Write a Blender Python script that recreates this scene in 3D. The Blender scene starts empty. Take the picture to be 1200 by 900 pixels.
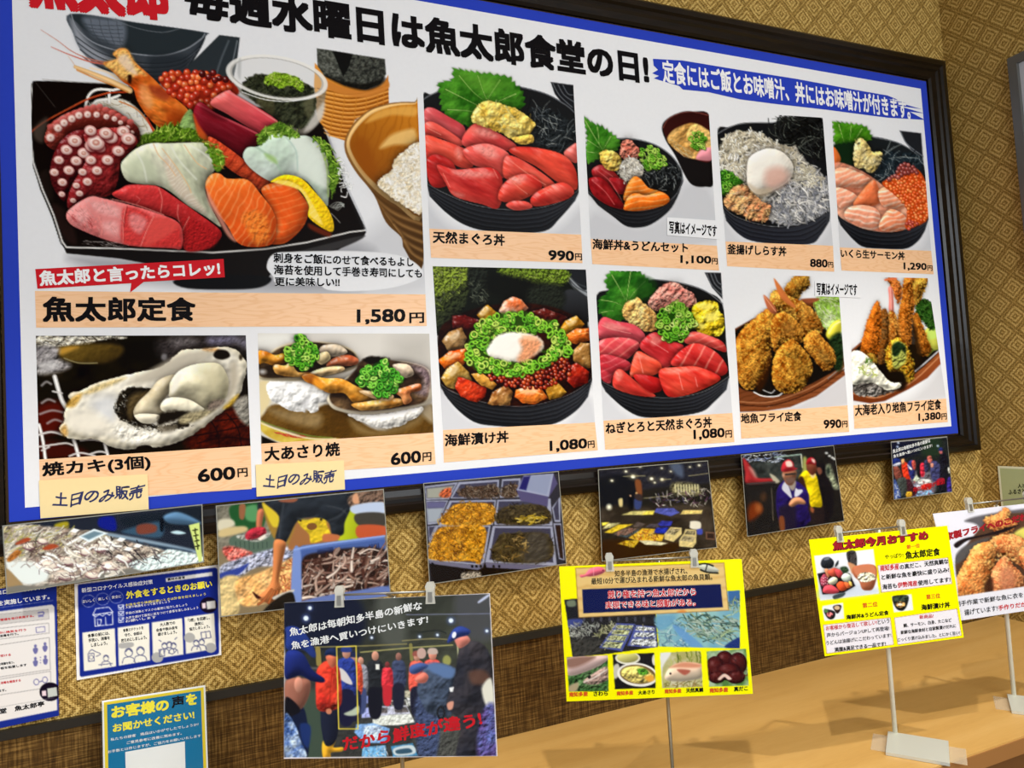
import bpy, bmesh, math
import numpy as np
from mathutils import Matrix, Vector
from mathutils.geometry import tessellate_polygon
# ---------------------------------------------------------------- camera, world, lamps, exposure
scene = bpy.context.scene
COL = scene.collection
FPX = 808.34                                   # focal length in pixels of the 1200 x 900 frame
RCAM = np.array([[0.92606896, -0.3725506, -0.06001951], [-0.03742141, 0.06760225, -0.99701032], [0.37549424, 0.92554632, 0.04866298]])
CAM = np.array([0.42629, -1.79570, 1.58582])
cam_data = bpy.data.cameras.new('camera'); cam_data.sensor_width = 36.0; cam_data.lens = FPX / 1200 * 36
cam_data.clip_start = 0.01; cam_data.clip_end = 50
cam = bpy.data.objects.new('camera', cam_data); COL.objects.link(cam)
cam.matrix_world = Matrix([[RCAM[0][i], -RCAM[1][i], -RCAM[2][i], CAM[i]] for i in range(3)] + [[0, 0, 0, 1]])
scene.camera = cam
scene.view_settings.view_transform = 'Standard'; scene.view_settings.look = 'None'
scene.view_settings.exposure = 0.38; scene.view_settings.gamma = 1.0; scene.view_settings.use_curve_mapping = False
world = bpy.data.worlds.new('world'); scene.world = world; world.use_nodes = True
world.node_tree.nodes['Background'].inputs[0].default_value = (.93, .97, 1.05, 1)
world.node_tree.nodes['Background'].inputs[1].default_value = 0.48
def lamp(name, loc, power, radius=.05, col=(1, .96, .9), spot=None):
    d = bpy.data.lights.new(name, 'SPOT' if spot else 'POINT'); d.energy = power; d.shadow_soft_size = radius; d.color = col
    if spot: d.spot_size = spot; d.spot_blend = .6
    o = bpy.data.objects.new(name, d); o.location = loc; COL.objects.link(o); return o
# ceiling downlights in a row in front of the wall (they cast the card shadows on the counter)
lamp('downlight', (2.62, -1.18, 2.98), 76, .025, spot=math.radians(108))
lamp('downlight', (0.95, -1.25, 2.98), 76, .025, spot=math.radians(108))
lamp('downlight', (-0.55, -1.25, 2.98), 76, .025, spot=math.radians(108))
area = bpy.data.lights.new('board_fill_light', 'AREA'); area.shape = 'RECTANGLE'; area.size = 5.0; area.size_y = 1.4; area.energy = 142; area.color = (.88, .95, 1)  # wide fill added to brighten the board evenly, no actual ceiling fixture
ao = bpy.data.objects.new('board_fill_light', area); ao.location = (3.1, -3.6, 2.6); ao.rotation_euler = (math.radians(62), 0, 0); COL.objects.link(ao)
# ---------------------------------------------------------------- frames: photo pixel -> point on a plane of the room
def ray(p): return RCAM.T @ np.array([(p[0] - 600) / FPX, (p[1] - 450) / FPX, 1.0])
class Frame:
    """a flat thing's own axes: x along it, z up it, y away from the viewer"""
    def __init__(s, o, yaw=0, pitch=0, roll=0):
        s.o = np.array(o, float)
        s.M = (Matrix.Rotation(yaw, 3, 'Z') @ Matrix.Rotation(pitch, 3, 'X') @ Matrix.Rotation(roll, 3, 'Y'))
        s.R = np.array(s.M)
    def uv(s, p):
        d = ray(p); n = s.R[:, 1]; k = ((s.o - CAM) @ n) / (d @ n)
        q = s.R.T @ (CAM + k * d - s.o); return np.array([q[0], q[2]])
    def px(s, U, W):
        P = s.o + np.outer(np.ravel(U), s.R[:, 0]) + np.outer(np.ravel(W), s.R[:, 2]) - CAM
        q = P @ RCAM.T; return q[:, :2] / q[:, 2:3] * FPX + [600, 450]
def crop(ox, oy, k): return lambda *P: [(ox + x / k, oy + y / k) for x, y in P]
PX = crop(0, 0, 1)
# ---------------------------------------------------------------- objects
def setp(o, label=None, cat=None, group=None, kind=None):
    if label: o['label'] = label
    if cat: o['category'] = cat
    if group: o['group'] = group
    if kind: o['kind'] = kind
    return o
def empty(name, label, cat, fr=None, loc=None, group=None):
    o = bpy.data.objects.new(name, None); o.empty_display_size = .05; COL.objects.link(o)
    if fr is not None: o.matrix_world = Matrix.Translation(fr.o) @ fr.M.to_4x4()
    if loc is not None: o.location = loc
    return setp(o, label, cat, group)
def link(name, me, mat, parent=None):
    o = bpy.data.objects.new(name, me); COL.objects.link(o)
    if mat is not None: me.materials.append(mat)
    if parent is not None: o.parent = parent
    return o
def mesh_from(name, V, F, mat, parent=None, smooth=False):
    me = bpy.data.meshes.new(name); me.from_pydata([tuple(map(float, v)) for v in V], [], F); me.update()
    if smooth:
        for p in me.polygons: p.use_smooth = True
    return link(name, me, mat, parent)
def bm_obj(name, bm, mat, parent=None, smooth=False, bevel=0, seg=2):
    if bevel: bmesh.ops.bevel(bm, geom=[e for e in bm.edges if len(e.link_faces) == 2 and e.calc_face_angle(0) > .5], offset=bevel, segments=seg, affect='EDGES', profile=.5)
    bmesh.ops.recalc_face_normals(bm, faces=bm.faces)
    me = bpy.data.meshes.new(name); bm.to_mesh(me); bm.free()
    if smooth:
        for p in me.polygons: p.use_smooth = True
    return link(name, me, mat, parent)
def box(bm, x0, x1, y0, y1, z0, z1, M=None):
    vs = [bm.verts.new((x, y, z)) for x in (x0, x1) for y in (y0, y1) for z in (z0, z1)]
    for f in ((0, 1, 3, 2), (4, 6, 7, 5), (0, 4, 5, 1), (2, 3, 7, 6), (0, 2, 6, 4), (1, 5, 7, 3)): bm.faces.new([vs[i] for i in f])
    if M is not None:
        for v in vs: v.co = M @ v.co
def tube(bm, a, b, r, n=14):
    a, b = Vector(a), Vector(b); d = b - a
    g = bmesh.ops.create_cone(bm, cap_ends=True, segments=n, radius1=r, radius2=r, depth=d.length)
    q = d.to_track_quat('Z', 'Y').to_matrix().to_4x4()
    bmesh.ops.transform(bm, matrix=Matrix.Translation((a + b) / 2) @ q, verts=g['verts'])
# ---------------------------------------------------------------- materials
def srgb(c): c = np.asarray(c, float) / 255; return np.where(c <= .04045, c / 12.92, ((c + .055) / 1.055) ** 2.4)
def mat(name, col, rough=.5, spec=.3, metal=0.0, coat=0.0):
    m = bpy.data.materials.new(name); m.use_nodes = True; b = m.node_tree.nodes['Principled BSDF']
    b.inputs['Base Color'].default_value = (*srgb(col), 1); b.inputs['Roughness'].default_value = rough
    b.inputs['Specular IOR Level'].default_value = spec; b.inputs['Metallic'].default_value = metal; b.inputs['Coat Weight'].default_value = coat
    return m
class NT:
    def __init__(s, m): s.t = m.node_tree; s.b = s.t.nodes['Principled BSDF']
    def n(s, ty, **kw):
        o = s.t.nodes.new(ty)
        for k, v in kw.items(): setattr(o, k, v)
        return o
    def l(s, a, b): s.t.links.new(a, b)
    def math(s, op, a, b=None, c=None):
        o = s.n('ShaderNodeMath', operation=op)
        for i, v in enumerate((a, b, c)):
            if v is None: continue
            if isinstance(v, (int, float)): o.inputs[i].default_value = v
            else: s.l(v, o.inputs[i])
        return o.outputs[0]
    def ramp(s, f, stops):
        r = s.n('ShaderNodeValToRGB'); e = r.color_ramp.elements
        while len(e) > 1: e.remove(e[-1])
        e[0].position = stops[0][0]; e[0].color = (*srgb(stops[0][1]), 1)
        for p, c in stops[1:]: k = e.new(p); k.color = (*srgb(c), 1)
        s.l(f, r.inputs[0]); return r.outputs[0]
    def noise(s, v, scale, detail=3, rough=.5): o = s.n('ShaderNodeTexNoise'); o.inputs['Scale'].default_value = scale; o.inputs['Detail'].default_value = detail; o.inputs['Roughness'].default_value = rough; s.l(v, o.inputs['Vector']); return o.outputs['Fac']
    def mapping(s, v, scale=(1, 1, 1), rot=(0, 0, 0), loc=(0, 0, 0)):
        o = s.n('ShaderNodeMapping'); o.inputs['Scale'].default_value = scale; o.inputs['Rotation'].default_value = rot; o.inputs['Location'].default_value = loc; s.l(v, o.inputs['Vector']); return o.outputs[0]
    def mixc(s, f, a, b, ty='MIX'):
        o = s.n('ShaderNodeMix', data_type='RGBA', blend_type=ty)
        if isinstance(f, (int, float)): o.inputs[0].default_value = f
        else: s.l(f, o.inputs[0])
        for i, v in ((6, a), (7, b)):
            if isinstance(v, tuple): o.inputs[i].default_value = (*srgb(v), 1)
            else: s.l(v, o.inputs[i])
        return o.outputs[2]
    def bump(s, h, strength=.3, dist=.002):
        o = s.n('ShaderNodeBump'); o.inputs['Strength'].default_value = strength; o.inputs['Distance'].default_value = dist; s.l(h, o.inputs['Height']); s.l(o.outputs[0], s.b.inputs['Normal'])
def wallpaper(name, axis):
    m = mat(name, (170, 130, 65), .75, .15); t = NT(m)
    co = t.n('ShaderNodeTexCoord').outputs['Object']; sp = t.n('ShaderNodeSeparateXYZ'); t.l(co, sp.inputs[0])
    u = t.math('DIVIDE', sp.outputs[axis], .1034); v = t.math('DIVIDE', sp.outputs[2], .1055)
    jit = t.math('MULTIPLY', t.math('SUBTRACT', t.noise(co, 160, 1), .5), .05)
    a = t.math('PINGPONG', t.math('ADD', u, jit), .5); b = t.math('PINGPONG', t.math('ADD', v, jit), .5)
    d = t.math('ADD', a, b); e = t.math('PINGPONG', d, .5)
    ring = t.math('MULTIPLY', t.math('ADD', t.math('COSINE', t.math('MULTIPLY', e, 2 * math.pi * 6.0)), 1.0), .5)
    ring = t.math('POWER', ring, .8)
    edge = t.math('MULTIPLY', t.math('GREATER_THAN', e, .44), .55)
    # split-cane strands running along both diagonals
    w1 = t.n('ShaderNodeTexNoise'); w1.inputs['Scale'].default_value = 1; w1.inputs['Detail'].default_value = 2
    rotv = (0, math.radians(45), 0) if axis == 0 else (math.radians(45), 0, 0)
    t.l(t.mapping(t.mapping(co, rot=rotv), scale=(420, 420, 90)), w1.inputs['Vector'])
    w2 = t.n('ShaderNodeTexNoise'); w2.inputs['Scale'].default_value = 1; w2.inputs['Detail'].default_value = 2
    t.l(t.mapping(t.mapping(co, rot=rotv), scale=(90, 420, 420) if axis == 0 else (420, 90, 420)), w2.inputs['Vector'])
    wv = t.math('ADD', t.math('MULTIPLY', w1.outputs['Fac'], .5), t.math('MULTIPLY', w2.outputs['Fac'], .5))
    f = t.math('ADD', t.math('MULTIPLY', ring, .52), t.math('MULTIPLY', t.math('SUBTRACT', wv, .5), 2.1))
    p_ = t.math('ADD', sp.outputs[axis], sp.outputs[2]); q_ = t.math('SUBTRACT', sp.outputs[axis], sp.outputs[2]); kk = 2 * math.pi / .0098
    f = t.math('ADD', f, t.math('MULTIPLY', t.math('MULTIPLY', t.math('SINE', t.math('MULTIPLY', p_, kk)), t.math('SINE', t.math('MULTIPLY', q_, kk))), .26))
    f = t.math('SUBTRACT', t.math('ADD', f, .22), t.math('MULTIPLY', edge, .45))
    t.l(t.ramp(f, [(0, WP[0]), (.45, WP[1]), (1, WP[2])]), t.b.inputs['Base Color'])
    t.bump(f, .5, .0015); return m
WP = ((94, 70, 25), (156, 124, 60), (214, 184, 112))
def weave(name):
    m = mat(name, (84, 58, 28), .8, .12); t = NT(m); co = t.n('ShaderNodeTexCoord').outputs['Object']
    a = t.noise(t.mapping(co, scale=(260, 260, 14)), 1, 2); b = t.noise(t.mapping(co, scale=(14, 14, 330)), 1, 2)
    f = t.math('ADD', t.math('MULTIPLY', a, .55), t.math('MULTIPLY', b, .55)); f = t.math('ADD', t.math('MULTIPLY', t.math('SUBTRACT', f, .5), 2.2), .42)
    t.l(t.ramp(f, [(0, (34, 22, 9)), (.5, (80, 57, 25)), (1, (132, 102, 54))]), t.b.inputs['Base Color']); t.bump(f, .5, .0015); return m
def woodstrip(name):
    m = mat(name, (240, 192, 146), .4, .2); t = NT(m); co = t.n('ShaderNodeTexCoord').outputs['Object']
    n = t.noise(t.mapping(co, scale=(3.2, 1, 20)), 1, 3); w = t.math('SINE', t.math('MULTIPLY', n, 46))
    f = t.math('ADD', t.math('MULTIPLY', t.math('POWER', t.math('ABSOLUTE', w), 6), .55), t.math('MULTIPLY', n, .3))
    t.l(t.ramp(f, [(0, (244, 199, 156)), (.3, (241, 194, 149)), (1, (232, 178, 128))]), t.b.inputs['Base Color']); return m
def tablewood(name):
    m = mat(name, (190, 146, 82), .32, .35); t = NT(m); co = t.n('ShaderNodeTexCoord').outputs['Object']
    a = t.noise(t.mapping(co, scale=(1.6, 22, 1)), 1, 4); b = t.noise(t.mapping(co, scale=(30, 420, 1)), 1, 2)
    f = t.math('ADD', t.math('MULTIPLY', a, .7), t.math('MULTIPLY', b, .3))
    t.l(t.ramp(f, [(.25, (184, 140, 74)), (.5, (197, 154, 86)), (.75, (205, 164, 97))]), t.b.inputs['Base Color']); return m
def darkwood(name):
    m = mat(name, (30, 20, 12), .3, .22, coat=.05); t = NT(m); co = t.n('ShaderNodeTexCoord').outputs['Object']
    f = t.noise(t.mapping(co, scale=(9, 60, 60)), 1, 4)
    t.l(t.ramp(f, [(.3, (10, 7, 5)), (.7, (24, 16, 10))]), t.b.inputs['Base Color']); t.bump(f, .15, .001); return m
def inkmat(name, rough=.42, spec=.03, coat=0.0):
    m = mat(name, (255, 255, 255), rough, spec, coat=coat); t = NT(m)
    a = t.n('ShaderNodeAttribute', attribute_name='ink'); t.l(a.outputs['Color'], t.b.inputs['Base Color']); m.node_tree.nodes['Principled BSDF'].inputs['Coat Roughness'].default_value = .12; return m
def paper(name, col, rough=.5, spec=.2):
    m = mat(name, col, rough, spec); t = NT(m); co = t.n('ShaderNodeTexCoord').outputs['Object']
    f = t.noise(co, 90, 2); c = np.array(col)
    t.l(t.ramp(f, [(.3, tuple(c * .995)), (.7, tuple(np.minimum(c * 1.003, 255)))]), t.b.inputs['Base Color']); return m
def clear(name, tint=(252, 253, 252), gloss=.5, rough=.08):
    m = bpy.data.materials.new(name); m.use_nodes = True; t = m.node_tree; t.nodes.clear()
    o = t.nodes.new('ShaderNodeOutputMaterial'); a = t.nodes.new('ShaderNodeBsdfTransparent'); g = t.nodes.new('ShaderNodeBsdfGlossy'); x = t.nodes.new('ShaderNodeMixShader'); f = t.nodes.new('ShaderNodeFresnel'); f.inputs[0].default_value = 1.4
    k = t.nodes.new('ShaderNodeMath'); k.operation = 'MULTIPLY'; k.inputs[1].default_value = gloss
    a.inputs[0].default_value = (*srgb(tint), 1); g.inputs['Roughness'].default_value = rough
    t.links.new(f.outputs[0], k.inputs[0]); t.links.new(k.outputs[0], x.inputs[0]); t.links.new(a.outputs[0], x.inputs[1]); t.links.new(g.outputs[0], x.inputs[2]); t.links.new(x.outputs[0], o.inputs[0]); return m
M_INK = inkmat('printed_ink'); M_INKG = inkmat('glossy_print', .4, .04)
M_WHITE = paper('white_print', (229, 230, 232), .42, .03); M_BLUE = paper('blue_print', (42, 64, 180), .42, .03)
M_BLACK = mat('black_lettering', (17, 15, 17), .42, .03); M_RED = mat('red_lettering', (200, 30, 40), .42, .03); M_LWHITE = mat('white_lettering', (236, 236, 236), .4, .2)
M_STRIP = woodstrip('wood_grain_print'); M_NOTE = paper('cream_paper', (238, 214, 158), .6, .1); M_PEN = mat('pen_ink', (40, 46, 92), .5, .2)
M_YLET = mat('yellow_lettering', (240, 226, 60), .4, .2); M_MAROON = mat('maroon_lettering', (160, 20, 36), .4, .2); M_ORANGE = mat('orange_lettering', (214, 84, 24), .4, .2)
M_CLEAR = clear('clear_sleeve', gloss=.35)
def frosted(name, col, al, rough=.3):
    m = mat(name, col, rough, .4); m.node_tree.nodes['Principled BSDF'].inputs['Alpha'].default_value = al; return m
M_ACRYL = frosted('acrylic_clip', (205, 204, 192), .62); M_TAPE = frosted('tape_film', (226, 214, 186), .28, .35)
# ---------------------------------------------------------------- flat printed parts
def poly(root, name, fr, P, m, d, bev=0):
    """a flat patch lying d in front of the sheet, outline in photo pixels"""
    U = [fr.uv(p) for p in P]; me = bpy.data.meshes.new(name)
    bm = bmesh.new(); vs = [bm.verts.new((u, -d, w)) for u, w in U]
    for tr in tessellate_polygon([[Vector((u, w, 0)) for u, w in U]]):
        try: bm.faces.new([vs[i] for i in tr])
        except ValueError: pass
    bm.normal_update()
    for f in bm.faces:
        if f.normal.y > 0: f.normal_flip()
    bm.to_mesh(me); bm.free(); return link(name, me, m, root)
def sheet(root, name, fr, P, m, th, grow=0, d=0):
    """thin card or paper, front face at depth d"""
    U = np.array([fr.uv(p) for p in P]); c = U.mean(0)
    if grow: U = U + np.sign(U - c) * grow
    V = [(u, -d, w) for u, w in U] + [(u, -d + th, w) for u, w in U]
    return mesh_from(name, V, [(0, 3, 2, 1), (4, 5, 6, 7)] + [(i, (i + 1) % 4, (i + 1) % 4 + 4, i + 4) for i in range(4)], m, root)
def picture(root, name, fr, cv, P, d, m=None, res=1.0, label=None, key=None):
    """a printed picture: fine grid whose colour attribute holds the print"""
    U = np.array([fr.uv(p) for p in P]); Q = np.array(P, float)
    w = max(np.linalg.norm(Q[1] - Q[0]), np.linalg.norm(Q[2] - Q[3])); h = max(np.linalg.norm(Q[3] - Q[0]), np.linalg.norm(Q[2] - Q[1]))
    nx, ny = int(w * res) + 2, int(h * res) + 2
    s, t = np.meshgrid(np.linspace(0, 1, nx), np.linspace(0, 1, ny)); s = s[..., None]; t = t[..., None]
    G = (U[0] * (1 - s) + U[1] * s) * (1 - t) + (U[3] * (1 - s) + U[2] * s) * t
    p = fr.px(G[..., 0], G[..., 1]); a = cv.rgb(); H, W = a.shape[:2]
    fx = np.clip((p[:, 0] - cv.x0) * SS, 0, W - 1.001); fy = np.clip((p[:, 1] - cv.y0) * SS, 0, H - 1.001)
    ix = fx.astype(int); iy = fy.astype(int); fx = (fx - ix)[:, None]; fy = (fy - iy)[:, None]
    C = (a[iy, ix] * (1 - fx) + a[iy, ix + 1] * fx) * (1 - fy) + (a[iy + 1, ix] * (1 - fx) + a[iy + 1, ix + 1] * fx) * fy
    n = nx * ny; co = np.zeros((n, 3)); co[:, 0] = G[..., 0].ravel(); co[:, 1] = -d; co[:, 2] = G[..., 1].ravel()
    i = (np.arange(ny - 1)[:, None] * nx + np.arange(nx - 1)[None]).ravel(); F = np.stack([i, i + nx, i + nx + 1, i + 1], 1)
    keep = np.ones(len(F), bool)
    if key is not None:
        bgd = np.abs(C - np.array(key)).max(1) < 1.2; keep = ~(bgd[F].all(1)); F = F[keep]
    me = bpy.data.meshes.new(name); me.vertices.add(n); me.vertices.foreach_set('co', co.ravel())
    me.loops.add(F.size); me.loops.foreach_set('vertex_index', F.ravel().astype(np.int32)); me.polygons.add(len(F))
    me.polygons.foreach_set('loop_start', np.arange(0, F.size, 4, dtype=np.int32))
    at = me.color_attributes.new('ink', 'FLOAT_COLOR', 'POINT'); L = np.ones((n, 4)); L[:, :3] = srgb(C); at.data.foreach_set('color', L.ravel().astype(np.float32))
    me.update(calc_edges=True); me.validate()
    o = link(name, me, m or M_INK, root)
    if label: o['label'] = label
    return o
_tc = {}
def glyphs(s, res=3):
    if s not in _tc:
        cu = bpy.data.curves.new('txt', 'FONT'); cu.body = s; cu.resolution_u = res; cu.size = 1
        o = bpy.data.objects.new('txt', cu); me = bpy.data.meshes.new_from_object(o)
        V = np.zeros(len(me.vertices) * 3); me.vertices.foreach_get('co', V); V = V.reshape(-1, 3)
        F = [tuple(p.vertices) for p in me.polygons]; bpy.data.objects.remove(o); bpy.data.curves.remove(cu); bpy.data.meshes.remove(me); _tc[s] = (V, F)
    return _tc[s]
def lettering(root, fr, s, P, m, d, bold=.02, name='lettering', wob=0):
    """P = (bottom left, bottom right, top left) or (bottom left, top right) of the inked line, in photo pixels"""
    V, F = glyphs(s)
    if wob: V = V + np.c_[wob * np.sin(V[:, 1] * 5 + V[:, 0] * 1.7), wob * 1.3 * np.sin(V[:, 0] * 3.1 + 1) + wob * .5 * np.sin(V[:, 0] * 9.5), V[:, 2]]
    lo, hi = V.min(0), V.max(0); K = [(0, 0)]
    if bold: K += [(bold * a, bold * b) for a in (-1, 0, 1) for b in (-1, 0, 1) if a or b]
    if len(P) == 2:
        a = fr.uv(P[0]); b = fr.uv(P[1]); e1 = np.array([b[0] - a[0], 0]); e2 = np.array([0, b[1] - a[1]])
    else: a = fr.uv(P[0]); e1 = fr.uv(P[1]) - a; e2 = fr.uv(P[2]) - a
    VV = []; FF = []
    for k, (dx, dy) in enumerate(K):
        q = (V[:, 0] - lo[0] + dx + bold) / (hi[0] - lo[0] + 2 * bold); r = (V[:, 1] - lo[1] + dy + bold) / (hi[1] - lo[1] + 2 * bold)
        p = a + np.outer(q, e1) + np.outer(r, e2); VV.append(np.c_[p[:, 0], np.full(len(p), -d - 1.6e-5 * k), p[:, 1]])
        FF += [tuple(i + k * len(V) for i in f) for f in F]
    return mesh_from(name, np.vstack(VV), FF, m, root)
# ---------------------------------------------------------------- print painter
# The menu pictures, snapshots and posters are flat prints.  Their ink is laid out
# procedurally (curves, noise, scatter) and stored as a colour attribute on the sheet.
SS = 1.5
def _hash(ix, iy, seed):
    h = (ix.astype(np.int64) * 374761393 + iy.astype(np.int64) * 668265263 + seed * 974711) & 0x7fffffff
    h = ((h ^ (h >> 13)) * 1274126177) & 0x7fffffff
    return ((h ^ (h >> 16)) & 0xffff) / 65535.0
def vnoise(x, y, seed=0):
    ix, iy = np.floor(x), np.floor(y)
    fx, fy = x - ix, y - iy
    fx = fx * fx * (3 - 2 * fx); fy = fy * fy * (3 - 2 * fy)
    a = _hash(ix, iy, seed); b = _hash(ix + 1, iy, seed); c = _hash(ix, iy + 1, seed); d = _hash(ix + 1, iy + 1, seed)
    return (a * (1 - fx) + b * fx) * (1 - fy) + (c * (1 - fx) + d * fx) * fy
def fbm(x, y, seed=0, o=3):
    r = 0.0; t = 0.0; a = 1.0
    for k in range(o):
        r = r + a * vnoise(x * 2 ** k + 17.3 * k, y * 2 ** k - 9.1 * k, seed + k); t += a; a *= .55
    return r / t
def catmull(P, closed=True, n=5):
    P = np.asarray(P, float); m = len(P)
    if m < 3: return P
    out = []
    rng = range(m if closed else m - 1)
    for i in rng:
        if closed: p0, p1, p2, p3 = P[i - 1], P[i], P[(i + 1) % m], P[(i + 2) % m]
        else: p0, p1, p2, p3 = P[max(i - 1, 0)], P[i], P[i + 1], P[min(i + 2, m - 1)]
        for k in range(n):
            t = k / n
            out.append(.5 * (2 * p1 + (p2 - p0) * t + (2 * p0 - 5 * p1 + 4 * p2 - p3) * t * t + (3 * p1 - p0 - 3 * p2 + p3) * t ** 3))
    if not closed: out.append(P[-1])
    return np.array(out)
def seg_d2(X, Y, a, b):
    d = b - a; L = d @ d + 1e-9
    t = np.clip(((X - a[0]) * d[0] + (Y - a[1]) * d[1]) / L, 0, 1)
    return (X - a[0] - t * d[0]) ** 2 + (Y - a[1] - t * d[1]) ** 2, t
def sdf(X, Y, P):
    D = np.full(X.shape, 1e9); ins = np.zeros(X.shape, bool)
    for i in range(len(P)):
        a, b = P[i - 1], P[i]
        D = np.minimum(D, seg_d2(X, Y, a, b)[0])
        if a[1] != b[1]:
            c = ((a[1] > Y) != (b[1] > Y)) & (X < (b[0] - a[0]) * (Y - a[1]) / (b[1] - a[1]) + a[0])
            ins ^= c
    D = np.sqrt(D)
    return np.where(ins, D, -D)
def boxblur(H, r):
    r = int(r)
    if r < 1: return H
    for ax in (0, 1):
        for _ in range(2):
            P = np.pad(H, [(r + 1, r) if a == ax else (0, 0) for a in (0, 1)], mode='edge'); C = np.cumsum(P, ax); n = 2 * r + 1
            H = (np.take(C, np.arange(n, C.shape[ax]), ax) - np.take(C, np.arange(0, C.shape[ax] - n), ax)) / n
    return H
LIGHT = np.array([-.42, -.62, .66])
class Canvas:
    def __init__(s, x0, y0, x1, y1, bg=(229, 230, 232)):
        s.x0, s.y0 = x0, y0
        s.w, s.h = int((x1 - x0) * SS) + 1, int((y1 - y0) * SS) + 1
        s.a = np.empty((s.h, s.w, 3)); s.a[:] = bg
        s.c = (0, 0, 1.0); s.rs = np.random.RandomState(7)
    def crop(s, ox, oy, k): s.c = (ox, oy, k); return s
    def px(s, P):
        P = np.asarray(P, float).reshape(-1, 2)
        return P / s.c[2] + [s.c[0], s.c[1]]
    def win(s, lo, hi, pad):
        a = max(0, int((lo[0] - pad - s.x0) * SS)); b = min(s.w, int((hi[0] + pad - s.x0) * SS) + 2)
        c = max(0, int((lo[1] - pad - s.y0) * SS)); d = min(s.h, int((hi[1] + pad - s.y0) * SS) + 2)
        if a >= b or c >= d: return None
        Y, X = np.mgrid[c:d, a:b]
        return slice(c, d), slice(a, b), X / SS + s.x0, Y / SS + s.y0
    def mix(s, sl, al, col):
        if s.cm is not None: al = al * s.cm[sl]
        al = al[..., None]
        s.a[sl] = s.a[sl] * (1 - al) + np.asarray(col, float) * al
    def blob(s, P, col, sm=1, f=.6, al=1, dome=0, dw=5, bump=0, bf=.25, ang=0, st=1, spec=0, col2=None, g=None,
             vf=None, vp=1, sh=0, sw=3, wob=0, wf=.3, lines=None, raw=False, hold=None):
        P = np.asarray(P, float).reshape(-1, 2) if raw else s.px(P)
        if sm: P = catmull(P)
        lo, hi = P.min(0), P.max(0)
        W = s.win(lo, hi, 3 + f * 2 + (sw * 3 if sh else 0) + wob)
        if W is None: return
        sy, sx, X, Y = W; sl = (sy, sx)
        seed = int(lo[0] * 7 + lo[1] * 13) & 0xffff
        d = sdf(X, Y, P)
        if wob: d = d + wob * (fbm(X * wf, Y * wf, seed + 5, 3) - .5) * 2
        if sh: s.mix(sl, sh * np.exp(np.minimum(d, 0) / sw), (14, 8, 6))
        m = np.clip(d / f + .5, 0, 1) * al
        if hold is not None: m = m * hold(X, Y)
        ca, sa = math.cos(ang), math.sin(ang)
        U = (X * ca + Y * sa) / st; V = -X * sa + Y * ca
        c = np.empty(X.shape + (3,)); c[:] = col
        if col2 is not None:
            if vf is not None: t = np.clip((fbm(U * vf, V * vf, seed + 11) - .5) * 2.4 * vp + .5, 0, 1)
            else:
                gx, gy = g if g is not None else (0, 1)
                q = (X - (lo[0] + hi[0]) / 2) / max(hi[0] - lo[0], 1) * gx + (Y - (lo[1] + hi[1]) / 2) / max(hi[1] - lo[1], 1) * gy
                t = np.clip(q * vp + .5, 0, 1)
            c = c * (1 - t[..., None]) + np.asarray(col2, float) * t[..., None]
        if lines:
            la, per, wd, lc, lal, wrp = lines
            q = X * math.cos(la) + Y * math.sin(la) + wrp * (fbm(X * .06, Y * .06, seed + 3, 2) - .5)
            t = np.abs(((q / per) % 1) - .5) * per
            t = np.clip(1 - t / wd, 0, 1)[..., None] * lal
            c = c * (1 - t) + np.asarray(lc, float) * t
        if dome or bump:
            H = dome * dw * (1 - np.exp(-np.maximum(d, 0) / dw))
            if dome and dw > 2.5: H = boxblur(H, min(dw * SS * .38, 5))
            if bump: H = H + .5 * bump * fbm(U * bf, V * bf, seed + 23, 3)
            gy, gx = np.gradient(H); gx *= SS; gy *= SS
            n = 1 / np.sqrt(gx * gx + gy * gy + 1)
            L = (-gx * LIGHT[0] - gy * LIGHT[1] + LIGHT[2]) * n
            q = np.clip(L / LIGHT[2], .3, 1.34)
            c = c * q[..., None]
            if spec:
                hv = np.array([-.23, -.34, .91]); sp = np.clip((-gx * hv[0] - gy * hv[1] + hv[2]) * n, 0, 1) ** 30
                nz = np.clip((fbm(U * .35, V * .35, seed + 41, 2) - .42) * 5, 0, 1)
                c = c + (255 - c) * np.clip(sp * spec * nz, 0, 1)[..., None]
        s.mix(sl, m, np.clip(c, 0, 255))
    def stroke(s, P, w, col, al=1, f=.6, taper=(1, 1), sm=1, raw=False, rnd=0):
        P = np.asarray(P, float).reshape(-1, 2) if raw else s.px(P)
        if sm and len(P) > 2: P = catmull(P, False, 4)
        W = s.win(P.min(0), P.max(0), w + 2)
        if W is None: return
        sy, sx, X, Y = W
        D = np.full(X.shape, 1e9); n = len(P) - 1
        for i in range(n):
            d2, t = seg_d2(X, Y, P[i], P[i + 1])
            r = w / 2 * (taper[0] + (taper[1] - taper[0]) * (i + t) / n)
            D = np.minimum(D, np.sqrt(d2) - r)
        m = np.clip(.5 - D / f, 0, 1) * al
        c = np.asarray(col, float)
        if rnd: c = np.clip(c * (1 + rnd * (np.clip(-D / (w / 2 + 1e-6), 0, 1) - .5))[..., None], 0, 255)
        s.mix((sy, sx), m, c)
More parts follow.
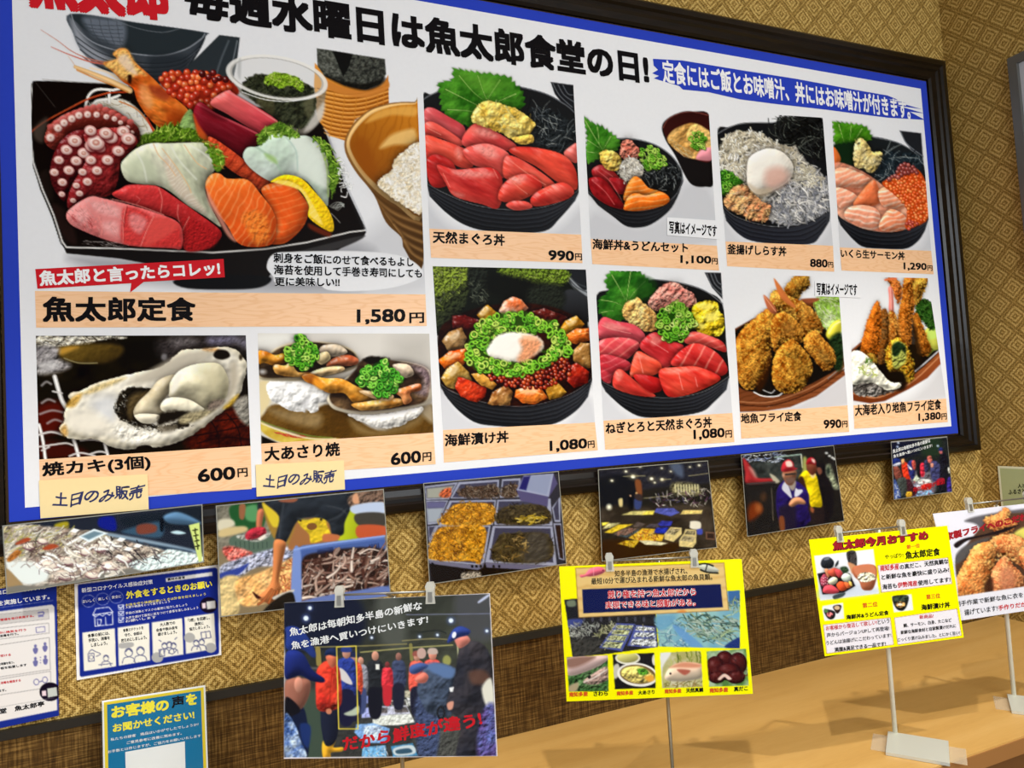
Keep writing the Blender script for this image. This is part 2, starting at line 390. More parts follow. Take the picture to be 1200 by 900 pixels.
    def ell(s, cx, cy, rx, ry, col, ang=0, f=.6, al=1, ring=0, dome=0, raw=False, hl=0, rim=None):
        if not raw: (cx, cy), = s.px([(cx, cy)]); rx /= s.c[2]; ry /= s.c[2]; ring /= s.c[2]
        R = max(rx, ry)
        W = s.win(np.array([cx - R, cy - R]), np.array([cx + R, cy + R]), 2 + ring)
        if W is None: return
        sy, sx, X, Y = W
        ca, sa = math.cos(ang), math.sin(ang)
        u = ((X - cx) * ca + (Y - cy) * sa) / rx; v = (-(X - cx) * sa + (Y - cy) * ca) / ry
        q = np.sqrt(u * u + v * v)
        d = (1 - q) * min(rx, ry)
        m = np.clip((ring / 2 - np.abs(d)) / f + .5, 0, 1) if ring else np.clip(d / f + .5, 0, 1)
        c = np.empty(X.shape + (3,)); c[:] = col
        if rim is not None:
            t = np.clip((q - .55) / .4, 0, 1)[..., None]; c = c * (1 - t) + np.asarray(rim, float) * t
        if dome:
            c = np.clip(c * (1 + dome * (-(u * .45 + v * .75)))[..., None], 0, 255)
        if hl:
            t = np.exp(-((u + .3) ** 2 + (v + .38) ** 2) / .05)[..., None] * hl; c = c * (1 - t) + 255 * t
        s.mix((sy, sx), m * al, c)
    def hatch(s, P, n, ln, w, cols, ang=0, spread=3.2, al=1, curl=.4, seed=1, sm=1, rnd=.5, taper=(.5, .3)):
        """short curled strands scattered inside an outline"""
        Q = s.px(P); Q = catmull(Q) if sm else Q
        rs = np.random.RandomState(seed); lo, hi = Q.min(0), Q.max(0); k = 0
        for _ in range(n * 6):
            if k >= n: break
            p = lo + rs.rand(2) * (hi - lo)
            if sdf(p[0:1], p[1:2], Q)[0] < 0: continue
            k += 1; a = ang + (rs.rand() - .5) * spread; L = ln * (.6 + .8 * rs.rand()); b = (rs.rand() - .5) * 2 * curl
            dx, dy = math.cos(a), math.sin(a)
            pts = [p - np.array([dx, dy]) * L / 2, p + np.array([-dy, dx]) * L * b * .5, p + np.array([dx, dy]) * L / 2]
            c = np.array(cols[rs.randint(len(cols))], float) * (.88 + .24 * rs.rand())
            s.stroke(pts, w * (.7 + .6 * rs.rand()), np.clip(c, 0, 255), al=al, raw=True, rnd=rnd, taper=taper)
    def balls(s, P, n, r, cols, seed=1, rim=None, hl=.8, dome=.35, al=1, grid=False):
        Q = catmull(s.px(P)); rs = np.random.RandomState(seed); lo, hi = Q.min(0), Q.max(0); pts = []
        for _ in range(n * 12):
            if len(pts) >= n: break
            p = lo + rs.rand(2) * (hi - lo)
            if sdf(p[0:1], p[1:2], Q)[0] < 0: continue
            if pts and (((np.array(pts) - p) ** 2).sum(1) < (r * 1.35) ** 2).any(): continue
            pts.append(p)
        for p in sorted(pts, key=lambda q: q[1]):
            c = np.array(cols[rs.randint(len(cols))], float) * (.9 + .2 * rs.rand()); q = r * (.85 + .3 * rs.rand())
            s.ell(p[0], p[1], q, q, np.clip(c, 0, 255), dome=dome, hl=hl, rim=rim, raw=True, al=al)
    def rings(s, P, n, r, cols, seed=1, w=.9):
        """chopped spring onion: small tilted green rings"""
        Q = catmull(s.px(P)); rs = np.random.RandomState(seed); lo, hi = Q.min(0), Q.max(0); k = 0
        for _ in range(n * 8):
            if k >= n: break
            p = lo + rs.rand(2) * (hi - lo)
            if sdf(p[0:1], p[1:2], Q)[0] < 0: continue
            k += 1; q = r * (.7 + .6 * rs.rand()); e = .45 + .5 * rs.rand(); a = rs.rand() * 3.14
            c = np.array(cols[rs.randint(len(cols))], float)
            s.ell(p[0] + .4, p[1] + .7, q, q * e, c * .25, ang=a, raw=True, ring=w * 1.6, al=.75)
            s.ell(p[0], p[1], q, q * e, c, ang=a, raw=True, ring=w * 1.25)
            s.ell(p[0] - .2, p[1] - .3, q, q * e, np.minimum(c * 1.35 + 25, 255), ang=a, raw=True, ring=w * .45, al=.8)
    def crumb(s, P, col, col2=(120, 62, 14), n=160, r=1.3, seed=2, dome=.9, dw=7, sh=.3, bump=3.0, wob=1.3):
        """breaded, deep fried crust"""
        s.blob(P, col, dome=dome, dw=dw, bump=bump, bf=.42, col2=col2, vf=.17, vp=.75, sh=sh, sw=1.6, wob=wob, wf=.5)
        Q = catmull(s.px(P)); rs = np.random.RandomState(seed); lo, hi = Q.min(0), Q.max(0); k = 0
        for _ in range(n * 5):
            if k >= n: break
            p = lo + rs.rand(2) * (hi - lo)
            if sdf(p[0:1], p[1:2], Q)[0] < -.6: continue
            k += 1; t = (p - lo) / (hi - lo); q = r * (.5 + .8 * rs.rand())
            c = np.array(col, float) * (1.22 - .35 * t[1] - .2 * t[0]) * (.8 + .4 * rs.rand()) + [10, 8, 4]
            s.ell(p[0], p[1], q, q * .8, np.clip(c, 0, 255), raw=True, dome=.5, al=.62, ang=rs.rand() * 3)
    def leaf(s, P, col, col2, veins=(), sh=.3, teeth=2.0, vc=(150, 190, 90), vw=.9):
        teeth *= 1.5; vc = (190, 220, 130)
        """shiso leaf with a toothed edge; P crop points, closed"""
        Q = catmull(s.px(P), n=14); c = Q.mean(0); out = []
        L = np.linalg.norm(np.roll(Q, -1, 0) - Q, axis=1).cumsum()
        for q, l in zip(Q, L):
            v = q - c; v = v / (np.linalg.norm(v) + 1e-6)
            ph = (l / teeth / 1.9) % 1
            out.append(q + v * teeth * (1.1 * (1 - ph) - .55))
        s.blob(out, col, sm=0, raw=True, col2=col2, vf=.07, dome=.2, dw=4, bump=2.2, bf=.16, f=.8, sh=sh, sw=.8)
        m = Q.mean(0)
        for v in veins:
            for e in (-.5, .5):
                V = s.px(v)
                s.stroke(V + np.array([e, e]), vw * 1.8, np.array(col2) * .8, al=.35, taper=(1.3, .3), raw=True)
        for v in veins: s.stroke(v, vw, vc, al=.8, taper=(1.3, .3))
    def clip(s, P): s.cm = None if P is None else np.clip(sdf(*s.grid(), s.px(P)) * 2 + .5, 0, 1)
    def grid(s): Y, X = np.mgrid[0:s.h, 0:s.w]; return X / SS + s.x0, Y / SS + s.y0
    def rgb(s):
        a = s.a; g = a.mean(-1, keepdims=True); a = g + (a - g) * s.sat
        if s.con == 1: return np.clip(229 - (229 - a) * 1.06, 0, 255)
        return np.clip((a - s.piv) * s.con + s.piv * s.con ** .12, 0, 255)
    sat = 1.0; con = 1.0; piv = 105; cm = None
def bowl(c, rim, foot, body=(30, 31, 34), hi=(92, 96, 104), ribs=4):
    """black ribbed bowl: rim = lower rim curve points left to right, foot = lower body points right to left"""
    c.blob(list(catmull(rim, False, 6)) + list(catmull(foot, False, 6)), body, sm=0, col2=(58, 60, 66), g=(.6, -1), f=.8)
    R = np.array(rim, float); F = np.array(foot[::-1], float)
    R2 = catmull(R, False, 6); t = np.linspace(0, 1, len(R2)); ft = np.linspace(0, 1, len(F))
    F2 = catmull(np.c_[np.interp(t, ft, F[:, 0]), np.interp(t, ft, F[:, 1])], False, 1)
    F2 = np.c_[np.interp(t, np.linspace(0, 1, len(F2)), F2[:, 0]), np.interp(t, np.linspace(0, 1, len(F2)), F2[:, 1])]
    for k in range(1, ribs + 1):
        q = k / (ribs + 1.0) * .95
        L = R2 * (1 - q) + F2 * q
        c.stroke(L[2:-2], 1.5, hi, al=.30, f=1.2, sm=0, taper=(.6, .6))
        c.stroke(L[2:-2] + [0, 6], 1.4, (10, 10, 11), al=.45, f=1.2, sm=0)
    c.stroke(R2, 1.9, (24, 24, 26), sm=0)
    c.stroke(R2 - [0, 3], .8, (150, 153, 158), al=.75, sm=0)
# ---------------------------------------------------------------- the printed dish pictures
PAPER = (229, 230, 232)
def art_sashimi_set():
    c = Canvas(30, 0, 500, 347); k = c.crop
    # soft grey backdrop under the tray
    k(0, 0, 1)
    c.blob([(250, 296), (430, 272), (470, 200), (500, 210), (500, 345), (250, 345)], (203, 204, 207), f=26, al=.9)
    c.blob([(80, 300), (200, 300), (420, 285), (420, 340), (250, 338), (140, 326)], (150, 151, 156), f=16, al=.75)
    # black lidded bowl behind
    k(20, 0, 5)
    c.blob([(313, 80), (700, 132), (1092, 188), (1106, 208), (1088, 262), (1045, 338), (985, 425), (900, 480), (800, 490), (650, 450), (500, 405), (420, 345), (365, 282), (330, 200)], (66, 72, 78), f=1, dome=.5, dw=3)
    c.blob([(315, 110), (420, 250), (560, 350), (640, 400), (560, 400), (430, 345), (370, 290), (335, 210)], (178, 182, 190), f=7, al=.75)
    for q in range(4): c.stroke([(345 + q * 12, 215 + q * 38), (470 + q * 5, 300 + q * 32), (620, 352 + q * 28), (800, 372 + q * 26), (960, 352 + q * 24), (1070 - q * 22, 275 + q * 30)], 1.2, (38, 42, 47), al=.8)
    for q in range(4): c.stroke([(350 + q * 12, 222 + q * 38), (470 + q * 5, 308 + q * 32), (620, 360 + q * 28), (800, 380 + q * 26), (960, 360 + q * 24), (1070 - q * 22, 283 + q * 30)], .8, (120, 126, 134), al=.5)
    c.blob([(330, 84), (700, 134), (1088, 190), (1070, 228), (985, 285), (850, 320), (700, 312), (560, 272), (440, 207), (360, 140)], (47, 54, 58), f=1.4)
    c.blob([(385, 105), (520, 108), (620, 128), (640, 200), (610, 285), (540, 255), (440, 200)], (122, 129, 141), f=7, al=.8)
    for q in range(6): c.stroke([(390 + q * 18, 140 + q * 22), (470 + q * 14, 150 + q * 22), (620, 150 + q * 24)], .9, (58, 64, 70), al=.7)
    for q in range(4): c.stroke([(430 + q * 50, 108), (450 + q * 48, 190), (500 + q * 36, 260)], .8, (60, 66, 72), al=.6)
    c.stroke([(560, 112), (700, 165), (850, 190), (950, 168)], 1, (120, 126, 132), al=.7)
    c.stroke([(318, 85), (350, 165), (440, 245), (560, 290), (700, 318), (850, 326), (985, 290), (1075, 232), (1100, 200)], 1.4, (150, 155, 162), al=.9)
    c.blob([(780, 330), (1000, 330), (980, 425), (900, 480), (800, 490)], (40, 45, 50), f=10, al=.7)
    # dark spoon
    k(0, 0, 1)
    c.blob([(257, 41), (281, 44), (278, 70), (272, 100), (264, 112), (240, 98), (214, 84), (232, 66)], (50, 56, 60), sm=0, f=1)
    c.stroke([(268, 48), (259, 70), (252, 92)], 2.2, (110, 118, 124), al=.6, f=1.8); c.stroke([(278, 48), (272, 76), (268, 94)], 1.4, (150, 156, 160), al=.7, f=1.4)
    # black square dish
    c.blob([(36, 100), (39, 95), (60, 95), (130, 98), (260, 120), (374, 135), (390, 175), (408, 225), (425, 262), (429, 272), (427, 276), (396, 293), (330, 303), (314, 326), (250, 328), (205, 315), (140, 303), (78, 297), (70, 280), (60, 252), (47, 222), (38, 190), (35, 150)], (30, 26, 25), sm=0, f=1)
    c.blob([(205, 328), (260, 322), (314, 324), (312, 334), (286, 339), (220, 338)], (26, 26, 28), f=2)
    c.blob([(330, 300), (425, 276), (398, 291), (335, 302)], (60, 58, 58), f=2)
    c.blob([(36, 102), (41, 95), (130, 98), (260, 120), (372, 136), (388, 178), (406, 226), (424, 268), (410, 271), (360, 283), (310, 291), (250, 295), (130, 290), (80, 288), (72, 272), (62, 246), (48, 214), (41, 185), (38, 150)], (22, 15, 12), sm=0, f=.8)
    c.blob([(60, 240), (80, 250), (90, 285), (74, 278)], (50, 32, 28), f=5, al=.7)
    c.blob([(46, 205), (60, 200), (62, 235), (52, 225)], (48, 36, 30), f=4, al=.5)
    c.stroke([(42, 97), (65, 126)], .9, (70, 64, 60), al=.8); c.stroke([(150, 98), (156, 112)], .8, (90, 60, 40), al=.7)
    c.stroke([(37, 98), (35, 150), (39, 190), (50, 222), (63, 252), (73, 283), (78, 290), (130, 291), (250, 296), (310, 292), (360, 284), (410, 272), (428, 270)], 2.0, (212, 210, 206), sm=0)
    c.stroke([(37, 98), (33.5, 150), (37, 190), (48, 222), (61, 254), (71, 285), (77, 292)], .8, (60, 58, 56), sm=0)
    c.stroke([(429, 270), (424, 256), (408, 222), (392, 180), (378, 142)], 2.4, (196, 198, 202), sm=0); c.stroke([(428, 268), (406, 222), (390, 180)], .8, (40, 38, 38), sm=0)
    c.stroke([(50, 93), (90, 96), (130, 98)], 1.4, (190, 188, 184), al=.8)
    # toasted seaweed in a wicker basket
    k(260, 40, 5)
    c.blob([(545, 170), (600, 225), (700, 290), (840, 328), (940, 300), (975, 240), (978, 405), (900, 440), (780, 500), (722, 625), (640, 598), (560, 500), (540, 300)], (224, 150, 62), sm=0, f=1, col2=(180, 104, 34), g=(.8, .5))
    for q in range(11):
        y = 330 + q * 25
        c.stroke([(560 + q * 4, y - 12), (640, y + 6), (740, y + 22), (850, y + 10), (975, y - 30)], 1.3, (116, 62, 16), al=.72)
        c.stroke([(560 + q * 4, y - 2), (640, y + 16), (740, y + 32), (850, y + 20), (975, y - 20)], 1.3, (250, 190, 104), al=.7)
    for xx in (660, 720, 790, 850, 915, 950): c.stroke([(xx, 290), (xx - 5, 420), (xx - 30, 600)], 1.6, (205, 132, 48), al=.55)
    c.blob([(600, 265), (700, 310), (850, 335), (960, 270), (975, 320), (850, 372), (690, 350), (610, 310)], (205, 132, 60), f=1.5, al=.85)
    c.blob([(556, 85), (640, 96), (765, 117), (955, 146), (962, 235), (930, 290), (840, 328), (720, 302), (600, 245), (562, 190)], (44, 45, 42), sm=0, f=1, col2=(86, 88, 80), vf=.35, bump=2, bf=.4)
    c.blob([(556, 85), (640, 96), (680, 165), (700, 250), (620, 235), (562, 190)], (112, 114, 106), sm=0, f=1.2, col2=(62, 64, 58), vf=.5)
    c.blob([(650, 98), (765, 117), (745, 190), (712, 250), (676, 165)], (26, 26, 25), sm=0, f=1.2)
    c.blob([(600, 245), (720, 280), (850, 290), (955, 255), (930, 300), (840, 330), (720, 305)], (20, 18, 14), f=3, al=.8)
    # wooden rice bowl, cut off by the next picture
    c.blob([(1130, 398), (1050, 398), (960, 410), (860, 445), (770, 525), (722, 615), (726, 700), (790, 815), (890, 940), (960, 1100), (1050, 1190), (1070, 1260), (1180, 1345), (1180, 398)], (148, 104, 56), f=1, col2=(84, 58, 28), g=(.5, .9))
    c.clip([(1130, 398), (1050, 398), (960, 410), (860, 445), (770, 525), (722, 615), (726, 700), (790, 815), (890, 940), (960, 1060), (1050, 1180), (1070, 1260), (1180, 1345), (1180, 398)])
    for q, (ax, ay) in enumerate([(836, 893), (885, 962), (945, 1040), (1002, 1106), (1064, 1200)]):
        yy = 1090 + q * 52
        for dy, cc in ((0, (70, 46, 22)), (26, (196, 152, 96))): c.stroke([(ax + 4, ay + dy * .5), (ax + (1180 - ax) * .45, ay + dy + (yy - ay) * .62), (1180, yy + dy)], 3, cc, al=.5, f=3)
    c.clip(None)
    c.blob([(1130, 404), (1050, 404), (960, 418), (865, 452), (780, 530), (734, 615), (738, 690), (800, 800), (900, 915), (1020, 1000), (1180, 1060), (1180, 404)], (202, 166, 110), f=1, dome=.5, dw=3)
    c.blob([(1130, 412), (1050, 416), (970, 432), (880, 468), (800, 540), (752, 620), (760, 690), (820, 790), (905, 880), (1020, 960), (1180, 1040), (1180, 412)], (206, 132, 40), f=1.5, col2=(128, 70, 16), g=(-.5, .9), lines=(.35, 9, 2, (150, 84, 20), .4, 14))
    c.blob([(840, 520), (900, 460), (1000, 430), (1130, 425), (1130, 480), (1000, 475), (900, 505)], (232, 178, 92), f=4, al=.75)
    c.blob([(925, 670), (980, 600), (1060, 565), (1130, 560), (1130, 640), (1010, 650)], (240, 200, 128), f=5, al=.85)
    c.blob([(770, 640), (830, 610), (880, 700), (900, 820), (860, 830), (800, 750)], (150, 82, 18), f=8, al=.7)
    c.blob([(1180, 650), (1060, 690), (1010, 740), (990, 800), (910, 868), (960, 930), (1040, 985), (1180, 1040)], (236, 229, 212), f=1.2, bump=1.2, bf=.4, wob=1.6, wf=.4, sh=.5, sw=4, col2=(214, 196, 160), vf=.2)
    c.hatch([(1170, 670), (1060, 710), (1010, 800), (940, 868), (1040, 965), (1180, 1030)], 260, 3.6, 2.3, [(246, 242, 232), (238, 231, 216), (226, 214, 190), (250, 248, 244)], rnd=.25, al=.6, seed=4, taper=(1, 1))
    # glass of seaweed
    c.ell(322, 255, 284, 118, (214, 212, 206), ang=.17, al=.35, f=2)
    c.blob([(48, 230), (90, 300), (200, 370), (400, 390), (560, 370), (612, 290), (600, 410), (580, 500), (520, 570), (470, 590), (400, 560), (250, 440), (90, 330)], (170, 164, 152), f=2, al=.75, col2=(120, 116, 104), vf=.12)
    c.blob([(120, 292), (180, 246), (240, 236), (400, 262), (500, 290), (548, 345), (545, 450), (505, 535), (430, 555), (330, 520), (250, 440), (130, 350)], (38, 40, 27), f=2, bump=5, bf=.2, col2=(66, 70, 52), vf=.22, wob=2)
    c.blob([(200, 370), (300, 380), (300, 470), (230, 440)], (96, 92, 62), f=4, al=.55); c.blob([(480, 400), (540, 370), (530, 470), (500, 490)], (110, 108, 80), f=4, al=.6)
    c.hatch([(130, 290), (240, 240), (480, 290), (540, 340), (400, 370), (220, 350)], 60, 7, 1.6, [(22, 25, 14), (52, 58, 36), (84, 92, 66)], seed=3)
    c.blob([(248, 265), (300, 226), (380, 235), (455, 262), (484, 310), (460, 338), (400, 300), (345, 320), (300, 300), (260, 298)], (128, 164, 44), f=1.2, wob=1.6, bump=5, bf=.35)
    c.hatch([(250, 262), (300, 228), (380, 236), (455, 262), (480, 315), (400, 300), (345, 310), (270, 296)], 70, 4.5, 1.5, [(196, 222, 84), (160, 198, 60), (224, 240, 130), (110, 150, 30)], seed=8)
    c.ell(322, 255, 284, 120, (236, 234, 228), ang=.17, ring=15, al=.9); c.ell(322, 255, 272, 108, (150, 146, 138), ang=.17, ring=4, al=.6)
    c.stroke([(120, 340), (260, 385), (420, 392), (560, 355)], 1.1, (250, 250, 248), al=.9)
    c.blob([(540, 470), (600, 400), (590, 490), (520, 560), (480, 575), (500, 530)], (226, 222, 214), f=4, al=.7)
    c.blob([(95, 160), (112, 150), (108, 260), (92, 230)], (170, 172, 170), f=3, al=.6)
    # shredded radish, whisker, prawn
    k(20, 0, 5)
    c.blob([(395, 640), (470, 590), (560, 575), (640, 590), (720, 650), (790, 740), (820, 790), (720, 790), (640, 690), (520, 640)], (232, 228, 214), f=2)
    c.hatch([(400, 640), (470, 590), (640, 590), (790, 740), (810, 790), (720, 780), (560, 640)], 46, 12, 1.5, [(250, 249, 244), (236, 230, 214), (214, 196, 160)], ang=.5, spread=1.8, seed=6)
    for A in ([(398, 640), (420, 560), (470, 525), (560, 528)], [(440, 620), (470, 590), (540, 580), (600, 560)], [(540, 600), (545, 540), (600, 520)]): c.stroke(A, 3.2, (236, 233, 226), rnd=.2)
    c.hatch([(560, 530), (650, 560), (640, 610), (560, 600)], 6, 5, 1.6, [(30, 24, 20)], seed=2)
    c.stroke([(80, 775), (160, 715), (300, 640), (420, 580), (540, 545), (640, 540)], 1.9, (176, 62, 32)); c.stroke([(200, 690), (300, 636), (420, 576), (540, 540)], .8, (220, 110, 60))
    c.blob([(95, 760), (150, 700), (180, 700), (160, 830), (110, 820)], (96, 84, 74), f=5, al=.7)
    c.stroke([(600, 595), (700, 640), (770, 720), (810, 770)], 1.6, (212, 130, 70), al=.9); c.stroke([(760, 690), (800, 770)], 2.2, (206, 70, 44))
    for A, w, col in (([(140, 175), (240, 240), (320, 300), (420, 345), (520, 365)], 1.1, (196, 120, 100)), ([(200, 275), (300, 318), (420, 360), (510, 375)], 1.6, (206, 110, 92)), ([(300, 330), (330, 370), (350, 400), (420, 440)], .8, (206, 160, 130))): c.stroke(A, w, col, taper=(.4, 1.4))
    c.stroke([(340, 392), (440, 430), (560, 480), (660, 530)], 5.5, (236, 196, 140), taper=(.7, 1.3), rnd=.2); c.stroke([(350, 410), (460, 460), (560, 500), (650, 540)], 2, (216, 140, 66), al=.8)
    c.stroke([(430, 400), (520, 420), (600, 470)], 2.5, (244, 222, 190), al=.9)
    c.blob([(505, 372), (560, 355), (585, 342), (562, 318), (590, 290), (625, 283), (655, 300), (690, 362), (790, 452), (880, 540), (1000, 642), (975, 700), (930, 735), (850, 752), (770, 690), (705, 592), (680, 520), (620, 480), (560, 420)], (228, 132, 52), dome=.5, dw=6, bump=5, bf=.12, ang=.7, st=2.2, spec=.5, sh=.3, col2=(196, 82, 26), vf=.07)
    c.blob([(510, 372), (590, 342), (566, 318), (592, 292), (625, 285), (655, 302), (700, 380), (760, 440), (700, 440), (640, 470), (560, 415)], (240, 196, 116), f=5, al=.85, bump=3, bf=.25)
    c.blob([(590, 345), (640, 320), (690, 400), (700, 440), (640, 410)], (236, 216, 200), f=4, al=.7)
    c.blob([(770, 500), (850, 520), (900, 560), (870, 590), (800, 560)], (140, 50, 36), f=5, al=.65); c.blob([(900, 640), (985, 640), (960, 720), (900, 720)], (150, 60, 16), f=7, al=.6)
    c.blob([(720, 500), (760, 510), (800, 600), (770, 640), (720, 580)], (246, 180, 120), f=6, al=.6)
    c.blob([(650, 440), (672, 445), (668, 490), (650, 480)], (50, 26, 16), f=2)
    # salmon roe
    c.blob([(835, 470), (900, 420), (1000, 430), (1150, 430), (1240, 470), (1300, 540), (1200, 620), (1040, 650), (950, 590), (880, 530)], (150, 44, 24), f=2, wob=1.5)
    c.balls([(835, 470), (900, 420), (1000, 425), (1150, 430), (1230, 470), (1280, 540), (1180, 610), (1040, 640), (950, 590), (880, 520)], 95, 4.2, [(222, 92, 48), (206, 70, 40), (232, 120, 66), (190, 60, 38)], rim=(160, 40, 22), hl=.75, seed=5)
    c.balls([(1060, 430), (1160, 420), (1240, 470), (1200, 490)], 8, 4, [(110, 30, 26), (90, 26, 24)], rim=(60, 16, 16), seed=9)
    # garnish leaf behind
    c.blob([(950, 740), (1010, 640), (1045, 700), (1060, 770), (1000, 800)], (150, 184, 110), f=1.5, bump=2)
    c.blob([(700, 830), (740, 790), (800, 770), (860, 740), (940, 745), (1050, 760), (1130, 800), (1160, 860), (1000, 830), (800, 850), (720, 880)], (96, 132, 36), f=2, bump=4, bf=.4, wob=2)
    c.hatch([(700, 850), (740, 800), (860, 730), (940, 720), (1000, 770), (1130, 790), (1150, 850), (900, 800)], 90, 8, 1.8, [(128, 170, 50), (84, 126, 26), (170, 200, 84), (60, 96, 22)], ang=-1.2, spread=1.4, seed=3, taper=(1, .2))
    # red fillets with orange edge
    k(0, 0, 3)
    c.blob([(738, 362), (800, 318), (830, 334), (975, 424), (945, 450), (915, 470), (800, 402)], (196, 62, 76), dome=.5, dw=5, bump=2, bf=.12, ang=.55, st=4, spec=.35, sh=.5, col2=(226, 110, 104), g=(-.7, -.4))
    c.stroke([(800, 322), (860, 356), (930, 400), (972, 426)], 1.8, (230, 140, 140), al=.8)
    c.blob([(680, 398), (694, 364), (712, 362), (760, 398), (830, 430), (906, 468), (905, 500), (880, 540), (850, 552), (780, 512), (700, 455)], (136, 30, 44), dome=.55, dw=6, bump=2, bf=.12, ang=.55, st=4, spec=.35, sh=.55, col2=(96, 16, 28), g=(.3, .8))
    c.stroke([(694, 366), (760, 402), (830, 434), (904, 470)], 2.2, (196, 84, 92), al=.85); c.blob([(705, 372), (760, 395), (800, 425), (750, 415)], (80, 16, 24), f=5, al=.6)
    c.blob([(680, 400), (700, 440), (730, 480), (742, 500), (700, 480), (684, 430)], (216, 92, 40), f=3, al=.9)
    # prawn body
    c.blob([(735, 480), (800, 518), (880, 580), (952, 640), (920, 675), (880, 642), (800, 590), (745, 530)], (204, 78, 44), dome=.6, dw=5, bump=2, sh=.5, spec=.3, lines=(.7, 14, 2.2, (150, 40, 24), .7, 3))
    # squid
    c.blob([(855, 555), (868, 520), (905, 515), (925, 500), (950, 472), (978, 466), (1010, 480), (1080, 478), (1125, 510), (1150, 560), (1160, 640), (1155, 700), (1145, 722), (1080, 640), (1020, 620), (960, 640), (890, 600)], (214, 226, 216), dome=.35, dw=8, bump=2.5, bf=.06, sh=.5, col2=(190, 208, 190), vf=.03, spec=.25)
    c.blob([(1018, 490), (1080, 482), (1122, 512), (1146, 570), (1154, 660), (1100, 640), (1040, 600), (1045, 540)], (226, 234, 222), f=6, al=.9)
    c.stroke([(1005, 482), (1040, 530), (1046, 600)], 1.8, (188, 208, 196), al=.9, f=1.6); c.stroke([(905, 520), (960, 560), (1000, 620)], 2.6, (170, 196, 172), al=.7, f=2)
    c.stroke([(1128, 520), (1150, 590), (1154, 690)], 2.6, (176, 204, 120), al=.8, f=2); c.blob([(930, 540), (965, 552), (975, 575), (945, 562)], (160, 196, 110), f=4, al=.7)
    # curly leaves right of the squid
    c.blob([(915, 465), (950, 440), (990, 430), (1040, 460), (1050, 486), (1000, 478), (965, 470), (930, 500), (905, 512)], (104, 142, 48), f=1.5, wob=2, bump=4)
    c.hatch([(905, 500), (915, 462), (990, 428), (1050, 470), (1000, 480), (940, 480)], 56, 7, 1.7, [(140, 180, 66), (92, 134, 40), (176, 204, 96), (58, 92, 24)], ang=-.9, spread=1.6, seed=5, taper=(1, .2))
    c.blob([(1095, 482), (1150, 500), (1170, 560), (1200, 600), (1180, 660), (1165, 700), (1158, 640), (1150, 560), (1125, 510)], (98, 136, 42), f=1.5, wob=2, bump=4, sh=.4)
    c.hatch([(1095, 482), (1150, 500), (1200, 590), (1190, 650), (1166, 690), (1150, 560)], 60, 7, 1.7, [(140, 182, 60), (86, 128, 34), (176, 206, 92), (50, 84, 22)], ang=.3, spread=2.2, seed=7, taper=(1, .2))
    c.hatch([(1190, 560), (1215, 590), (1240, 640), (1225, 690), (1195, 660)], 26, 7, 1.3, [(232, 234, 230), (244, 246, 244)], seed=21, al=.9, taper=(1, .8), curl=1)
    # octopus
    k(20, 0, 5)
    tent = dict(dome=.75, dw=6, bump=4, bf=.16, spec=.45, sh=.5)
    c.blob([(162, 800), (200, 722), (300, 660), (430, 625), (560, 640), (640, 690), (705, 742), (722, 800), (700, 842), (600, 812), (480, 780), (385, 800), (310, 862), (220, 880), (168, 842)], (150, 62, 50), col2=(92, 30, 26), g=(.8, .7), **tent)
    c.blob([(270, 760), (380, 705), (520, 700), (640, 750), (660, 800), (520, 760), (400, 765), (310, 830)], (82, 26, 20), f=6, al=.7)
    for q in range(14): c.ell(196 + q * 36, 742 - 118 * math.sin(min(q, 8) / 8 * 1.5) + max(0, q - 8) * 18, 20, 16, (196, 96, 90), dome=.3, f=1.2, al=.9)
    for x, y, r in ((195, 806, 26), (240, 750, 25), (275, 720, 24), (320, 696, 24), (362, 676, 23), (413, 671, 22), (466, 672, 20), (523, 684, 18), (570, 696, 17), (606, 718, 15), (648, 747, 14), (674, 776, 12), (690, 806, 10)):
        c.ell(x + 3, y + 5, r, r, (96, 30, 30), f=2, al=.7); c.ell(x, y, r, r * .95, (238, 220, 210), dome=.15, rim=(206, 150, 140)); c.ell(x + 2, y + 2, r * .3, r * .3, (196, 130, 116), f=1.5, al=.7)
    k(20, 170, 5)
    c.blob([(240, 0), (195, 130), (205, 230), (245, 300), (285, 325), (330, 215), (400, 100), (430, 10), (420, -80), (330, -80)], (122, 34, 36), col2=(74, 18, 22), g=(-.5, .6), **tent)
    c.blob([(390, -60), (470, -90), (600, -100), (700, -40), (690, 10), (640, 60), (606, 100), (592, 200), (552, 288), (465, 312), (370, 340), (308, 378), (294, 330), (322, 235), (385, 130), (420, 40)], (166, 54, 52), col2=(120, 30, 34), g=(-.4, .5), **tent)
    for x, y, r in ((290, 28, 35), (390, 47, 36), (245, 88, 30), (346, 93, 33), (218, 160, 27), (303, 148, 32), (265, 218, 28), (262, 288, 20), (338, -25, 42), (440, 5, 43), (485, 15, 34), (432, 88, 32), (530, 88, 35), (593, 35, 36), (383, 158, 26), (468, 150, 31), (412, 215, 28), (347, 237, 22), (366, 284, 22), (328, 325, 18), (462, -15, 52), (548, -45, 42), (622, -80, 38), (652, -36, 42), (430, -85, 36), (520, -70, 40)):
        c.ell(x + 5, y + 9, r * 1.05, r, (90, 22, 26), f=2.5, al=.75); c.ell(x, y, r, r * .82, (240, 222, 214), ang=.2, rim=(206, 146, 138), dome=.15); c.ell(x + 1, y + 1, r * .42, r * .34, (190, 116, 100), f=1.6, ang=.2, al=.85); c.ell(x, y - 1, r * .2, r * .15, (240, 220, 205), f=1.5, al=.8)
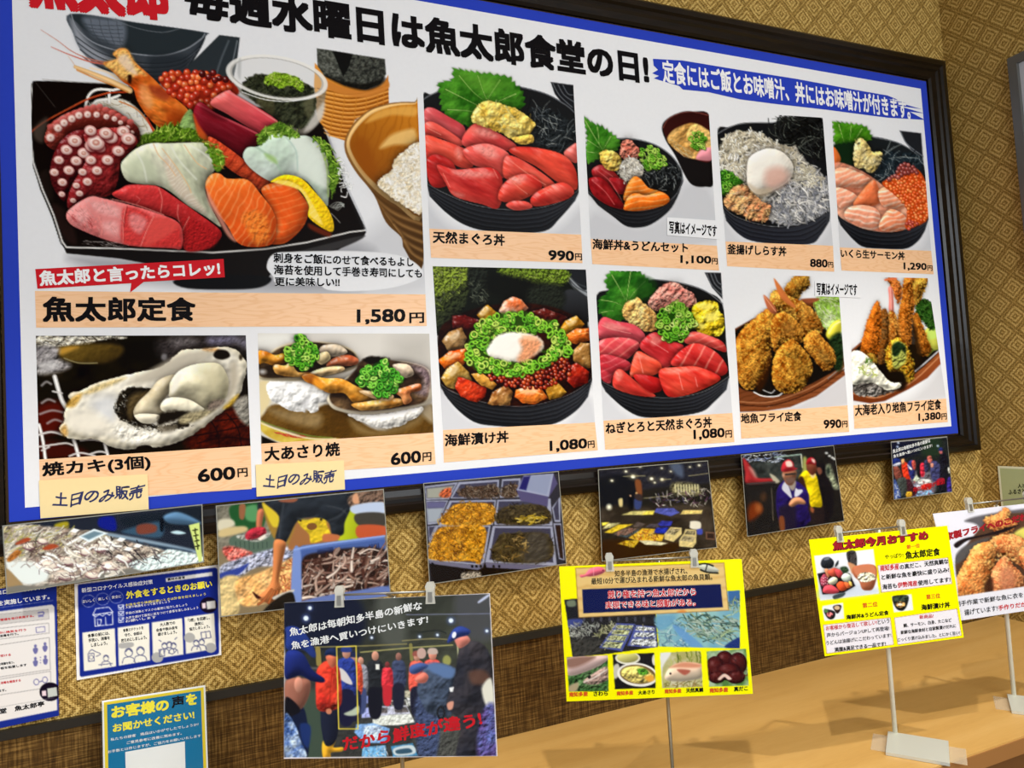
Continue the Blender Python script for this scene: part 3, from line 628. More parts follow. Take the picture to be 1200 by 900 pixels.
    # white fish
    c.blob([(608, 122), (640, 70), (700, 20), (780, -10), (870, -10), (1000, -14), (1100, -8), (1130, 60), (1160, 135), (1112, 210), (1105, 280), (1150, 390), (1195, 480), (1105, 420), (1000, 355), (900, 275), (830, 240), (720, 228), (640, 205)], (222, 221, 198), dome=.4, dw=8, bump=5, bf=.09, ang=1.0, st=2.5, sh=.5, spec=.35, col2=(196, 200, 172), vf=.05)
    c.blob([(620, 130), (680, 80), (760, 60), (830, 160), (800, 220), (700, 215)], (204, 212, 182), f=9, al=.6)
    c.blob([(860, 70), (900, 90), (960, 170), (1010, 260), (1110, 400), (1000, 340), (920, 270), (880, 190)], (216, 196, 176), f=5, al=.75, lines=(.9, 4.5, 1, (246, 240, 230), .7, 12))
    for A in ([(800, -5), (830, 60), (880, 110), (930, 180)], [(850, 20), (920, 110), (1000, 230), (1020, 280)], [(980, 0), (1020, 60), (1060, 110), (1110, 140)]): c.stroke(A, 1.3, (232, 190, 140), al=.75)
    for A in ([(700, 40), (740, 120), (760, 215)], [(900, 0), (950, 90), (1050, 200)], [(1000, -5), (1080, 40), (1140, 90)]): c.stroke(A, 2, (240, 242, 230), al=.6, f=2)
    c.blob([(1110, -10), (1150, 20), (1200, 40), (1215, 110), (1180, 160), (1150, 120), (1130, 60)], (104, 146, 40), f=1.5, bump=4, wob=2)
    c.hatch([(1100, -20), (1200, 20), (1215, 120), (1170, 160), (1130, 60)], 34, 8, 1.8, [(140, 180, 56), (84, 126, 26), (176, 204, 90), (176, 130, 60)], ang=.3, spread=2.2, seed=13, taper=(1, .2))
    # tuna
    c.blob([(565, 300), (610, 255), (660, 233), (760, 235), (830, 245), (930, 310), (1060, 400), (1190, 500), (1180, 560), (1100, 612), (980, 610), (950, 450), (800, 390)], (202, 62, 62), dome=.4, dw=5, bump=1.6, bf=.15, sh=.55, spec=.3, col2=(168, 36, 38), g=(.8, .4))
    c.blob([(960, 470), (1010, 420), (1100, 470), (1185, 520), (1150, 590), (1080, 612), (980, 608)], (168, 34, 36), f=6, al=.8, bump=2.5, bf=.5)
    for A in ([(830, 250), (850, 320), (840, 400)], [(945, 350), (940, 400), (950, 450)], [(1010, 420), (970, 500), (960, 540)]): c.stroke(A, 1.2, (232, 130, 120), al=.8)
    c.stroke([(700, 300), (720, 320), (700, 345)], .9, (232, 140, 130), al=.5)
    c.blob([(288, 405), (340, 350), (430, 302), (500, 312), (640, 345), (800, 392), (952, 462), (965, 600), (900, 604), (760, 598), (640, 585), (500, 548), (380, 500), (310, 460)], (208, 80, 80), dome=.45, dw=6, bump=1.6, bf=.14, sh=.55, spec=.25, col2=(226, 140, 136), g=(-1, -.3))
    c.blob([(430, 312), (520, 330), (636, 372), (616, 450), (600, 560), (500, 530), (470, 440), (400, 380)], (226, 144, 140), f=10, al=.8)
    c.hatch([(300, 410), (350, 370), (420, 400), (440, 500), (360, 480)], 40, 7, .8, [(190, 70, 72), (240, 180, 176)], ang=.9, spread=.8, seed=4)
    c.blob([(636, 360), (790, 425), (745, 560), (720, 590), (620, 570), (612, 480)], (208, 66, 64), f=4, al=.9, bump=1.5, bf=.3); c.blob([(790, 425), (880, 430), (950, 465), (962, 598), (730, 592)], (206, 58, 56), sm=0, f=3, al=.85, bump=1.5, bf=.3)
    c.blob([(800, 420), (945, 462), (900, 520), (770, 590), (745, 570)], (224, 92, 84), f=5, al=.7)
    for A in ([(640, 350), (625, 430), (620, 570)], [(800, 420), (760, 500), (725, 592)], [(480, 420), (500, 480), (490, 530)]): c.stroke(A, 1.1, (236, 150, 140), al=.75)
    for A in ([(646, 360), (630, 440), (628, 480)],): c.stroke(A, .9, (120, 20, 24), al=.7)
    c.stroke([(560, 318), (700, 352), (860, 410)], 1.2, (240, 150, 140), al=.7)
    for P in ([(440, 330), (540, 345), (600, 380), (580, 420), (470, 390)], [(340, 400), (400, 370), (420, 430), (370, 460)], [(500, 460), (580, 450), (590, 520), (530, 510)], [(670, 400), (760, 440), (720, 520), (660, 470)]): c.blob(P, (244, 190, 186), f=5, al=.5, bump=1.5)
    c.hatch([(440, 320), (620, 370), (600, 560), (480, 520), (380, 420)], 26, 9, .8, [(250, 214, 210), (226, 120, 116)], ang=1.2, spread=.6, seed=14, al=.6)
    c.hatch([(370, 570), (420, 560), (640, 585), (600, 594), (420, 590)], 16, 12, 1, [(210, 200, 196)], ang=.1, spread=.6, seed=9, al=.8)
    # salmon
    k(0, 0, 3)
    sal = dict(dome=.5, dw=6, bump=3, bf=.08, ang=1.0, st=3, spec=.5, sh=.5)
    c.blob([(918, 668), (960, 642), (1020, 645), (1065, 690), (1086, 735), (1070, 790), (1030, 835), (990, 858), (940, 850), (970, 790), (945, 720)], (232, 96, 34), lines=(1.3, 7.5, 1.3, (246, 150, 84), .6, 7), **sal)
    c.blob([(722, 650), (740, 615), (772, 610), (800, 628), (870, 632), (915, 680), (958, 738), (972, 795), (955, 858), (880, 868), (832, 850), (800, 795), (760, 745), (735, 700)], (238, 118, 48), lines=(.5, 8, 1.5, (250, 172, 108), .65, 9), col2=(226, 84, 26), g=(.3, .9), **sal)
    c.blob([(725, 660), (740, 690), (770, 745), (800, 800), (830, 850), (800, 830), (760, 760), (732, 710)], (222, 150, 130), f=3, al=.8)
    c.blob([(850, 760), (900, 740), (940, 770), (945, 840), (900, 860), (870, 810)], (246, 146, 60), f=6, al=.6, bump=4, bf=.25)
    # lemon
    c.blob([(950, 640), (1000, 615), (1060, 628), (1110, 678), (1150, 728), (1172, 780), (1168, 815), (1130, 800), (1084, 762), (1086, 720), (1050, 665), (1000, 640)], (250, 206, 28), dome=.4, dw=5, bump=1.5, bf=.3, sh=.4)
    c.blob([(960, 640), (1010, 635), (1060, 660), (1095, 710), (1135, 790), (1090, 758), (1086, 725), (1050, 668)], (252, 222, 96), f=2, lines=(.9, 6, .8, (255, 240, 170), .7, 4))
    c.blob([(1085, 785), (1120, 800), (1165, 820), (1150, 832), (1090, 805)], (120, 46, 20), f=3, al=.8)
    k(260, 170, 5)
    for q in range(9): c.stroke([(630 + q * 6, 360 + q * 3), (670 + q * 4, 335 + (q % 3) * 14), (715, 345 + (q % 4) * 6)], .9, (190, 196, 190), al=.6)
    c.stroke([(640, 400), (670, 430), (692, 455)], 1.1, (180, 180, 176), al=.7)
    # speech bubble behind the small print
    c.blob([(262, 715), (300, 640), (420, 625), (800, 622), (1050, 650), (1165, 720), (1160, 780), (1000, 835), (800, 855), (620, 848), (540, 800), (330, 810), (300, 770)], (229, 230, 232), f=1)
    return c

def art_tuna_bowl():
    c = Canvas(490, 75, 690, 282); c.crop(490, 70, 3.75)
    c.blob([(20, 560), (60, 640), (200, 750), (560, 760), (720, 640), (725, 780), (40, 780)], (196, 197, 201), f=14, al=.8)
    c.blob([(582, 98), (684, 112), (690, 240), (640, 200), (600, 150)], (36, 37, 40), sm=0, f=1)
    for q in range(3): c.stroke([(592 + q * 22, 104 + q * 4), (622 + q * 18, 158 - q * 4), (684, 215 - q * 30)], 1, (130, 134, 140), al=.75)
    c.blob([(18, 178), (60, 152), (140, 120), (300, 108), (440, 118), (560, 150), (660, 210), (692, 240), (708, 560), (600, 640), (430, 664), (250, 640), (120, 590), (40, 545)], (34, 35, 36), f=1)
    c.stroke([(18, 178), (60, 152), (140, 122)], 1.2, (120, 122, 126)); c.stroke([(440, 118), (560, 150), (650, 200), (690, 236)], 1.4, (96, 99, 104))
    bowl(c, [(38, 548), (120, 592), (250, 642), (430, 664), (600, 638), (710, 574)], [(690, 620), (620, 700), (560, 752), (430, 764), (300, 754), (200, 724), (120, 670), (50, 600)])
    c.blob([(480, 220), (600, 230), (690, 300), (695, 420), (560, 390), (470, 330)], (38, 42, 44), f=3, bump=5, bf=.25)
    c.hatch([(480, 200), (560, 200), (690, 280), (690, 400), (560, 390), (480, 330)], 70, 14, .8, [(18, 20, 22), (100, 106, 108), (60, 66, 70), (150, 154, 150)], seed=3, al=.8, taper=(1, 1))
    lf = [(92, 105), (150, 85), (158, 40), (250, 55), (390, 72), (420, 100), (455, 135), (466, 180), (455, 215), (400, 215), (300, 250), (230, 290), (150, 270), (105, 220), (95, 165)]
    c.leaf(lf, (84, 148, 46), (44, 100, 24), veins=[[(262, 70), (290, 150), (310, 190)], [(180, 70), (240, 140), (290, 180)], [(120, 130), (220, 180), (280, 210)], [(360, 90), (320, 150), (300, 190)], [(430, 150), (360, 180), (310, 200)], [(130, 220), (220, 225), (270, 230)]], teeth=2.6, vc=(140, 186, 84))
    c.blob([(180, 60), (380, 85), (400, 130), (260, 140)], (116, 170, 62), f=12, al=.5)
    tu = dict(dome=.42, dw=6, bump=2.6, bf=.12, spec=.7, sh=.32, sw=2, ang=.6, st=3.5)
    R = (228, 104, 92); R2 = (206, 70, 62)
    for P, a, b in (([(24, 225), (60, 210), (130, 248), (200, 292), (205, 340), (170, 350), (100, 310), (24, 285)], (206, 92, 94), (180, 60, 66)),
                    ([(24, 285), (60, 272), (130, 310), (195, 360), (180, 380), (100, 345), (24, 330)], (226, 96, 84), R2),
                    ([(640, 410), (670, 380), (700, 370), (700, 450), (660, 440)], (220, 110, 100), R2),
                    ([(190, 360), (215, 310), (262, 278), (340, 315), (420, 365), (430, 390), (380, 400), (290, 380), (220, 388)], R, (200, 60, 62)),
                    ([(26, 335), (100, 350), (180, 380), (235, 410), (240, 470), (190, 475), (110, 440), (28, 430)], (224, 84, 66), R2),
                    ([(36, 440), (80, 415), (150, 450), (170, 520), (110, 560), (60, 555), (38, 500)], (196, 56, 50), (160, 30, 30)),
                    ([(398, 400), (440, 382), (540, 390), (640, 420), (690, 480), (700, 560), (670, 570), (600, 530), (520, 470), (440, 430)], (222, 80, 62), (176, 34, 34)),
                    ([(196, 400), (260, 372), (320, 372), (390, 405), (400, 440), (375, 520), (320, 490), (240, 460)], (228, 104, 96), R2),
                    ([(380, 430), (430, 428), (520, 480), (600, 545), (560, 560), (480, 530), (380, 520)], (224, 90, 72), R2),
                    ([(82, 462), (160, 482), (250, 476), (330, 478), (370, 530), (355, 650), (280, 635), (160, 600), (120, 540)], (220, 78, 68), (186, 44, 42)),
                    ([(352, 590), (380, 540), (440, 505), (510, 508), (545, 560), (490, 600), (420, 625), (360, 620)], (226, 84, 66), (190, 44, 38)),
                    ([(500, 600), (560, 560), (640, 540), (684, 575), (660, 610), (560, 640), (500, 640)], (228, 100, 84), (196, 50, 42)),
                    ([(385, 640), (420, 620), (480, 625), (500, 650), (430, 662)], (220, 96, 84), R2)):
        c.blob(P, a, col2=b, vf=.06, **tu)
    for P in ([(260, 385), (330, 385), (345, 430), (300, 430)], [(170, 385), (190, 400), (185, 440), (165, 420)], [(240, 310), (300, 300), (350, 340), (290, 340)], [(410, 520), (470, 515), (450, 545), (420, 545)], [(150, 490), (300, 490), (330, 510), (200, 520)], [(150, 580), (200, 595), (180, 602)]): c.blob(P, (246, 176, 164), f=6, al=.55, bump=2)
    for A in ([(400, 520), (440, 560), (480, 590)], [(400, 440), (480, 500), (560, 550)], [(330, 480), (350, 520)], [(40, 300), (100, 330)], [(110, 500), (140, 560)], [(520, 600), (580, 570)]): c.stroke(A, 1, (246, 160, 140), al=.6)
    c.blob([(235, 270), (240, 230), (280, 188), (320, 182), (400, 205), (440, 220), (500, 265), (515, 290), (480, 330), (430, 335), (410, 350), (360, 320), (300, 300), (260, 285)], (236, 212, 120), dome=.5, dw=5, bump=7, bf=.12, sh=.4, spec=.3, wob=1.5, col2=(210, 172, 70), vf=.12)
    c.hatch([(250, 260), (290, 195), (420, 215), (505, 280), (430, 325), (340, 300)], 26, 12, 2.6, [(246, 230, 160), (240, 216, 130), (206, 166, 66)], ang=.5, spread=2.0, seed=4, al=.7)
    c.blob([(410, 345), (450, 335), (500, 330), (505, 362), (450, 372)], (230, 190, 90), dome=.5, dw=3, bump=3, sh=.3)
    return c

def art_seafood_udon_set():
    c = Canvas(682, 120, 845, 292); c.crop(680, 120, 4.5)
    c.blob([(60, 560), (300, 640), (460, 560), (540, 420), (700, 450), (720, 760), (60, 760)], (192, 193, 197), f=20, al=.8)
    # udon bowl
    c.blob([(430, 130), (460, 85), (530, 52), (600, 48), (680, 68), (690, 240), (702, 425), (660, 445), (600, 440), (560, 400), (500, 280), (450, 200)], (30, 27, 27), f=1, dome=.3, dw=5)
    c.blob([(436, 132), (464, 90), (530, 58), (600, 54), (680, 72), (692, 300), (600, 300), (520, 270), (460, 200)], (78, 32, 28), f=1, col2=(50, 22, 20), g=(0, -.8))
    c.stroke([(436, 135), (464, 88), (530, 56), (600, 51), (680, 70)], 1.1, (126, 70, 62))
    c.blob([(460, 185), (500, 140), (590, 108), (640, 140), (684, 160), (692, 290), (600, 298), (530, 270), (470, 220)], (214, 172, 104), f=1.5, bump=4, bf=.15, col2=(186, 136, 70), vf=.08)
    c.blob([(560, 180), (600, 112), (680, 155), (690, 220), (620, 250)], (230, 190, 114), f=2, bump=3, dome=.2)
    c.hatch([(465, 195), (540, 230), (600, 290), (540, 275)], 14, 12, 1.6, [(236, 214, 160)], ang=.6, spread=.6)
    c.blob([(612, 285), (640, 250), (692, 240), (694, 304), (620, 302)], (230, 150, 160), f=1.5, dome=.3)
    c.rings([(575, 190), (600, 158), (640, 165), (670, 210), (640, 245), (590, 235)], 34, 2.0, [(110, 168, 50), (78, 136, 34), (150, 196, 80)])
    # rice bowl
    c.blob([(24, 300), (60, 240), (120, 205), (200, 190), (300, 195), (400, 225), (480, 280), (530, 350), (540, 420), (500, 490), (430, 545), (330, 572), (220, 568), (120, 530), (36, 470)], (30, 31, 33), f=1)
    bowl(c, [(36, 470), (120, 530), (220, 568), (330, 574), (430, 548), (505, 490), (540, 410)], [(520, 480), (470, 570), (380, 640), (310, 660), (240, 652), (170, 600), (90, 540)], ribs=3)
    c.stroke([(205, 190), (300, 196), (400, 226), (480, 282), (530, 352), (540, 410)], 1.3, (130, 134, 138))
    c.leaf([(18, 80), (60, 105), (120, 130), (180, 175), (212, 215), (180, 260), (110, 290), (40, 320), (28, 250), (35, 180)], (92, 158, 52), (50, 108, 28), veins=[[(25, 95), (80, 190), (130, 270)], [(90, 130), (100, 220)], [(160, 180), (120, 250)], [(40, 200), (100, 240)], [(38, 260), (100, 270)]], teeth=2.2, vc=(150, 196, 96))
    c.blob([(330, 350), (440, 330), (525, 350), (520, 430), (460, 480), (380, 440)], (26, 28, 29), f=3, bump=4)
    c.hatch([(330, 340), (440, 320), (525, 360), (515, 440), (440, 470), (350, 420)], 70, 10, .8, [(14, 14, 15), (70, 74, 76), (120, 124, 122), (44, 46, 48)], seed=3, taper=(1, 1))
    tu = dict(dome=.55, dw=4, bump=2.2, bf=.15, spec=.5, sh=.5, ang=.9, st=2)
    for P, a, b in (([(60, 360), (100, 330), (150, 340), (200, 390), (240, 440), (220, 480), (150, 450), (80, 410)], (186, 50, 52), (146, 26, 32)), ([(50, 400), (100, 395), (150, 430), (200, 500), (235, 550), (210, 562), (140, 540), (70, 490), (45, 430)], (176, 38, 42), (132, 18, 24)), ([(150, 400), (230, 410), (245, 470), (200, 480)], (196, 70, 76), (150, 30, 36))): c.blob(P, a, col2=b, vf=.1, **tu)
    for A in ([(90, 360), (160, 420), (220, 520)], [(60, 410), (130, 470), (180, 540)], [(110, 350), (170, 390)]): c.stroke(A, 1, (230, 130, 124), al=.6)
    c.blob([(100, 275), (130, 252), (180, 258), (215, 300), (208, 345), (170, 362), (120, 335)], (234, 210, 120), dome=.5, dw=4, bump=6, bf=.2, sh=.4, wob=1.3, col2=(212, 172, 76), vf=.15)
    c.blob([(210, 250), (225, 205), (262, 194), (290, 225), (312, 250), (310, 295), (260, 310), (215, 290)], (216, 140, 120), dome=.5, dw=4, bump=8, bf=.25, sh=.4, wob=1.5, col2=(190, 104, 86), vf=.2)
    c.rings([(315, 300), (330, 245), (380, 238), (430, 280), (450, 320), (400, 345), (340, 345)], 75, 2.3, [(120, 176, 52), (84, 146, 36), (160, 204, 86)], seed=2)
    c.blob([(205, 370), (220, 315), (270, 290), (320, 330), (330, 380), (280, 400), (240, 415)], (196, 190, 176), f=1.5, wob=1.4, bump=4, sh=.35)
    c.hatch([(205, 380), (220, 315), (270, 288), (325, 335), (325, 385), (250, 420)], 90, 7, 1.1, [(240, 238, 230), (220, 214, 200), (150, 144, 132)], seed=6, taper=(1, .4))
    sa = dict(dome=.5, dw=4, bump=1.6, bf=.1, spec=.4, sh=.5)
    c.blob([(228, 500), (250, 430), (285, 390), (320, 405), (360, 450), (420, 470), (400, 500), (300, 500), (240, 520)], (236, 128, 44), lines=(1.35, 6, 1.2, (250, 190, 120), .8, 6), **sa)
    c.blob([(230, 550), (250, 500), (290, 478), (350, 490), (420, 470), (468, 500), (455, 535), (380, 560), (300, 572), (235, 568)], (236, 116, 34), lines=(1.45, 7, 1.2, (250, 186, 110), .8, 6), **sa)
    c.stroke([(255, 500), (330, 495), (400, 490)], 2, (246, 196, 150), al=.7)
    return c

def art_whitebait_bowl():
    c = Canvas(836, 128, 982, 294); c.crop(835, 130, 4.737)
    c.blob([(50, 560), (200, 720), (540, 740), (670, 580), (680, 800), (50, 800)], (198, 199, 203), f=16, al=.8)
    c.blob([(24, 130), (90, 90), (180, 66), (330, 66), (470, 30), (610, 50), (640, 380), (655, 550), (540, 620), (380, 645), (240, 628), (120, 585), (55, 530)], (28, 29, 31), f=1)
    bowl(c, [(55, 530), (120, 585), (240, 628), (380, 646), (540, 615), (655, 545)], [(650, 610), (600, 690), (545, 738), (380, 742), (220, 722), (140, 680), (75, 610)], body=(40, 42, 50), hi=(92, 96, 108), ribs=3)
    c.stroke([(24, 130), (90, 92), (180, 68), (330, 66)], 1.1, (120, 122, 124))
    c.blob([(340, 130), (380, 40), (470, 30), (610, 50), (622, 260), (560, 270), (450, 200), (360, 170)], (26, 27, 27), f=3, bump=4, wob=2)
    c.hatch([(290, 120), (370, 40), (480, 30), (605, 60), (615, 230), (540, 240), (420, 180)], 110, 16, .8, [(12, 12, 12), (60, 62, 60), (96, 100, 92), (36, 38, 36)], seed=3, taper=(1, 1))
    c.hatch([(360, 60), (400, 25), (470, 40), (440, 70)], 12, 14, .7, [(40, 42, 40)], ang=.4, spread=1.2)
    # upper, cream bed of whitebait
    c.blob([(32, 230), (60, 150), (130, 112), (250, 118), (330, 160), (430, 200), (460, 195), (500, 260), (590, 330), (640, 400), (640, 540), (560, 600), (430, 635), (300, 600), (200, 450), (70, 380), (36, 310)], (176, 168, 148), f=1.5, wob=2.2, bump=6, bf=.2, col2=(140, 140, 140), g=(.6, .8))
    U = [(34, 240), (60, 155), (130, 115), (250, 122), (340, 165), (430, 205), (500, 270), (420, 300), (220, 260), (180, 370), (60, 320)]
    c.hatch(U, 260, 8, 1.7, [(240, 234, 216), (226, 218, 196), (210, 198, 168), (248, 244, 232), (176, 166, 140)], seed=5, taper=(1, .5))
    D = [(380, 450), (460, 330), (520, 280), (600, 340), (640, 400), (640, 540), (560, 600), (430, 632), (330, 600), (340, 480)]
    c.hatch(D, 90, 8, 1.8, [(80, 82, 88), (60, 60, 64)], seed=7); c.hatch(D, 250, 10, 1.8, [(206, 204, 200), (184, 184, 186), (226, 222, 214), (150, 152, 158), (120, 122, 130)], seed=8, taper=(1, .5))
    c.hatch([(440, 260), (520, 290), (620, 380), (560, 420), (450, 380)], 90, 8, 1.7, [(206, 198, 172), (180, 172, 150), (224, 218, 200)], seed=12, taper=(1, .5))
    c.blob([(44, 350), (80, 330), (140, 370), (172, 400), (130, 420), (60, 470), (48, 420)], (40, 84, 24), f=1.5, wob=1.5)
    c.rings([(44, 350), (80, 332), (150, 375), (168, 400), (110, 430), (60, 468)], 46, 2.4, [(80, 148, 40), (52, 112, 28), (124, 184, 64)], seed=5)
    c.blob([(62, 500), (90, 450), (140, 410), (200, 420), (260, 490), (320, 530), (310, 590), (270, 620), (160, 580), (80, 540)], (214, 172, 116), dome=.4, dw=4, bump=9, bf=.2, wob=2, sh=.35, col2=(196, 130, 90), vf=.12)
    c.hatch([(70, 500), (140, 420), (210, 430), (310, 540), (270, 610), (130, 560)], 46, 8, 2.2, [(236, 206, 150), (220, 180, 120), (180, 116, 76), (240, 222, 190)], seed=2, al=.8)
    # poached egg
    c.blob([(190, 330), (200, 265), (250, 225), (320, 208), (390, 230), (440, 285), (448, 340), (420, 390), (360, 430), (300, 455), (240, 460), (195, 410)], (226, 220, 208), dome=.5, dw=9, bump=1.5, bf=.1, sh=.45, sw=3)
    c.blob([(200, 330), (215, 270), (265, 235), (330, 220), (390, 260), (380, 320), (290, 370), (230, 420)], (240, 236, 226), f=14, al=.8)
    c.blob([(290, 400), (300, 330), (370, 310), (420, 350), (400, 400), (330, 430)], (216, 172, 156), f=10, al=.85)
    c.blob([(195, 400), (250, 430), (330, 430), (300, 470), (240, 470)], (196, 176, 146), f=4, al=.6)
    return c

def art_roe_salmon_bowl():
    c = Canvas(970, 138, 1096, 298); c.crop(970, 135, 4.737)
    c.blob([(50, 560), (200, 720), (480, 740), (570, 600), (580, 770), (50, 770)], (198, 199, 203), f=14, al=.8)
    c.blob([(398, 86), (518, 100), (530, 260), (470, 200), (430, 150)], (40, 42, 46), sm=0, f=1); c.stroke([(405, 92), (440, 160), (530, 230)], 1.2, (120, 124, 130))
    c.blob([(30, 180), (60, 150), (150, 124), (260, 120), (380, 150), (470, 200), (530, 260), (560, 570), (470, 625), (330, 650), (200, 630), (100, 590), (45, 545), (22, 260)], (34, 38, 40), f=1)
    bowl(c, [(45, 545), (100, 590), (200, 632), (330, 652), (470, 625), (560, 575)], [(540, 640), (500, 700), (430, 742), (300, 742), (200, 732), (140, 690), (70, 610)], body=(26, 28, 32), ribs=3)
    c.stroke([(250, 122), (380, 150), (470, 198), (525, 250)], 1.2, (110, 114, 118))
    c.leaf([(28, 40), (90, 42), (200, 60), (235, 95), (238, 135), (160, 150), (80, 160), (30, 150), (36, 100)], (96, 160, 40), (60, 120, 26), veins=[[(60, 50), (90, 150)], [(130, 60), (120, 150)], [(190, 75), (150, 140)]], teeth=2.0, vc=(140, 196, 80))
    c.blob([(40, 160), (150, 150), (140, 270), (60, 260), (30, 190)], (22, 48, 24), f=4, al=.8)
    c.blob([(250, 240), (330, 200), (500, 220), (520, 290), (440, 320), (310, 370), (270, 330)], (36, 46, 52), f=3, bump=3)
    c.hatch([(270, 230), (330, 190), (500, 220), (500, 270), (360, 350), (280, 340)], 34, 14, .7, [(100, 112, 116), (20, 24, 26), (140, 148, 148)], seed=3, taper=(1, 1))
    for A in ([(320, 215), (370, 180), (410, 160)], [(340, 240), (420, 232), (500, 240)], [(350, 140), (330, 190), (320, 220)]): c.stroke(A, .9, (150, 158, 156), al=.8)
    # salmon
    c.blob([(20, 190), (40, 180), (70, 235), (60, 270), (24, 290)], (222, 116, 56), f=1.5, dome=.4)
    c.blob([(24, 290), (60, 262), (150, 290), (240, 340), (330, 410), (430, 500), (440, 620), (330, 648), (200, 628), (100, 585), (45, 535), (28, 420)], (228, 134, 102), f=1.5, bump=4, bf=.1, col2=(240, 176, 146), vf=.07)
    sa = dict(dome=.5, dw=4, bump=2, bf=.1, sh=.28, sw=2, spec=.4)
    c.blob([(30, 310), (90, 290), (180, 320), (235, 355), (200, 400), (100, 400), (34, 390)], (236, 156, 122), lines=(1.25, 6, 1.6, (250, 214, 190), .85, 9), **sa)
    c.blob([(34, 420), (60, 400), (140, 430), (170, 470), (120, 520), (60, 510)], (238, 160, 128), lines=(1.0, 6, 1.5, (250, 216, 194), .85, 8), **sa)
    c.blob([(140, 500), (190, 420), (250, 360), (280, 400), (290, 480), (220, 510)], (232, 122, 76), **sa)
    c.blob([(280, 420), (340, 400), (400, 450), (430, 500), (380, 520), (300, 500)], (236, 150, 112), lines=(1.4, 5, 1.5, (250, 220, 196), .85, 8), **sa)
    c.blob([(90, 560), (120, 510), (210, 500), (280, 530), (290, 610), (240, 638), (150, 610)], (238, 156, 124), lines=(1.75, 6, 1.7, (252, 224, 204), .9, 9), **sa)
    c.blob([(285, 630), (300, 570), (350, 520), (430, 560), (435, 625), (360, 648)], (238, 144, 104), lines=(1.2, 6, 1.6, (252, 218, 194), .9, 9), **sa)
    # roe
    c.blob([(300, 380), (360, 345), (420, 300), (480, 290), (530, 340), (552, 430), (556, 570), (480, 620), (430, 625), (440, 520), (380, 450)], (206, 82, 30), f=1.5)
    c.balls([(320, 385), (360, 350), (440, 320), (530, 345), (550, 430), (552, 570), (440, 620), (440, 520), (390, 450)], 260, 2.2, [(238, 122, 56), (226, 102, 44), (244, 146, 78), (216, 88, 36)], rim=(190, 66, 24), hl=.7, seed=5)
    c.balls([(310, 380), (350, 340), (420, 270), (490, 290), (500, 320), (430, 330)], 22, 2.6, [(176, 92, 80), (150, 70, 62)], rim=(96, 40, 40), hl=.8, seed=6)
    c.balls([(430, 600), (470, 590), (500, 600), (450, 632)], 8, 2.4, [(206, 90, 70)], rim=(130, 40, 34), seed=8)
    # ginger
    c.blob([(145, 180), (160, 145), (190, 128), (225, 165), (250, 205), (300, 205), (295, 250), (262, 310), (225, 320), (200, 290), (150, 285)], (232, 214, 158), dome=.5, dw=5, bump=6, bf=.16, sh=.4, wob=1.3, col2=(212, 186, 112), vf=.1)
    c.ell(170, 158, 10, 5, (30, 34, 30), ang=-.4)
    c.hatch([(160, 170), (200, 140), (250, 210), (290, 230), (250, 300), (170, 270)], 18, 9, 2, [(244, 232, 190), (220, 196, 124)], seed=5, al=.7, ang=1.2, spread=1.2)
    return c
ART_A = (art_sashimi_set, art_tuna_bowl, art_seafood_udon_set, art_whitebait_bowl, art_roe_salmon_bowl)
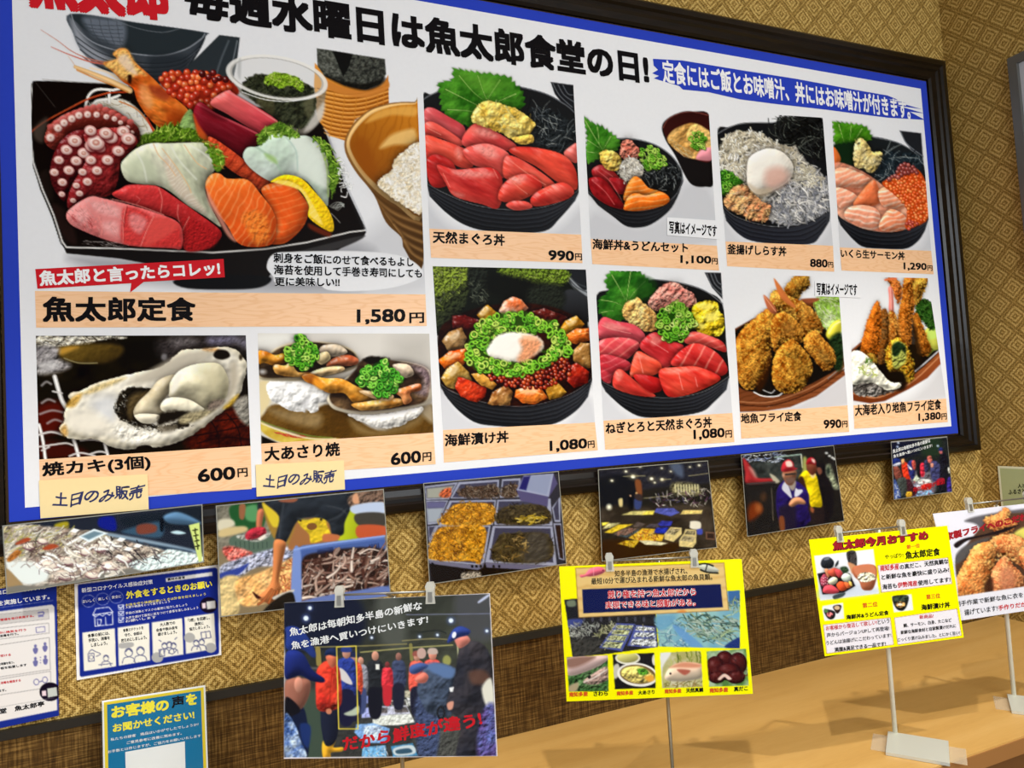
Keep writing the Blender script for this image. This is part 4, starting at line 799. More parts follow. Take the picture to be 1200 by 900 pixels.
def art_marinated_bowl():
    c = Canvas(504, 308, 704, 508); c.crop(505, 305, 3.75)
    c.blob([(8, 22), (180, 26), (680, 34), (690, 300), (640, 300), (20, 330), (12, 200)], (26, 29, 24), sm=0, f=1)
    c.blob([(590, 38), (684, 42), (690, 170), (620, 110)], (150, 154, 158), sm=0, f=2)
    c.blob([(596, 40), (684, 44), (684, 130), (640, 105)], (40, 42, 46), f=1)
    for q in range(3): c.stroke([(600, 60 + q * 14), (640, 100 + q * 18), (690, 120 + q * 22)], 1.6, (70, 74, 78), al=.8)
    c.blob([(575, 150), (620, 128), (690, 170), (694, 270), (630, 250), (580, 220)], (58, 60, 64), f=2, col2=(28, 28, 30), g=(0, 1))
    # toasted seaweed sheets
    c.blob([(8, 24), (160, 28), (168, 130), (150, 200), (100, 290), (20, 310)], (66, 76, 34), sm=0, f=3, bump=7, bf=.3, col2=(40, 44, 36), g=(.4, 1))
    c.blob([(10, 26), (160, 28), (160, 90), (90, 130), (15, 150)], (122, 140, 52), f=5, bump=9, bf=.45, wob=3)
    c.hatch([(10, 26), (160, 28), (155, 120), (60, 200), (15, 280)], 130, 4, 1.7, [(150, 168, 70), (104, 120, 46), (60, 66, 40), (170, 184, 96), (120, 124, 104)], seed=3)
    c.blob([(165, 30), (240, 30), (260, 140), (240, 190), (190, 180), (165, 110)], (38, 42, 36), f=3, bump=5, bf=.4)
    c.hatch([(170, 90), (210, 100), (250, 160), (220, 190), (180, 170)], 40, 4, 1.6, [(130, 136, 118), (80, 86, 70)], seed=5)
    c.blob([(310, 34), (590, 38), (588, 100), (480, 120), (420, 85), (330, 70)], (110, 134, 44), f=4, bump=9, bf=.45, wob=3)
    c.hatch([(310, 30), (590, 38), (590, 110), (480, 110), (330, 70)], 140, 4, 1.7, [(150, 172, 66), (96, 118, 40), (64, 78, 30), (176, 192, 100)], seed=4)
    c.blob([(260, 60), (400, 80), (560, 120), (575, 190), (440, 190), (300, 160), (240, 130)], (22, 23, 20), f=9, al=.9)
    c.blob([(440, 120), (560, 110), (580, 200), (500, 230), (430, 190)], (40, 44, 36), f=8, bump=3, bf=.5)
    # bowl and sauce
    c.blob([(40, 540), (120, 660), (260, 725), (560, 730), (690, 600), (735, 720), (730, 760), (50, 760)], (204, 205, 209), f=10, al=.9)
    c.blob([(30, 330), (100, 250), (250, 200), (440, 190), (600, 230), (690, 320), (708, 520), (640, 590), (500, 640), (350, 648), (180, 610), (80, 570), (40, 545)], (58, 22, 14), f=2, bump=4, bf=.15, col2=(30, 14, 10), vf=.06)
    bowl(c, [(40, 545), (90, 580), (180, 614), (300, 640), (430, 644), (560, 612), (650, 570), (710, 520)], [(690, 600), (640, 660), (550, 716), (430, 735), (310, 730), (200, 715), (120, 660), (60, 590)])
    ch = dict(dome=.55, dw=3.5, bump=3, bf=.16, spec=.8, sh=.6, sm=0, wob=1.0, wf=.12)
    for P, a, b in (([(200, 240), (250, 195), (295, 235), (270, 268), (220, 265)], (196, 146, 40), (150, 100, 24)),
                    ([(300, 225), (320, 180), (360, 156), (400, 175), (430, 210), (390, 235), (330, 246)], (226, 204, 190), (206, 104, 56)),
                    ([(95, 245), (150, 240), (215, 265), (190, 300), (130, 310), (95, 300)], (110, 28, 24), (70, 14, 14)),
                    ([(445, 225), (500, 210), (600, 250), (580, 285), (500, 270)], (96, 30, 22), (56, 14, 12)),
                    ([(50, 355), (80, 315), (135, 295), (158, 340), (140, 385), (80, 405)], (176, 142, 96), (130, 92, 50)),
                    ([(568, 300), (590, 265), (640, 242), (676, 280), (660, 300), (590, 325)], (216, 164, 44), (176, 116, 24)),
                    ([(585, 330), (640, 300), (694, 300), (696, 350), (640, 368), (600, 360)], (236, 130, 46), (206, 90, 24)),
                    ([(620, 400), (660, 362), (698, 365), (700, 470), (660, 480), (625, 440)], (190, 146, 84), (150, 100, 44)),
                    ([(32, 440), (80, 400), (155, 388), (160, 440), (130, 470), (60, 475)], (238, 116, 28), (206, 78, 16)),
                    ([(42, 520), (70, 475), (118, 445), (165, 490), (180, 530), (130, 570), (70, 560)], (200, 164, 84), (160, 118, 44)),
                    ([(108, 560), (118, 512), (180, 530), (245, 560), (238, 600), (200, 625), (130, 600)], (208, 66, 30), (166, 36, 18)),
                    ([(175, 500), (220, 495), (290, 545), (270, 570), (220, 550)], (206, 150, 64), (170, 110, 36)),
                    ([(250, 630), (270, 580), (330, 548), (360, 580), (345, 635), (290, 640)], (196, 146, 84), (120, 70, 30)),
                    ([(368, 600), (375, 570), (430, 550), (485, 560), (515, 605), (460, 630), (400, 628)], (238, 134, 50), (210, 94, 30)),
                    ([(496, 550), (540, 520), (598, 580), (570, 600), (520, 612)], (206, 156, 56), (160, 110, 30)),
                    ([(600, 470), (640, 450), (695, 490), (690, 540), (630, 560), (600, 530)], (170, 44, 24), (120, 20, 14))):
        c.blob(P, a, col2=b, vf=.09, **ch)
    for P in ([(80, 335), (110, 315), (125, 335), (95, 350)], [(75, 490), (110, 460), (120, 480), (90, 510)], [(390, 575), (440, 562), (470, 580), (420, 590)], [(600, 275), (630, 255), (640, 270), (610, 290)], [(60, 430), (110, 405), (130, 415), (80, 440)], [(210, 230), (245, 205), (255, 220), (225, 245)]): c.blob(P, (255, 240, 210), f=3.5, al=.5)
    c.stroke([(380, 590), (430, 575), (490, 590)], 1.1, (255, 200, 130), al=.8); c.stroke([(620, 330), (690, 318)], 1, (255, 190, 110), al=.8)
    c.balls([(250, 500), (300, 470), (480, 450), (590, 430), (610, 500), (500, 560), (380, 560), (280, 530)], 120, 2.6, [(140, 34, 16), (176, 54, 22), (110, 24, 12), (196, 80, 36)], rim=(70, 12, 8), hl=.85, seed=5)
    c.balls([(380, 480), (450, 460), (470, 480), (400, 500)], 6, 3.4, [(220, 96, 40)], rim=(160, 50, 20), seed=3)
    gr = [(120, 180, 48), (84, 150, 36), (168, 208, 84), (100, 164, 40)]
    for P, n, sd in (([(155, 440), (170, 340), (230, 280), (290, 300), (270, 370), (250, 430), (270, 470), (220, 490)], 62, 1), ([(190, 300), (290, 240), (400, 225), (470, 260), (480, 310), (400, 315), (300, 320)], 72, 2), ([(450, 270), (540, 270), (600, 350), (615, 410), (560, 420), (480, 400), (540, 380), (520, 330)], 48, 3), ([(200, 470), (260, 430), (380, 445), (480, 430), (550, 400), (560, 420), (480, 480), (370, 510), (300, 500)], 74, 4)):
        c.blob(P, (52, 92, 20), f=3, al=.8, wob=2); c.rings(P, n, 3.3, gr, seed=sd, w=1.2)
    c.blob([(245, 395), (290, 335), (340, 318), (420, 320), (485, 345), (495, 385), (450, 420), (390, 445), (330, 440), (270, 425)], (226, 220, 206), dome=.3, dw=5, bump=2, bf=.1, sh=.2, f=2.5, wob=1.5)
    c.blob([(250, 395), (300, 340), (370, 325), (400, 370), (370, 430), (300, 425)], (243, 240, 232), f=7, al=.9)
    c.blob([(390, 350), (440, 335), (485, 360), (470, 400), (420, 440), (380, 440), (400, 390)], (226, 150, 104), f=6, al=.9, bump=3, bf=.2); c.blob([(400, 330), (450, 335), (470, 350), (430, 350)], (240, 190, 150), f=4, al=.9)
    return c

def art_negitoro_bowl():
    c = Canvas(695, 314, 864, 496); c.crop(690, 310, 4.0909)
    c.blob([(50, 560), (200, 720), (540, 720), (680, 560), (700, 760), (60, 760)], (206, 207, 211), f=12, al=.9)
    c.blob([(555, 38), (634, 40), (640, 165), (590, 110)], (38, 39, 42), sm=0, f=1)
    for q in range(3): c.stroke([(566 + q * 18, 44), (590 + q * 14, 100 - q * 8), (640, 150 - q * 26)], 1.2, (126, 130, 136), al=.75)
    c.blob([(30, 180), (100, 120), (200, 85), (330, 74), (460, 95), (560, 130), (640, 190), (660, 400), (672, 540), (560, 610), (420, 640), (300, 636), (150, 600), (55, 560)], (30, 31, 32), f=1)
    bowl(c, [(55, 560), (150, 605), (300, 638), (430, 640), (560, 608), (672, 540)], [(660, 600), (600, 660), (540, 706), (400, 730), (260, 732), (170, 690), (80, 610)])
    c.stroke([(290, 76), (330, 73), (460, 93), (560, 128), (640, 188)], 1.3, (120, 122, 126))
    c.leaf([(78, 80), (105, 30), (160, 30), (240, 32), (285, 80), (315, 130), (250, 170), (230, 190), (180, 180), (170, 260), (110, 270), (50, 230), (48, 170), (90, 130)], (80, 150, 48), (38, 96, 26), veins=[[(200, 35), (190, 100), (180, 180)], [(110, 50), (150, 120), (175, 170)], [(270, 80), (220, 130), (190, 170)], [(60, 170), (120, 180), (165, 200)], [(60, 230), (120, 220)]], teeth=2.4, vc=(130, 184, 90))
    c.blob([(240, 60), (320, 80), (320, 150), (260, 180), (230, 160)], (26, 66, 24), f=5, al=.7)
    c.blob([(285, 190), (310, 140), (360, 95), (420, 85), (450, 110), (500, 140), (515, 190), (470, 210), (400, 190), (330, 220)], (226, 160, 144), dome=.5, dw=5, bump=9, bf=.22, wob=1.6, col2=(206, 120, 108), vf=.15, sh=.3)
    c.hatch([(290, 190), (360, 100), (440, 100), (510, 180), (400, 180)], 26, 9, 2.4, [(240, 186, 170), (216, 134, 122), (246, 206, 190)], seed=3, al=.6)
    c.blob([(165, 250), (170, 195), (230, 160), (260, 185), (310, 220), (330, 270), (320, 310), (270, 320), (220, 300)], (234, 200, 130), dome=.5, dw=4, bump=8, bf=.2, wob=1.5, sh=.35, col2=(214, 160, 90), vf=.12)
    c.hatch([(175, 240), (230, 170), (310, 230), (320, 300), (230, 290)], 24, 10, 2.2, [(246, 226, 170), (226, 180, 110), (206, 150, 84)], seed=4, al=.7)
    c.blob([(490, 240), (505, 195), (560, 172), (612, 180), (625, 220), (648, 260), (640, 330), (600, 345), (540, 330), (500, 300)], (236, 212, 60), dome=.55, dw=5, bump=8, bf=.16, sh=.4, spec=.4, wob=1.3, col2=(220, 180, 24), vf=.1)
    for P in ([(520, 200), (570, 185), (600, 200), (560, 220)], [(560, 240), (610, 230), (620, 260), (570, 275)], [(520, 280), (560, 290), (540, 310)]): c.blob(P, (252, 238, 120), f=4, al=.8)
    tu = dict(dome=.45, dw=5, bump=2.6, bf=.13, spec=.6, sh=.35, sw=2, ang=.6, st=3.5)
    W = (248, 170, 150)
    for P, a, b, ln in (([(40, 300), (70, 252), (130, 270), (220, 290), (270, 340), (250, 375), (150, 350), (42, 355)], (206, 84, 94), (176, 50, 62), None),
                        ([(46, 370), (120, 350), (200, 355), (245, 385), (200, 440), (150, 465), (50, 440)], (214, 84, 90), (186, 54, 60), (.9, 9, 1.4, W, .6, 4)),
                        ([(50, 440), (110, 435), (190, 465), (200, 500), (120, 530), (100, 570), (56, 540)], (200, 66, 76), (160, 34, 44), (1.2, 8, 1.2, (236, 140, 140), .5, 6)),
                        ([(245, 400), (270, 350), (320, 325), (370, 360), (450, 385), (440, 420), (400, 480), (340, 500), (320, 460)], (218, 72, 74), (188, 44, 48), None),
                        ([(455, 350), (500, 322), (560, 335), (640, 370), (655, 420), (560, 390), (470, 380)], (226, 98, 88), (186, 52, 50), (1.2, 8, 1.2, W, .5, 4)),
                        ([(400, 485), (420, 430), (500, 378), (580, 400), (640, 450), (665, 510), (620, 535), (540, 500)], (212, 66, 60), (170, 30, 32), (.55, 13, 1.6, W, .7, 4)),
                        ([(196, 530), (210, 460), (235, 415), (290, 440), (340, 470), (345, 510), (280, 540), (215, 540)], (232, 100, 72), (210, 66, 48), None),
                        ([(115, 580), (122, 520), (150, 500), (190, 530), (250, 580), (320, 630), (240, 630), (150, 605)], (222, 82, 66), (196, 52, 46), None),
                        ([(218, 545), (230, 525), (340, 548), (350, 600), (300, 615), (260, 590)], (206, 56, 50), (170, 30, 32), None),
                        ([(340, 505), (420, 492), (520, 490), (620, 530), (620, 560), (540, 600), (460, 628), (380, 632), (345, 570)], (224, 76, 58), (186, 36, 34), None)):
        c.blob(P, a, col2=b, vf=.07, lines=ln, **tu)
    for P in ([(215, 450), (240, 425), (320, 460), (260, 450)], [(350, 515), (440, 500), (540, 500), (400, 525)], [(125, 530), (150, 508), (165, 530), (140, 560)], [(290, 360), (320, 340), (350, 365), (310, 390)], [(70, 280), (120, 285), (200, 310), (100, 310)]): c.blob(P, (248, 176, 160), f=4, al=.5, bump=1)
    for A in ([(60, 290), (110, 310), (200, 330)], [(430, 520), (450, 600)], [(300, 370), (380, 420)], [(240, 440), (260, 520)], [(510, 540), (520, 585)]): c.stroke(A, 1, (250, 180, 170), al=.55)
    P = [(330, 260), (370, 200), (430, 185), (480, 220), (510, 270), (490, 310), (430, 365), (370, 360), (335, 310)]
    c.blob(P, (36, 76, 18), f=2, wob=1.5, sh=.4); c.rings(P, 90, 3.2, [(104, 168, 44), (74, 138, 34), (150, 196, 76), (180, 212, 110)], seed=4, w=1.1)
    c.hatch([(390, 190), (450, 190), (470, 240), (400, 240)], 14, 9, 3, [(150, 200, 74), (120, 180, 54)], ang=-1.2, spread=1, seed=2)
    return c

def art_fried_fish():
    c = Canvas(856, 322, 999, 486); c.crop(850, 315, 4.5)
    c.blob([(60, 700), (320, 730), (560, 600), (640, 540), (650, 730), (66, 770)], (198, 196, 198), f=12, al=.9)
    # wooden plate with iron tray
    c.blob([(34, 325), (140, 265), (300, 200), (420, 160), (490, 158), (600, 330), (630, 515), (590, 570), (480, 640), (340, 700), (200, 735), (66, 750), (60, 600)], (118, 68, 40), sm=0, f=1, lines=(1.35, 6, 1.4, (84, 44, 24), .6, 8))
    c.blob([(60, 610), (66, 715), (220, 730), (360, 690), (490, 630), (625, 530), (632, 560), (480, 672), (340, 730), (200, 752), (66, 755)], (134, 78, 46), sm=0, f=1.2, lines=(1.5, 5, 1.2, (90, 50, 28), .6, 5))
    c.stroke([(62, 700), (210, 706), (340, 672), (480, 612), (628, 512)], 1.6, (176, 120, 82), al=.8); c.stroke([(64, 716), (220, 724), (360, 688), (490, 628), (628, 530)], 1.3, (54, 28, 18), al=.8)
    c.blob([(40, 350), (200, 260), (460, 200), (590, 360), (612, 500), (520, 570), (400, 630), (260, 675), (150, 650), (60, 600)], (26, 22, 20), f=1.5)
    c.stroke([(150, 650), (200, 672), (270, 672), (300, 655)], 1.5, (226, 226, 226)); c.stroke([(200, 640), (240, 655), (260, 640)], 1.1, (190, 190, 190)); c.stroke([(540, 580), (600, 530)], 1, (130, 130, 130))
    # salad
    c.blob([(470, 170), (500, 145), (600, 150), (612, 330), (560, 340), (500, 290), (480, 230)], (176, 200, 126), f=2, bump=5, bf=.12, col2=(130, 170, 60), vf=.1)
    c.hatch([(460, 170), (600, 150), (608, 300), (540, 330), (490, 260)], 56, 12, 1.8, [(220, 232, 186), (190, 216, 140), (236, 240, 214), (150, 186, 84)], ang=.9, spread=1.5, seed=3)
    c.blob([(530, 350), (560, 290), (605, 270), (610, 330), (570, 380)], (214, 206, 70), f=2, dome=.4); c.stroke([(545, 340), (570, 300), (604, 280)], 2, (240, 236, 150))
    c.blob([(540, 390), (612, 340), (620, 510), (580, 530)], (34, 52, 30), f=4, bump=5, bf=.3)
    f = (218, 158, 64)
    c.blob([(400, 160), (490, 155), (480, 172), (420, 182)], (150, 84, 56), f=1.5)
    c.crumb([(310, 105), (345, 60), (380, 32), (430, 35), (446, 90), (400, 130), (380, 165), (330, 150)], (176, 134, 56), n=110)
    c.crumb([(240, 130), (290, 110), (350, 150), (420, 180), (480, 240), (515, 320), (470, 350), (420, 350), (380, 280), (300, 230), (240, 200)], (216, 162, 74), n=160)
    c.blob([(255, 52), (290, 90), (330, 150), (370, 200), (350, 200), (290, 150)], (206, 120, 66), f=1.5, dome=.4)
    c.crumb([(40, 420), (80, 330), (150, 265), (220, 210), (270, 230), (290, 300), (240, 400), (240, 480), (200, 570), (130, 640), (70, 600), (50, 520)], f, n=330, seed=3)
    c.blob([(240, 430), (230, 560), (180, 650), (160, 600), (200, 540)], (64, 32, 14), f=4, al=.65)
    c.blob([(200, 140), (230, 160), (270, 215), (260, 240), (225, 215)], (186, 104, 70), f=1.5, dome=.5); c.stroke([(205, 145), (235, 185), (265, 225)], 1.2, (226, 160, 120), al=.8)
    c.crumb([(235, 330), (250, 260), (300, 225), (350, 250), (395, 300), (415, 370), (370, 400), (300, 390), (260, 440)], (216, 154, 64), n=170, seed=4)
    c.blob([(290, 300), (330, 270), (370, 310), (370, 350), (310, 350)], (128, 86, 40), f=6, al=.5, bump=4, bf=.4)
    c.crumb([(414, 380), (430, 345), (480, 325), (520, 370), (570, 430), (582, 490), (550, 530), (510, 530), (460, 470), (420, 420)], (210, 148, 62), n=170, seed=5)
    c.blob([(480, 420), (530, 440), (550, 500), (510, 490)], (120, 96, 50), f=6, al=.5, bump=4, bf=.4)
    c.crumb([(246, 590), (250, 500), (280, 420), (350, 368), (400, 410), (440, 460), (458, 530), (430, 600), (380, 650), (310, 655), (270, 635)], (216, 160, 66), n=260, seed=6)
    c.blob([(310, 450), (350, 420), (410, 460), (430, 530), (390, 600), (350, 500)], (130, 98, 40), f=9, al=.4, bump=4, bf=.4); c.hatch([(320, 430), (380, 430), (410, 480), (350, 480)], 12, 3, 2, [(60, 50, 26)], seed=3, al=.8)
    c.hatch([(90, 560), (140, 540), (140, 600), (100, 600)], 8, 4, 2, [(90, 50, 22)], seed=5, al=.7)
    return c

def art_fried_prawn():
    c = Canvas(993, 323, 1112, 476); c.crop(985, 315, 4.615)
    c.blob([(60, 700), (320, 720), (480, 600), (550, 480), (580, 700), (66, 730)], (206, 205, 206), f=12, al=.9)
    c.blob([(46, 450), (110, 395), (200, 380), (540, 430), (548, 490), (500, 545), (400, 620), (280, 680), (180, 712), (66, 705)], (150, 84, 46), sm=0, f=1, lines=(1.3, 6, 1.3, (108, 54, 28), .5, 6))
    c.blob([(64, 660), (180, 690), (280, 660), (400, 595), (500, 510), (548, 450), (550, 505), (470, 590), (370, 650), (240, 715), (160, 728), (66, 712)], (160, 88, 50), sm=0, f=1.2, col2=(110, 54, 28), g=(0, 1))
    c.stroke([(66, 672), (180, 698), (280, 668), (400, 602), (548, 460)], 1.6, (206, 144, 98), al=.8)
    c.blob([(70, 460), (180, 400), (540, 425), (530, 450), (480, 500), (400, 570), (300, 640), (180, 680), (70, 650)], (24, 20, 19), f=1.5)
    c.stroke([(395, 560), (450, 515), (536, 438)], 1.6, (206, 206, 208)); c.stroke([(470, 470), (500, 440), (540, 430)], 2.6, (120, 140, 60), al=.8)
    c.blob([(450, 350), (500, 300), (540, 320), (542, 420), (490, 430)], (206, 208, 90), f=2, dome=.4); c.blob([(470, 330), (510, 320), (520, 370), (480, 380)], (196, 222, 110), f=3)
    P = [(405, 230), (415, 180), (450, 165), (500, 195), (525, 250), (525, 310), (495, 335), (460, 300), (430, 270)]
    c.blob(P, (44, 82, 30), f=1.5, wob=2.2, bump=8, bf=.3); c.hatch(P, 130, 4, 1.9, [(70, 118, 44), (44, 84, 30), (100, 148, 66), (24, 50, 18)], seed=3)
    c.crumb([(385, 50), (470, 50), (455, 110), (430, 170), (400, 190), (380, 120)], (220, 168, 70), n=90, seed=2)
    c.crumb([(390, 260), (420, 250), (470, 380), (490, 440), (460, 470), (420, 460), (400, 380)], (196, 122, 46), n=100, seed=3)
    c.blob([(385, 280), (410, 330), (440, 470), (420, 540), (370, 520), (370, 400)], (36, 26, 18), f=5, al=.85)
    c.crumb([(245, 55), (290, 48), (325, 85), (330, 140), (310, 190), (295, 150), (270, 90)], (222, 124, 60), n=80, seed=4)
    c.crumb([(345, 52), (395, 50), (390, 110), (400, 200), (385, 300), (380, 400), (350, 420), (320, 370), (310, 280), (330, 160)], (212, 130, 52), n=230, seed=5)
    c.stroke([(240, 60), (300, 52)], 2, (230, 120, 80)); 
    c.blob([(258, 105), (275, 98), (285, 150), (286, 240), (262, 240), (262, 160)], (222, 128, 116), f=1.5, dome=.5); c.stroke([(268, 105), (272, 160), (274, 230)], 1.3, (246, 190, 180), al=.8)
    c.crumb([(262, 240), (290, 235), (310, 290), (322, 370), (290, 420), (250, 440), (255, 330)], (210, 140, 66), n=110, seed=6)
    c.crumb([(215, 240), (250, 225), (262, 320), (255, 440), (230, 520), (200, 490), (205, 380)], (126, 90, 50), n=100, seed=7)
    c.crumb([(108, 430), (130, 330), (165, 230), (195, 175), (215, 210), (222, 300), (210, 380), (195, 470), (160, 480), (120, 460)], (218, 120, 40), n=190, seed=8)
    c.crumb([(130, 470), (180, 460), (195, 510), (160, 510)], (190, 150, 60), n=40, seed=9)
    c.crumb([(245, 500), (250, 430), (280, 385), (320, 372), (350, 400), (375, 460), (398, 530), (390, 605), (350, 612), (335, 560), (270, 555)], (216, 178, 56), n=180, seed=10, bump=5)
    c.blob([(275, 480), (280, 410), (315, 392), (350, 420), (352, 500), (320, 530), (290, 540)], (150, 156, 80), f=3, bump=7, bf=.25)
    c.blob([(278, 420), (310, 395), (350, 420), (350, 460), (330, 440), (310, 470), (285, 470)], (34, 52, 30), f=2, bump=5, bf=.3)
    c.blob([(255, 560), (330, 555), (360, 615), (330, 660), (250, 640)], (28, 22, 18), f=4, al=.9)
    # oyster shell with tartar sauce
    c.blob([(58, 610), (120, 600), (260, 610), (325, 620), (290, 660), (200, 690), (110, 690), (64, 660)], (70, 66, 62), f=1.5, wob=2, bump=9, bf=.3, col2=(150, 146, 140), vf=.2)
    c.blob([(52, 470), (90, 442), (130, 460), (180, 510), (230, 570), (270, 610), (322, 618), (318, 640), (250, 655), (180, 620), (110, 620), (60, 615)], (232, 230, 212), dome=.5, dw=5, bump=6, bf=.1, sh=.4, wob=1.2)
    c.hatch([(95, 540), (140, 520), (200, 570), (190, 590), (120, 570)], 26, 4, 2, [(176, 196, 80), (150, 180, 60), (210, 214, 130)], seed=3)
    c.hatch([(140, 490), (160, 480), (170, 510), (145, 515)], 12, 4, 2, [(90, 130, 40)], seed=4)
    return c

def art_grilled_oyster():
    c = Canvas(40, 390, 298, 542, (26, 20, 14)); c.crop(36, 385, 4.615)
    c.blob([(30, 40), (1170, 40), (1170, 300), (30, 260)], (36, 28, 16), f=8, bump=5, bf=.05, col2=(16, 12, 8), vf=.03)
    c.blob([(500, 60), (700, 50), (760, 120), (640, 200), (480, 160)], (20, 16, 12), f=14)
    for P, cc, ff in (([(700, 60), (1000, 40), (1170, 40), (1170, 130), (900, 110), (740, 180)], (66, 60, 60), 14), ([(750, 60), (850, 45), (900, 80), (800, 110)], (110, 104, 104), 9), ([(960, 50), (1100, 40), (1080, 80), (980, 90)], (130, 126, 150), 9), ([(1090, 60), (1170, 50), (1168, 110)], (120, 116, 130), 8)): c.blob(P, cc, f=ff, al=.85, bump=4, bf=.2)
    c.ell(722, 155, 16, 18, (140, 138, 140), f=3, al=.9)
    c.blob([(28, 45), (180, 42), (420, 42), (520, 50), (380, 62), (330, 80), (200, 95), (60, 100), (28, 98)], (206, 200, 182), f=2.5, bump=7, bf=.2, wob=2)
    c.hatch([(40, 50), (400, 48), (300, 80), (60, 95)], 40, 7, 2, [(60, 50, 36), (240, 236, 226), (130, 120, 100)], ang=.1, spread=1, seed=3)
    c.blob([(140, 110), (200, 96), (330, 82), (480, 90), (500, 130), (420, 185), (260, 185), (170, 160)], (120, 96, 40), f=5, col2=(62, 48, 20), g=(.8, .6), bump=3, bf=.08); c.blob([(140, 118), (200, 98), (260, 100), (200, 130), (160, 140)], (190, 146, 60), f=4)
    c.stroke([(180, 160), (260, 186), (360, 186)], 1.6, (150, 140, 100), al=.8)
    c.blob([(28, 100), (150, 105), (150, 160), (220, 200), (150, 235), (28, 240)], (170, 166, 164), f=6, bump=7, bf=.14, col2=(110, 106, 108), vf=.06)
    c.blob([(60, 190), (140, 180), (130, 215), (60, 220)], (220, 218, 216), f=6, al=.8)
    # embers and wire grid
    c.blob([(40, 420), (160, 400), (190, 500), (150, 560), (44, 560)], (92, 22, 14), f=10, al=.9); c.blob([(44, 600), (250, 640), (300, 690), (44, 700)], (70, 20, 14), f=9, al=.9)
    c.blob([(870, 560), (1000, 460), (1180, 430), (1190, 640), (860, 650)], (96, 28, 14), f=9, bump=6, bf=.12, col2=(50, 16, 10), vf=.06)
    for A in ([(960, 480), (1010, 560), (1020, 640)], [(880, 580), (1000, 560), (1190, 520)], [(900, 620), (1050, 590), (1190, 600)], [(1060, 460), (1120, 540), (1140, 640)], [(1000, 500), (1180, 480)]): c.stroke(A, 1.6, (30, 12, 8), al=.85)
    for q, (x0, y0, x1) in enumerate(((60, 300, 110), (60, 215, 100), (60, 395, 130), (50, 455, 180), (90, 505, 170), (40, 570, 180))): c.stroke([(x0, y0 + 8), ((x0 + x1) / 2, y0 - 12), (x1, y0)], 2.6, (176, 172, 172), al=.75, f=1.8)
    for A, w in (([(130, 260), (150, 330), (170, 390), (200, 440)], 5.5), ([(45, 520), (65, 600), (80, 710)], 4), ([(232, 600), (245, 640), (258, 690)], 4.5), ([(400, 620), (418, 690)], 4)): c.stroke(A, w, (216, 214, 210), rnd=.5, f=1)
    for A in ([(40, 640), (110, 630), (190, 620), (230, 632)], [(40, 575), (110, 560), (170, 575)], [(210, 690), (270, 672), (350, 690)], [(270, 605), (330, 600), (390, 610)], [(60, 660), (100, 640)], [(320, 680), (370, 665), (410, 672)], [(120, 340), (170, 350)]): c.stroke(A, 2.4, (204, 200, 196), al=.9, rnd=.4)
    c.blob([(1090, 400), (1150, 365), (1180, 380), (1186, 520), (1130, 490)], (146, 142, 132), f=4, dome=.5, bump=3)
    # shell
    c.blob([(158, 545), (180, 500), (186, 440), (220, 400), (200, 360), (280, 330), (400, 280), (520, 250), (640, 225), (720, 200), (800, 130), (830, 115), (930, 112), (1050, 100), (1120, 120), (1150, 160), (1168, 200), (1150, 290), (1130, 350), (1060, 430), (960, 510), (850, 590), (710, 640), (600, 628), (540, 655), (440, 640), (350, 600), (240, 600), (180, 575)], (222, 216, 196), dome=.5, dw=5, bump=7, bf=.05, wob=1.6, wf=.15, sh=.6, sw=4, col2=(200, 192, 170), vf=.03)
    c.blob([(200, 520), (230, 420), (360, 320), (520, 270), (700, 230), (820, 150), (1000, 120), (1120, 150), (1130, 280), (1050, 400), (900, 520), (700, 600), (500, 600), (300, 570)], (212, 206, 190), f=8, bump=6, bf=.05, col2=(232, 228, 214), vf=.025)
    c.blob([(790, 150), (900, 120), (1000, 125), (900, 190), (780, 240), (650, 290), (520, 300), (600, 250)], (196, 188, 170), f=7, al=.9)
    for P, cc in (([(190, 420), (230, 370), (280, 350), (240, 420)], (206, 160, 70)), ([(280, 350), (400, 290), (520, 265), (430, 310), (330, 350)], (214, 190, 130)), ([(160, 545), (190, 520), (200, 570), (180, 580)], (206, 160, 86)), ([(1040, 430), (1100, 370), (1125, 360), (1080, 420)], (214, 170, 50)), ([(930, 112), (1000, 104), (1020, 120), (960, 124)], (200, 150, 90))): c.blob(P, cc, f=4, al=.85, bump=3, bf=.2)
    c.blob([(330, 400), (400, 360), (470, 380), (450, 500), (360, 470)], (216, 218, 220), f=14, al=.8); c.blob([(460, 520), (560, 540), (700, 560), (600, 620), (480, 590)], (238, 234, 220), f=9, bump=5, bf=.14); c.blob([(200, 480), (320, 440), (420, 520), (330, 560), (230, 540)], (236, 230, 214), f=12, al=.9)
    c.blob([(988, 140), (1010, 115), (1060, 120), (1078, 150), (1040, 168), (1000, 160)], (28, 20, 14), f=2); c.ell(1136, 155, 10, 16, (60, 50, 36), f=2)
    c.blob([(1080, 200), (1110, 180), (1120, 280), (1080, 380), (1060, 400), (1080, 300)], (186, 176, 156), f=6, al=.8)
    # dark mantle
    c.blob([(460, 420), (480, 360), (530, 322), (600, 316), (660, 335), (620, 380), (580, 430), (600, 500), (720, 530), (800, 500), (860, 520), (780, 545), (700, 540), (600, 535), (520, 510), (470, 480)], (34, 28, 20), f=2, wob=2.2, bump=6, bf=.2)
    c.blob([(520, 440), (540, 370), (600, 345), (640, 350), (590, 400), (560, 470), (540, 490)], (98, 82, 52), f=6, bump=4, bf=.1)
    c.hatch([(450, 400), (500, 340), (520, 420), (500, 490), (560, 530), (700, 545), (690, 520), (540, 500), (460, 470)], 60, 3, 1.6, [(20, 18, 16), (200, 196, 180), (120, 112, 96), (240, 238, 230)], seed=6)
